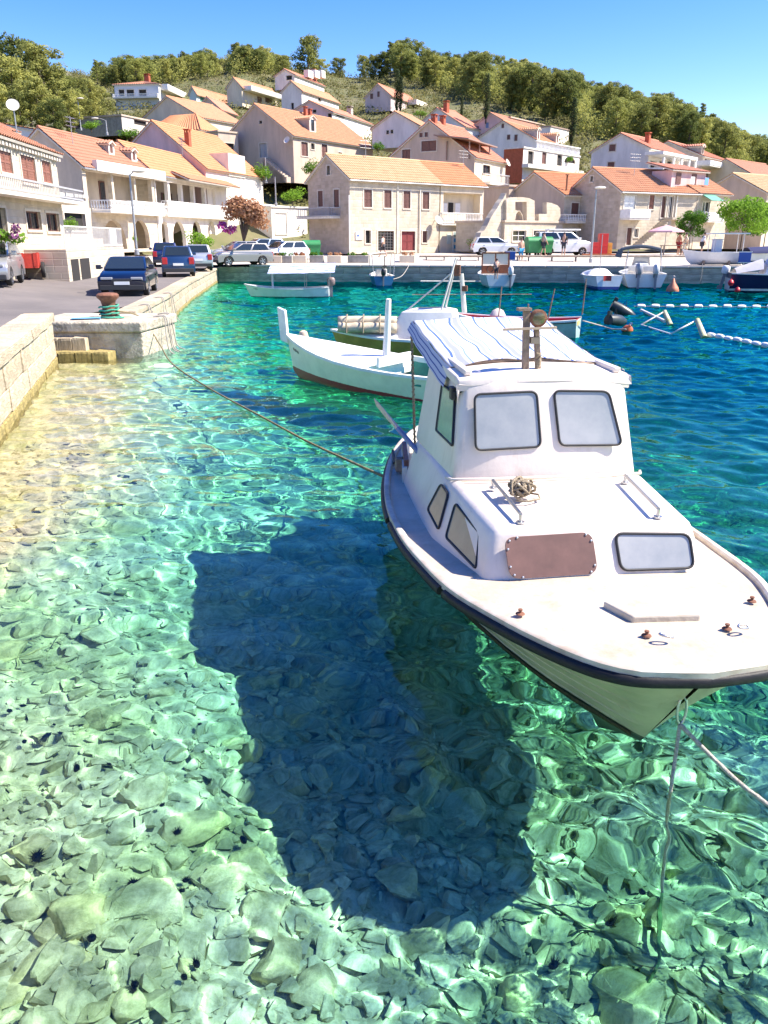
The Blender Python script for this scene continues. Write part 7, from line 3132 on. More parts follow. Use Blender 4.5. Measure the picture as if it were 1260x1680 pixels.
# ================================================================== other boats
def open_boat(name, label, bow, stern, B, zs, paint, inner, draft=.25, rake=.35, tw=.6, capm=WHITE, fore=0, group='boats moored in the harbour', floor=.1, capw=.07, aft=0, cat='boat'):
    """bow, stern: ground points at the waterline ends. zs: sheer heights (bow, mid, stern)"""
    a, b = Vector((bow[0], bow[1], 0)), Vector((stern[0], stern[1], 0))
    d = a - b
    L = d.length
    root = thing(name, label, cat, (a + b) / 2, math.atan2(d.y, d.x), group)

    def sheer(t_):
        return zs[1] + (zs[0] - zs[1]) * max(0, (.55 - t_) / .55) ** 2 + (zs[2] - zs[1]) * max(0, (t_ - .55) / .45) ** 2

    def beam(t_):
        f = min(1, t_ / .55)
        k = (1 - (1 - f) ** 2.1)
        if t_ > .55:
            k = 1 - (1 - tw) * ((t_ - .55) / .45) ** 2
        return B / 2 * k

    def pt(t_, q, sd, inset=0):
        zr = sheer(t_)
        xr = L / 2 + rake - t_ * (L + rake)
        if q >= 0:
            z = zr * q
            x = L / 2 + rake * q - t_ * (L + rake * q)
            bb = beam(t_) * (.74 + .26 * q ** .8) if t_ > 0 else 0
        else:
            k = -q
            z = -draft * k
            x = L / 2 - .3 * k - t_ * (L - .3 * k)
            bb = beam(t_) * .74 * (1 - k ** 2)
        return Vector((x, sd * max(0, bb - inset), z))
    ts_ = [0, .015, .04, .08, .13, .2, .28, .38, .5, .62, .75, .88, 1]
    qs_ = [1, .8, .6, .4, .2, 0, -.4, -1]
    mb = MB()
    for sd in (-1, 1):
        mb.grid([[pt(t_, q, sd) for q in qs_] for t_ in ts_])
    k = len(qs_)
    mb.add([pt(1, q, -1) for q in qs_] + [pt(1, q, 1) for q in qs_], [(i, i + 1, k + i + 1, k + i) for i in range(k - 1)])
    h_ = mb.build('hull', paint, root, smooth=True, sharp=40)
    mb = MB()
    qi = [1, .7, .4]
    fl = lambda t_, sd: Vector((pt(t_, .3, sd, .04).x, pt(t_, .3, sd, .04).y, floor))
    tsi = [t_ for t_ in ts_ if t_ >= max(.04, fore)]
    for sd in (-1, 1):
        mb.grid([[pt(t_, q, sd, .035) if t_ < 1 else pt(t_, q, sd, .035) + Vector((.04, 0, 0)) for q in qi] + [fl(t_, sd)] for t_ in tsi])
    mb.grid([[fl(t_, -1), fl(t_, 1)] for t_ in tsi])
    e = [pt(1, q, -1, .035) + Vector((.04, 0, 0)) for q in qi] + [fl(1, -1)]
    f = [pt(1, q, 1, .035) + Vector((.04, 0, 0)) for q in qi] + [fl(1, 1)]
    mb.add(e + f, [(i, i + 1, 5 + i, 4 + i) for i in range(3)])
    mb.build('interior', inner, root, smooth=True, sharp=40)
    line = [pt(t_, 1, -1, .0) for t_ in ts_[::-1]] + [pt(t_, 1, 1, 0) for t_ in ts_[1:]]
    mb = MB()
    P_ = []
    for i, p in enumerate(line):
        tg = (line[min(i + 1, len(line) - 1)] - line[max(0, i - 1)]).normalized()
        n = Vector((tg.y, -tg.x, 0))
        n = n.normalized() if n.length > 1e-5 else Vector((1, 0, 0))
        if n.dot(Vector((p.x - 0, p.y, 0))) < 0 and abs(p.y) > .05:
            n = -n
        P_.append([p + n * x + Vector((0, 0, z)) for x, z in ((.03, -.035), (.03, .02), (-capw, .02), (-capw, -.01))])
    mb.grid(P_, closed=True)
    mb.build('gunwale', capm, root, smooth=True, sharp=30)
    if fore:
        mb = MB()
        tt = [t_ for t_ in ts_ if t_ <= fore]
        mb.grid([[pt(t_, 1, -1) * (1 - w_) + pt(t_, 1, 1) * w_ + Vector((0, 0, .022 + .10 * math.sin(math.pi * w_) * min(1, t_ * 5))) for w_ in (0, .15, .3, .5, .7, .85, 1)] for t_ in tt])
        l_ = tt[-1]
        mb.add([pt(l_, 1, -1) * (1 - w_) + pt(l_, 1, 1) * w_ + Vector((0, 0, .022 + .1 * math.sin(math.pi * w_))) for w_ in (0, .3, .5, .7, 1)] + [pt(l_, .5, 1, .04), pt(l_, .5, -1, .04)], [tuple(range(7))])
        mb.build('foredeck', WHITE, root, smooth=True)
    return root, pt, sheer, L


def part(root, name, m, fn, **k):
    mb = MB()
    fn(mb)
    return mb.build(name, m, root, **k)


def outboard(root, x, y, z, m=M('outboard_grey', (.3, .3, .33), .35), s=1.0, tilt=0):
    Q = Matrix.Translation((x, y, z)) @ Matrix.Rotation(tilt, 4, 'Y') @ Matrix.Scale(s, 4)
    mb = MB()
    rings_ = []
    for (zz, w, l) in ((.0, .12, .16), (.1, .17, .24), (.34, .17, .25), (.46, .13, .2), (.5, .07, .12)):
        rings_.append([Q @ Vector((-.12 + l * math.cos(a), w * math.sin(a), zz)) for a in [k * math.pi / 6 for k in range(12)]])
    mb.grid(rings_, closed=True)
    mb.add(rings_[-1], [tuple(range(12))])
    o = mb.build('outboard_motor', m, root, smooth=True)
    mb = MB()
    mb.box(-.2, -.05, -.75, -.02, .05, .0, 0, Q)
    mb.box(-.3, -.02, -.95, .0, .02, -.72, 0, Q)
    mb.box(-.02, -.1, -.15, .12, .1, .05, 0, Q)
    mb.build('leg', M('outboard_leg', (.2, .2, .22), .4), o)
    return o


WB = hull_paint('white_boat_paint', (.84, .79, .66), (.34, .035, .05), .10, .5, .12)
GREENIN = mat('green_interior', (.015, .22, .17), .6, var=.25, scale=4)
a = at(482, 618, 0)
rb_, pt, sheer, L = open_boat('rowing_boat', 'white wooden boat with tall stem post, thin mast and maroon bottom behind the awning', a, (2.2, 14.2), 1.85, (.74, .5, .58), WB, GREENIN, fore=.5, rake=.2, tw=.5)
rb_.rotation_euler[1] = R(-3)
scribble_later = (rb_, pt)
part(rb_, 'stem_post', WHITE, lambda mb: mb.prism([(L / 2 + .14, -.045, .55), (L / 2 + .12, .045, .55), (L / 2 + .34, .045, .60), (L / 2 + .36, -.045, .60)], (.1, 0, .68)), bevel=.02)
part(rb_, 'mast', WHITE, lambda mb: mb.lathe([(.075, 0), (.07, .3), (.05, 1.15), (.03, 1.16)], 12, 0, Matrix.Translation((.15, 0, .55))), smooth=True)
part(rb_, 'deck_edge', WHITE, lambda mb: (mb.box(-.08, -.55, .5, -.02, .55, .68), mb.box(-L / 2 + .2, -.62, .5, -.08, -.55, .6)))
part(rb_, 'thwart', GREENIN, lambda mb: mb.box(-1.2, -.8, .34, -.95, .8, .38))
t_ = thing('fender', 'small buff fender behind the foredeck of the white rowing boat', 'fender', tuple(atY(498, 552, 17.6)))
part(t_, 'ball', M('buff', (.6, .45, .33), .6), lambda mb: mb.lathe([(.02, -.12), (.09, -.1), (.11, 0), (.08, .1), (.03, .13)], 12), smooth=True)

OCH = mat('ochre_paint', (.45, .27, .06), .6, var=.25, scale=3)
a = at(566, 566, 0)
root, pt, sheer, L = open_boat('fishing_boat', 'ochre hulled boat with rolled tarpaulin and small white cabin behind the white rowing boat', (a.x, 20.6), (3.3, 19.6), 1.9, (.62, .5, .55), OCH, OFFWHITE, fore=.4, rake=.25)
part(root, 'cabin', PALEB, lambda mb: mb.grid([[Vector(p) for p in ring_] for ring_ in ([(.9, -.55, .5), (-.75, -.6, .5), (-.75, .6, .5), (.9, .55, .5)], [(.62, -.42, 1.12), (-.62, -.45, 1.15), (-.62, .45, 1.15), (.62, .42, 1.12)], [(.3, -.1, 1.2), (-.4, -.1, 1.22), (-.4, .1, 1.22), (.3, .1, 1.2)])], closed=True), smooth=True, sharp=30, bevel=.03)
t_ = thing('rolled_tarpaulin', 'buff rolled tarpaulin lashed along the ochre boat side', 'tarpaulin', tuple(atY(597, 548, 19.9)), -.06)
mb = MB()
for q in range(3):
    mb.tube([Vector((x, q * .16 - .1 + .03 * noise.noise((x * 3, q, 0)), .16 + .03 * noise.noise((x * 4, q, 5)) + (.14 if q == 1 else 0))) for x in np.linspace(-.62, .8, 14)], [.12 + .03 * noise.noise((k, q, 2)) for k in range(14)], 10)
mb.build('canvas', mat('canvas', (.6, .5, .36), .95, var=.3, scale=5), t_, smooth='all')
mb = MB()
for x in (-.4, 0, .4):
    mb.tube([(x, -.26, .05), (x, -.27, .3), (x, -.05, .46), (x, .2, .3)], .02, 6)
mb.build('lashing', ROPE, t_)
part(root, 'mast', OFFWHITE, lambda mb: (mb.tube([(-.85, 0, 1.1), (-.75, 0, 2.0)], [.06, .05], 8), mb.tube([(-.3, .35, 1.0), (-.62, .1, 2.35)], .025, 6), mb.tube([(-.3, -.35, 1.0), (-.62, -.1, 2.35)], .025, 6), mb.tube([(1.2, 0, .6), (-.5, 0, 2.0)], .02, 6)))
part(root, 'mast_block', RUST, lambda mb: mb.box(-.72, -.08, 1.95, -.58, .08, 2.2))
part(root, 'mast_block', RUST, lambda mb: mb.box(-.9, -.06, 1.6, -.78, .06, 1.72))

TEAL = mat('pale_teal_paint', (.36, .47, .44), .5, var=.2, scale=3)
REDIN = mat('red_interior', (.48, .045, .04), .6, var=.2, scale=4)
root, pt, sheer, L = open_boat('red_boat', 'pale teal open boat with bright red inside and white gunwale beyond the awning', (2.25, 25.6), (5.75, 24.3), 1.6, (.62, .46, .55), TEAL, REDIN, rake=.25, tw=.7, floor=.2)
part(root, 'rub_strip', BLACK, lambda mb: [mb.tube([pt(t_, .9, sd) + Vector((0, sd * .015, 0)) for t_ in (.02, .1, .2, .35, .5, .65, .8, 1)], .02, 6) for sd in (-1, 1)])
for x in (.6, -.5):
    part(root, 'thwart', REDIN, lambda mb: mb.box(x - .13, -.68, .4, x + .13, .68, .45))
part(root, 'registration_patch', M('patch_yellow', (.62, .42, .16), .6), lambda mb: mb.box(-L / 2 - .012, -.15, .38, -L / 2 - .004, .4, .5))
t_ = thing('outboard_motor', 'white covered outboard laid over the red boat side', 'outboard motor', tuple(atY(816, 528, 25)))
part(t_, 'cover', M('motor_cover', (.62, .52, .48), .8), lambda mb: mb.lathe([(.02, 0), (.2, .05), (.24, .2), (.16, .34), (.03, .4)], 12), smooth=True)
for (u0, v0, u1, v1, lab) in ((896, 536, 910, 474, 'thin brown pole standing beside the red boat'), (818, 520, 823, 470, 'slim pole at the covered outboard of the red boat'), (955, 516, 962, 457, 'thin dark rod at the stern of the red boat')):
    p, q = atY(u0, v0, 24.6), atY(u1, v1, 24.6)
    t_ = thing('pole', lab, 'pole', p)
    part(t_, 'rod', WOOD, lambda mb: mb.tube([(0, 0, 0), q - p], .018, 6))

def scribble(root, pt, t0, t1, q, sd, m, seed, n=14, amp=.05):
    """painted name on the bow, illegible at this size"""
    r = random.Random(seed)
    mb = MB()
    pts = []
    for k in range(n):
        p = pt(t0 + (t1 - t0) * k / (n - 1), q + amp * (1 if k % 2 else -1) * r.uniform(.4, 1), sd)
        pts.append(p + Vector((.004, sd * .012, 0)))
    for k in range(0, n - 1):
        if r.random() < .8:
            mb.tube([pts[k], pts[k + 1]], .007, 4)
    mb.build('bow_lettering', m, root)


# striped awning boat by the corner
WT = hull_paint('white_hull_paint', (.74, .78, .76), (.04, .09, .13), .04, .45, .1)
root, pt, sheer, L = open_boat('awning_boat', 'slim white boat with low blue and white striped awning by the quay corner', tuple(at(412, 487, 0))[:2], tuple(at(540, 487, 0))[:2], 1.5, (.62, .42, .5), WT, OFFWHITE, rake=.3, tw=.5)
INK = M('faded_lettering', (.3, .27, .2), .7)
scribble(scribble_later[0], scribble_later[1], .06, .11, .72, 1, INK, 1)
scribble(root, pt, .10, .16, .75, 1, INK, 2)
SB = bpy.data.materials.new('blue_stripes')
SB.use_nodes = True
t = SB.node_tree
b = t.nodes['Principled BSDF']
tc = t.nodes.new('ShaderNodeTexCoord')
sx = t.nodes.new('ShaderNodeSeparateXYZ')
t.links.new(tc.outputs['Object'], sx.inputs[0])
m1 = t.nodes.new('ShaderNodeMath')
m1.operation = 'MULTIPLY'
m1.inputs[1].default_value = 4.2
m2 = t.nodes.new('ShaderNodeMath')
m2.operation = 'FRACT'
m3 = t.nodes.new('ShaderNodeMath')
m3.operation = 'GREATER_THAN'
m3.inputs[1].default_value = .55
t.links.new(sx.outputs[1], m1.inputs[0])
t.links.new(m1.outputs[0], m2.inputs[0])
t.links.new(m2.outputs[0], m3.inputs[0])
mx = t.nodes.new('ShaderNodeMix')
mx.data_type = 'RGBA'
mx.inputs[6].default_value = (.8, .8, .82, 1)
mx.inputs[7].default_value = (.05, .13, .42, 1)
t.links.new(m3.outputs[0], mx.inputs[0])
t.links.new(mx.outputs[2], b.inputs['Base Color'])
part(root, 'awning', SB, lambda mb: mb.grid([[Vector((x, y, 1.56 - .42 * (y + .75) / 1.5 + .05 * (.9 - x) * .35 + .03 * noise.noise((x * 3, y * 3, 0)))) for y in np.linspace(-.75, .75, 11)] for x in np.linspace(-2.3, 1.0, 12)]), smooth='all')
part(root, 'mast', WHITE, lambda mb: mb.lathe([(.05, 0), (.045, 1.05), (.02, 1.06)], 10, 0, Matrix.Translation((.85, 0, .32))))
part(root, 'awning_pole', GALV, lambda mb: [mb.tube([(x, y, .4), (x, y, 1.3)], .015, 6) for x in (-.8, -2.0) for y in (-.5, .5)])
outboard(root, -L / 2 - .02, 0, .55, M('brown_motor', (.25, .18, .17), .5), .8)


def stern_boat(name, label, pos, hd, L, B, zs, paint, inner, group='boats moored in the harbour', **k):
    d = Vector((math.cos(hd), math.sin(hd)))
    p = Vector(pos[:2])
    return open_boat(name, label, tuple(p + d * L), tuple(p), B, zs, paint, inner, group=group, **k)


p = at(630, 469, 0)
BL = hull_paint('bright_blue_hull', (.03, .18, .36), (.02, .1, .2), .03, .45, .1)
root, pt, sheer, L = stern_boat('blue_boat', 'small bright blue boat with white sun top on thin posts at the quay wall', p, R(96), 3.6, 1.5, (.75, .55, .58), BL, OFFWHITE, tw=.85)
part(root, 'sun_top', WHITE, lambda mb: mb.grid([[Vector((x, y, 1.95 - .12 * (y / .8) ** 2)) for y in np.linspace(-.8, .8, 9)] for x in (-1.6, -.6, .6)]), smooth='all')
for x in (-1.6, .6):
    for y in (-.72, .72):
        part(root, 'top_post', GALV, lambda mb: mb.tube([(x, y * .85, .5), (x * .9, y, 1.85)], .022, 6))
part(root, 'console', OFFWHITE, lambda mb: mb.box(-.3, -.35, .2, .3, .35, .95), bevel=.04)
outboard(root, -L / 2 - .02, .05, .62, M('black_motor', (.02, .02, .025), .35), .85)
part(root, 'flag_staff', WOOD, lambda mb: (mb.tube([(-1.2, -.1, .5), (-1.2, -.1, 1.75)], .03, 6), mb.box(-1.24, -.22, 1.1, -1.16, .02, 1.2)))
t_ = thing('flower_pot', 'small brown pot plant on the quay above the blue boat', 'pot', (4.0, q_front(4.0) + .6, 1.09)) if False else None

p = at(821, 472, 0)
root, pt, sheer, L = stern_boat('cabin_boat', 'white boat with varnished brown windscreen frame moored at the far quay', p, R(92), 4.8, 1.95, (.95, .7, .72), hull_paint('pale_blue_hull', (.62, .70, .70), (.2, .42, .42), .1, .45, .1), OFFWHITE, tw=.9, fore=.38)
VAR = M('varnish', (.2, .06, .025), .35, var=.2, scale=8)
for (y0, y1) in ((-.86, -.78), (-.04, .04), (.78, .86)):
    part(root, 'windscreen_post', VAR, lambda mb: mb.prism([(-.3, y0, .65), (-.22, y0, .65), (-.22, y1, .65), (-.3, y1, .65)], (.05, 0, 1.25)))
part(root, 'windscreen_rail', VAR, lambda mb: (mb.box(-.27, -.86, 1.9, -.16, .86, 1.97), mb.box(-.3, -.78, .75, -.24, -.04, 1.25), mb.box(-.3, .04, .75, -.24, .78, 1.2)))
for (y0, y1) in ((-.77, -.05), (.05, .77)):
    part(root, 'windscreen', M('screen_glass', (.55, .5, .45), .1, spec=.8), lambda mb: mb.prism([(-.24, y0, 1.26), (-.24, y1, 1.26), (-.215, y1, 1.89), (-.215, y0, 1.89)], (.008, 0, 0)))
part(root, 'dashboard', OFFWHITE, lambda mb: mb.box(-.25, -.85, .5, .5, .85, .76), bevel=.05)
part(root, 'steering_wheel', BLACK, lambda mb: mb.tube([(-.45, .35 + .2 * math.cos(a), 1.0 + .2 * math.sin(a)) for a in [k * math.pi / 8 for k in range(17)]], .025, 6))
outboard(root, -L / 2 - .02, -.55, .75, M('white_motor', (.7, .7, .7), .4), .95)
t_ = thing('seated_person', 'x', 'person', (0, 0, 0)) if False else None
person(814, 452, 46.6, 'tanned person bending inside the brown framed cabin boat', h=1.1, shirt=(.55, .36, .28), gz=.62, lean=.6, rz=1.4)

p = at(998, 475, 0)
root, pt, sheer, L = stern_boat('cuddy_boat', 'small white boat with deep blue bottom and red cloth at its stern', p, R(94), 3.6, 1.75, (.9, .72, .75), hull_paint('white_blue_hull', (.72, .76, .8), (.02, .05, .25), .16, .45, .1), OFFWHITE, tw=.9, fore=.4)
part(root, 'cuddy', WHITE, lambda mb: mb.grid([[Vector((x, y, .72 + .4 * (1 - (y / .75) ** 4) * min(1, (x + .4) * 2.5) * (1 - .35 * max(0, x)))) for y in np.linspace(-.75, .75, 11)] for x in np.linspace(-.4, 1.3, 8)]), smooth='all')
part(root, 'red_cloth', REDIN, lambda mb: mb.grid([[Vector((-L / 2 - .05 + .03 * math.sin(y * 9), y, z)) for y in np.linspace(-.1, .35, 6)] for z in (.48, .6, .78)]), smooth='all')
part(root, 'mast', GALV, lambda mb: mb.tube([(0, 0, .9), (0, 0, 3.0)], .025, 6))

p = at(1057, 473, 0)
root, pt, sheer, L = stern_boat('speedboat', 'white speedboat with two grey outboards and folded dark bimini', p, R(80), 5.2, 2.5, (1.0, .8, .8), hull_paint('speedboat_white', (.74, .75, .75), (.1, .12, .14), .05, .4, .1), OFFWHITE, tw=.95, fore=.4)
outboard(root, -L / 2 - .05, .42, .78, s=1.25, tilt=.15)
outboard(root, -L / 2 - .05, -.55, .78, M('silver_motor', (.55, .55, .56), .35), s=1.15, tilt=.1)
part(root, 'console', WHITE, lambda mb: mb.box(-.4, -.4, .3, .3, .4, 1.35), bevel=.08)
part(root, 'windscreen', M('screen_glass2', (.4, .38, .36), .1, spec=.8), lambda mb: mb.prism([(.1, -.55, 1.2), (.1, .55, 1.2), (-.1, .45, 1.7), (-.1, -.45, 1.7)], (.02, 0, 0)))
part(root, 'seat', OFFWHITE, lambda mb: (mb.box(-1.4, -.9, .3, -1.0, .9, .85), mb.box(-1.45, -.9, .86, -1.35, .9, 1.25)), bevel=.05)
part(root, 'bimini', M('bimini_dark', (.06, .08, .11), .8), lambda mb: (mb.tube([(-1.2, 1.4 - 2.3 * k / 8, 2.15 + .18 * math.sin(math.pi * k / 8)) for k in range(9)], .1, 8), mb.tube([(-1.2, 1.4, 2.15), (-1.1, 1.5, 1.75)], [.14, .2], 8)), smooth=True)
part(root, 'bimini_pole', GALV, lambda mb: [mb.tube([(x, y, .85), (-1.2, y * .9, 2.15)], .02, 6) for x in (-.6, -1.5) for y in (-1.05, 1.05)])

p = at(1192, 478, 0)
NAVY = mat('navy_hull_paint', (.012, .018, .07), .35, var=.15, scale=3)
root, pt, sheer, L = open_boat('navy_boat', 'navy blue cruiser with white canvas cabin and red fenders at the right edge', (p.x + 6.2, p.y - 1.6), (p.x, p.y), 2.5, (1.2, .95, 1.0), NAVY, OFFWHITE, tw=.85, fore=.45)
part(root, 'cabin', WHITE, lambda mb: mb.grid([[Vector(q) for q in r__] for r__ in ([(-1.6, -1.0, .9), (2.2, -.9, 1.0), (2.2, .9, 1.0), (-1.6, 1.0, .9)], [(-1.2, -.85, 1.75), (1.6, -.75, 1.8), (1.6, .75, 1.8), (-1.2, .85, 1.75)], [(-1.1, -.2, 1.85), (1.4, -.2, 1.9), (1.4, .2, 1.9), (-1.1, .2, 1.85)])], closed=True), bevel=.06, smooth=True, sharp=40)
part(root, 'stern_canvas', M('grey_canvas', (.5, .48, .52), .85, var=.1), lambda mb: mb.grid([[Vector((-2.95, y, .98 + .25 * (1 - (y / 1.05) ** 2))), Vector((-1.62, y, 1.0 + .72 * (1 - (y / 1.1) ** 4)))] for y in np.linspace(-1.0, 1.0, 9)] ), smooth='all')
part(root, 'transom_panel', M('transom_grey', (.45, .5, .48), .6), lambda mb: mb.box(-L / 2 - .02, -.9, .1, -L / 2 - .003, .9, .72))
outboard(root, -L / 2 - .05, .5, .9, M('white_motor', (.7, .7, .7), .4), .9, .2)
for (u, v, lab) in ((1199, 464, 'red ball fender hanging at the navy boat stern quarter'), (1210, 476, 'lower red ball fender touching the water by the navy hull')):
    q = atY(u, v, p.y - 1.3)
    t_ = thing('fender', lab, 'fender', q, 0, 'red fenders of the navy boat')
    part(t_, 'ball', M('fender_red', (.55, .03, .04), .4), lambda mb: mb.lathe([(.01, -.17), (.1, -.14), (.165, 0), (.12, .12), (.04, .17), (.03, .22)], 14), smooth=True)
# boats standing on the far apron
p = atY(1172, 432, 56.5)
root, pt, sheer, L = open_boat('console_boat', 'pale grey console boat laid up on the quay apron', (p.x - 1.6, 57.3), (p.x + 2.0, 57.0), 1.7, (.7, .55, .55), hull_paint('grey_hull', (.66, .67, .7), (.3, .3, .33), -.5, .45, .1), OFFWHITE)
root.location.z = 1.35
part(root, 'console', M('console_grey', (.55, .57, .64), .5), lambda mb: (mb.box(-.3, -.45, .4, .15, .45, 1.35), mb.box(-.35, -.5, 1.352, .2, .5, 1.4)), bevel=.03)
part(root, 'windscreen', GLASSD, lambda mb: mb.box(-.31, -.35, .85, -.302, .35, 1.25))
part(root, 'top', WHITE, lambda mb: (mb.box(-1.9, -.8, 1.7, .5, .8, 1.78), [mb.tube([(x, y, .5), (x, y, 1.7)], .025, 6) for x in (-1.6, .3) for y in (-.6, .6)]))
part(root, 'cradle', WOOD, lambda mb: (mb.box(-.9, -.6, -.27, -.75, .6, .02), mb.box(.75, -.6, -.27, .9, .6, .02)))
p = atY(1250, 432, 56)
root, pt, sheer, L = open_boat('covered_boat', 'boat under a dark navy cover laid up on the quay at the right edge', (p.x + 3.2, 55.8), (p.x - 1.2, 56.2), 1.8, (.7, .55, .55), WT, OFFWHITE)
root.location.z = 1.35
part(root, 'cover', M('navy_cover', (.015, .02, .09), .8), lambda mb: mb.grid([[Vector((x, .95 * math.cos(a), .5 + .5 * math.sin(a) * (1 - .3 * abs(x) / 2.2))) for a in [math.pi * k / 8 for k in range(9)]] for x in np.linspace(-2.1, 2.2, 7)]), smooth='all')
part(root, 'cradle', WOOD, lambda mb: (mb.box(-.9, -.6, -.27, -.75, .6, .02), mb.box(.75, -.6, -.27, .9, .6, .02)))

# ================================================================== things afloat
def buoy(u, v, s, label, m, shape='cone', lean=0):
    p = at(u, v, 0)
    t_ = thing('buoy', label, 'buoy', p)
    t_.rotation_euler = (lean, lean * .5, 0)
    prof = [(.02, -.2), (.2, -.12), (.26, .02), (.22, .16), (.08, .36), (.04, .5), (.02, .52)] if shape == 'cone' else [(.02, -.2), (.15, -.14), (.2, 0), (.15, .13), (.06, .2), (.03, .24)]
    part(t_, 'float', m, lambda mb: mb.lathe([(a * s, b * s) for a, b in prof], 16), smooth=True)
    part(t_, 'ring', STEEL, lambda mb: mb.tube([(.05 * s * math.cos(a), 0, (prof[-1][1] + .04) * s + .05 * s * math.sin(a)) for a in [k * math.pi / 5 for k in range(11)]], .012 * s, 5))
    return t_


ORG = mat('orange_plastic', (.62, .14, .04), .45, var=.25, scale=6)
buoy(1103, 478, 1.35, 'orange cone buoy with pale tip between the speedboat and navy boat', mat('faded_orange', (.6, .22, .12), .5, var=.3, scale=4))
buoy(1029, 543, .95, 'orange ball buoy at the end of the white line', ORG, 'ball', .5)
buoy(1019, 628, .85, 'red ball buoy just right of the front boat wheelhouse', M('red_plastic', (.5, .03, .03), .4), 'ball')


def float_line(label, u0, v0, u1, v1, n, fl, m):
    a, b = at(u0, v0, .0), at(u1, v1, .0)
    t_ = thing('float_line', label, 'float line', a)
    d = b - a
    part(t_, 'line', PALE, lambda mb: mb.tube([Vector((0, 0, .03)), d + Vector((0, 0, .03))], .012, 5))
    for k in range(n):
        c = d * ((k + .5) / n)
        Q = Matrix.Translation(c + Vector((0, 0, .035 + .01 * math.sin(k * 2.3)))) @ Vector((d.x, d.y, 0)).to_track_quat('Z', 'Y').to_matrix().to_4x4()
        part(t_, 'float', m, lambda mb: mb.lathe([(.03, -fl / 2), (.07, -fl * .42), (.085, -fl * .2), (.085, fl * .2), (.07, fl * .42), (.03, fl / 2)], 12, 0, Q), smooth=True)


FLW = M('float_white', (.78, .77, .72), .45)
float_line('line of white floats stretched across to the right, the farther one', 1040, 503.5, 1300, 505, 11, .36, FLW)
float_line('nearer line of white floats running out of the picture from the goal frame', 1160, 551, 1300, 578, 9, .34, FLW)
# floating goal frame
t_ = thing('goal_frame', 'zigzag white pipe frame of a capsized water goal', 'goal frame', at(1100, 548, .02))
o0 = Vector(t_.location)
zz = [at(1052, 533, .02), at(1092, 528, .0) + Vector((0, 0, .42)), at(1052, 533, .02), at(1100, 548, .02), at(1146, 548, 0) + Vector((0, 0, .52))]
zz[1] = atY(1090, 511, at(1090, 530, 0).y)
zz[4] = atY(1144, 525, at(1146, 548, 0).y)
part(t_, 'pipe', WHITE, lambda mb: [mb.tube([p - o0, q - o0], .026, 8) for p, q in zip(zz, zz[1:]) if (p - q).length > .01], smooth='all')
FLG = mat('weedy_float', (.35, .36, .14), .7, c2=(.62, .6, .45), scale=5)
for (p, u, v) in ((zz[1], 1100, 534), (zz[4], 1156, 555)):
    q = at(u, v, -.03)
    part(t_, 'float_arm', FLG, lambda mb: mb.tube([p - o0, q - o0], [.075, .095], 12), smooth=True)
a, b = at(1052, 509, .05), at(1090, 527, .03)
part(t_, 'boom', OFFWHITE, lambda mb: mb.tube([a - o0, b - o0], .06, 10), smooth=True)
BLK = mat('black_plastic_float', (.012, .016, .018), .4, c2=(.03, .045, .04), scale=5)
for (u, v, L_, tl, ra, lab) in ((1012, 527, .95, .12, .6, 'black barrel float lying low beside the goal frame'), (1024, 512, 1.15, .5, -.5, 'black barrel float tilted up behind the lower one')):
    p = at(u, v, .08)
    t_ = thing('barrel_float', lab, 'barrel float', p)
    t_.rotation_euler = (0, tl, ra + (0 if tl < .3 else .2))
    part(t_, 'barrel', BLK, lambda mb: mb.lathe([(.05, -L_ / 2), (.2, -L_ * .47), (.23, -L_ * .2), (.22, L_ * .15), (.13, L_ * .4), (.03, L_ / 2)], 16, 0, Matrix.Rotation(math.pi / 2, 4, 'Y')), smooth=True)
    part(t_, 'bracket', BLK, lambda mb: (mb.box(-L_ / 2 - .02, -.05, .1, -L_ / 2 + .12, .05, .32), mb.tube([(-.2, 0, .2), (-.15, 0, .42), (-.05, 0, .2)], .015, 5)))
# booms and slack lines
for (u0, v0, u1, v1, z, rr, m, nm, lab, cat) in ((690, 461.5, 797, 462, .1, .05, OFFWHITE, 'floating_boom', 'slim white boom floating along the quay left of the brown cabin boat', 'boom'), (848, 458.5, 978, 459.5, .12, .09, OFFWHITE, 'floating_boom', 'thick white boom floating between the brown cabin boat and the blue bottomed boat', 'boom'),
                                             (676, 483.5, 872, 483, .03, .022, WOOD, 'floating_rope', 'dark rope stretched on the water beyond the ochre boat', 'rope')):
    a, b = at(u0, v0, z), at(u1, v1, z)
    t_ = thing(nm, lab, cat, a)
    part(t_, 'pole' if 'boom' in nm else 'rope', m, lambda mb: mb.tube([(0, 0, 0), b - a], rr, 8))
rope_line('slack_line', 'white line from the red boat stern to the orange ball buoy', [Vector((5.85, 24.2, .5)), at(985, 534, .1), at(1005, 540, .04), at(1027, 540, .1)], .018, PALE, None, 6)
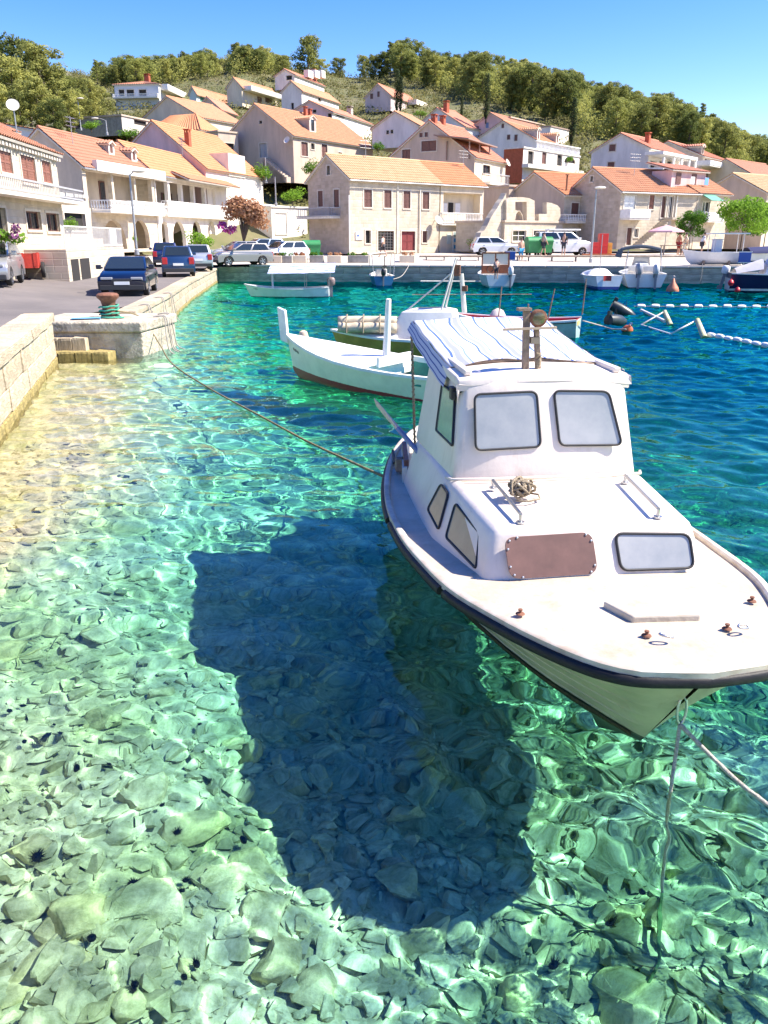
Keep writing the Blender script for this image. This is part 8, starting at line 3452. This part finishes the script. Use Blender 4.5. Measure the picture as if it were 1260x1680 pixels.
rope_line('bow_line', 'mooring rope from the quay down to the blue boat', [Vector((atY(672, 434, 55.5).x, 55.8, 1.15)), atY(660, 452, 53), atY(645, 458, 51)], .02, PALE, None, 6)
for (u, lab) in ((763, 'pale rope hanging down the quay wall left of the cabin boat'), (1152, 'pale rope hanging down the quay wall right of the buoy')):
    p = atY(u, 434, q_front(atY(u, 434, 55.5).x) - .06)
    rope_line('hanging_rope', lab, [p + Vector((0, 0, .05)), p + Vector((.03, -.02, -.5)), p + Vector((-.02, -.03, -1.1))], .022, PALE, None, 5)

for (x, y, z, dx, lab) in ((-5.70, 21.3, .84, .06, 'pale frayed rope hanging over the edge of the landing block'), (-5.78, 22.0, .85, .08, 'second pale rope trailing from the landing block into the water'), (-6.95, 24.3, .9, .08, 'pale rope end hanging on the road wall just past the landing block'),
                           (-7.35, 27.4, .9, .08, 'bunch of old rope hanging half way along the road wall'), (-7.62, 29.6, .9, .08, 'frayed rope end on the road wall nearest the parked cars')):
    for k in range(2):
        a = Vector((x - .25, y + k * .12, z + .03))
        rope_line('hanging_rope', lab + (', inner strand' if k else ''), [a, Vector((x + .02, y + k * .15, z + .03)), Vector((x + dx + .03 * k, y - .1 + k * .2, z * .55)), Vector((x + dx + .1, y - .25 + k * .35, .05)), Vector((x + dx + .35, y - .5 + k * .5, -.05))], .016, PALE, None, 5)
# scrawled mark on the far quay wall and on the road wall, too small to read
GR = M('black_spray', (.03, .03, .03), .8)
for (par, c, d, w, hh, seed) in ((w3, Vector((atY(742, 447, 55.9).x, q_front(atY(742, 447, 55.9).x) - .02, .55)), Vector((1, -.0877, 0)).normalized(), .8, .32, 3), (w2, Vector((-6.985, 24.6, .62)), Vector((-.125, 1, 0)).normalized(), .7, .26, 5)):
    r = random.Random(seed)
    mb = MB()
    n = Vector((d.y, -d.x, 0))
    last = None
    for k in range(12):
        p = c + d * (w * (k / 11 - .5)) + Vector((0, 0, hh * r.uniform(-.5, .5))) + n * .03
        if last is not None and r.random() < .8:
            mb.tube([last, p], .018, 5)
        last = p
    mb.build('scrawl', GR, par)
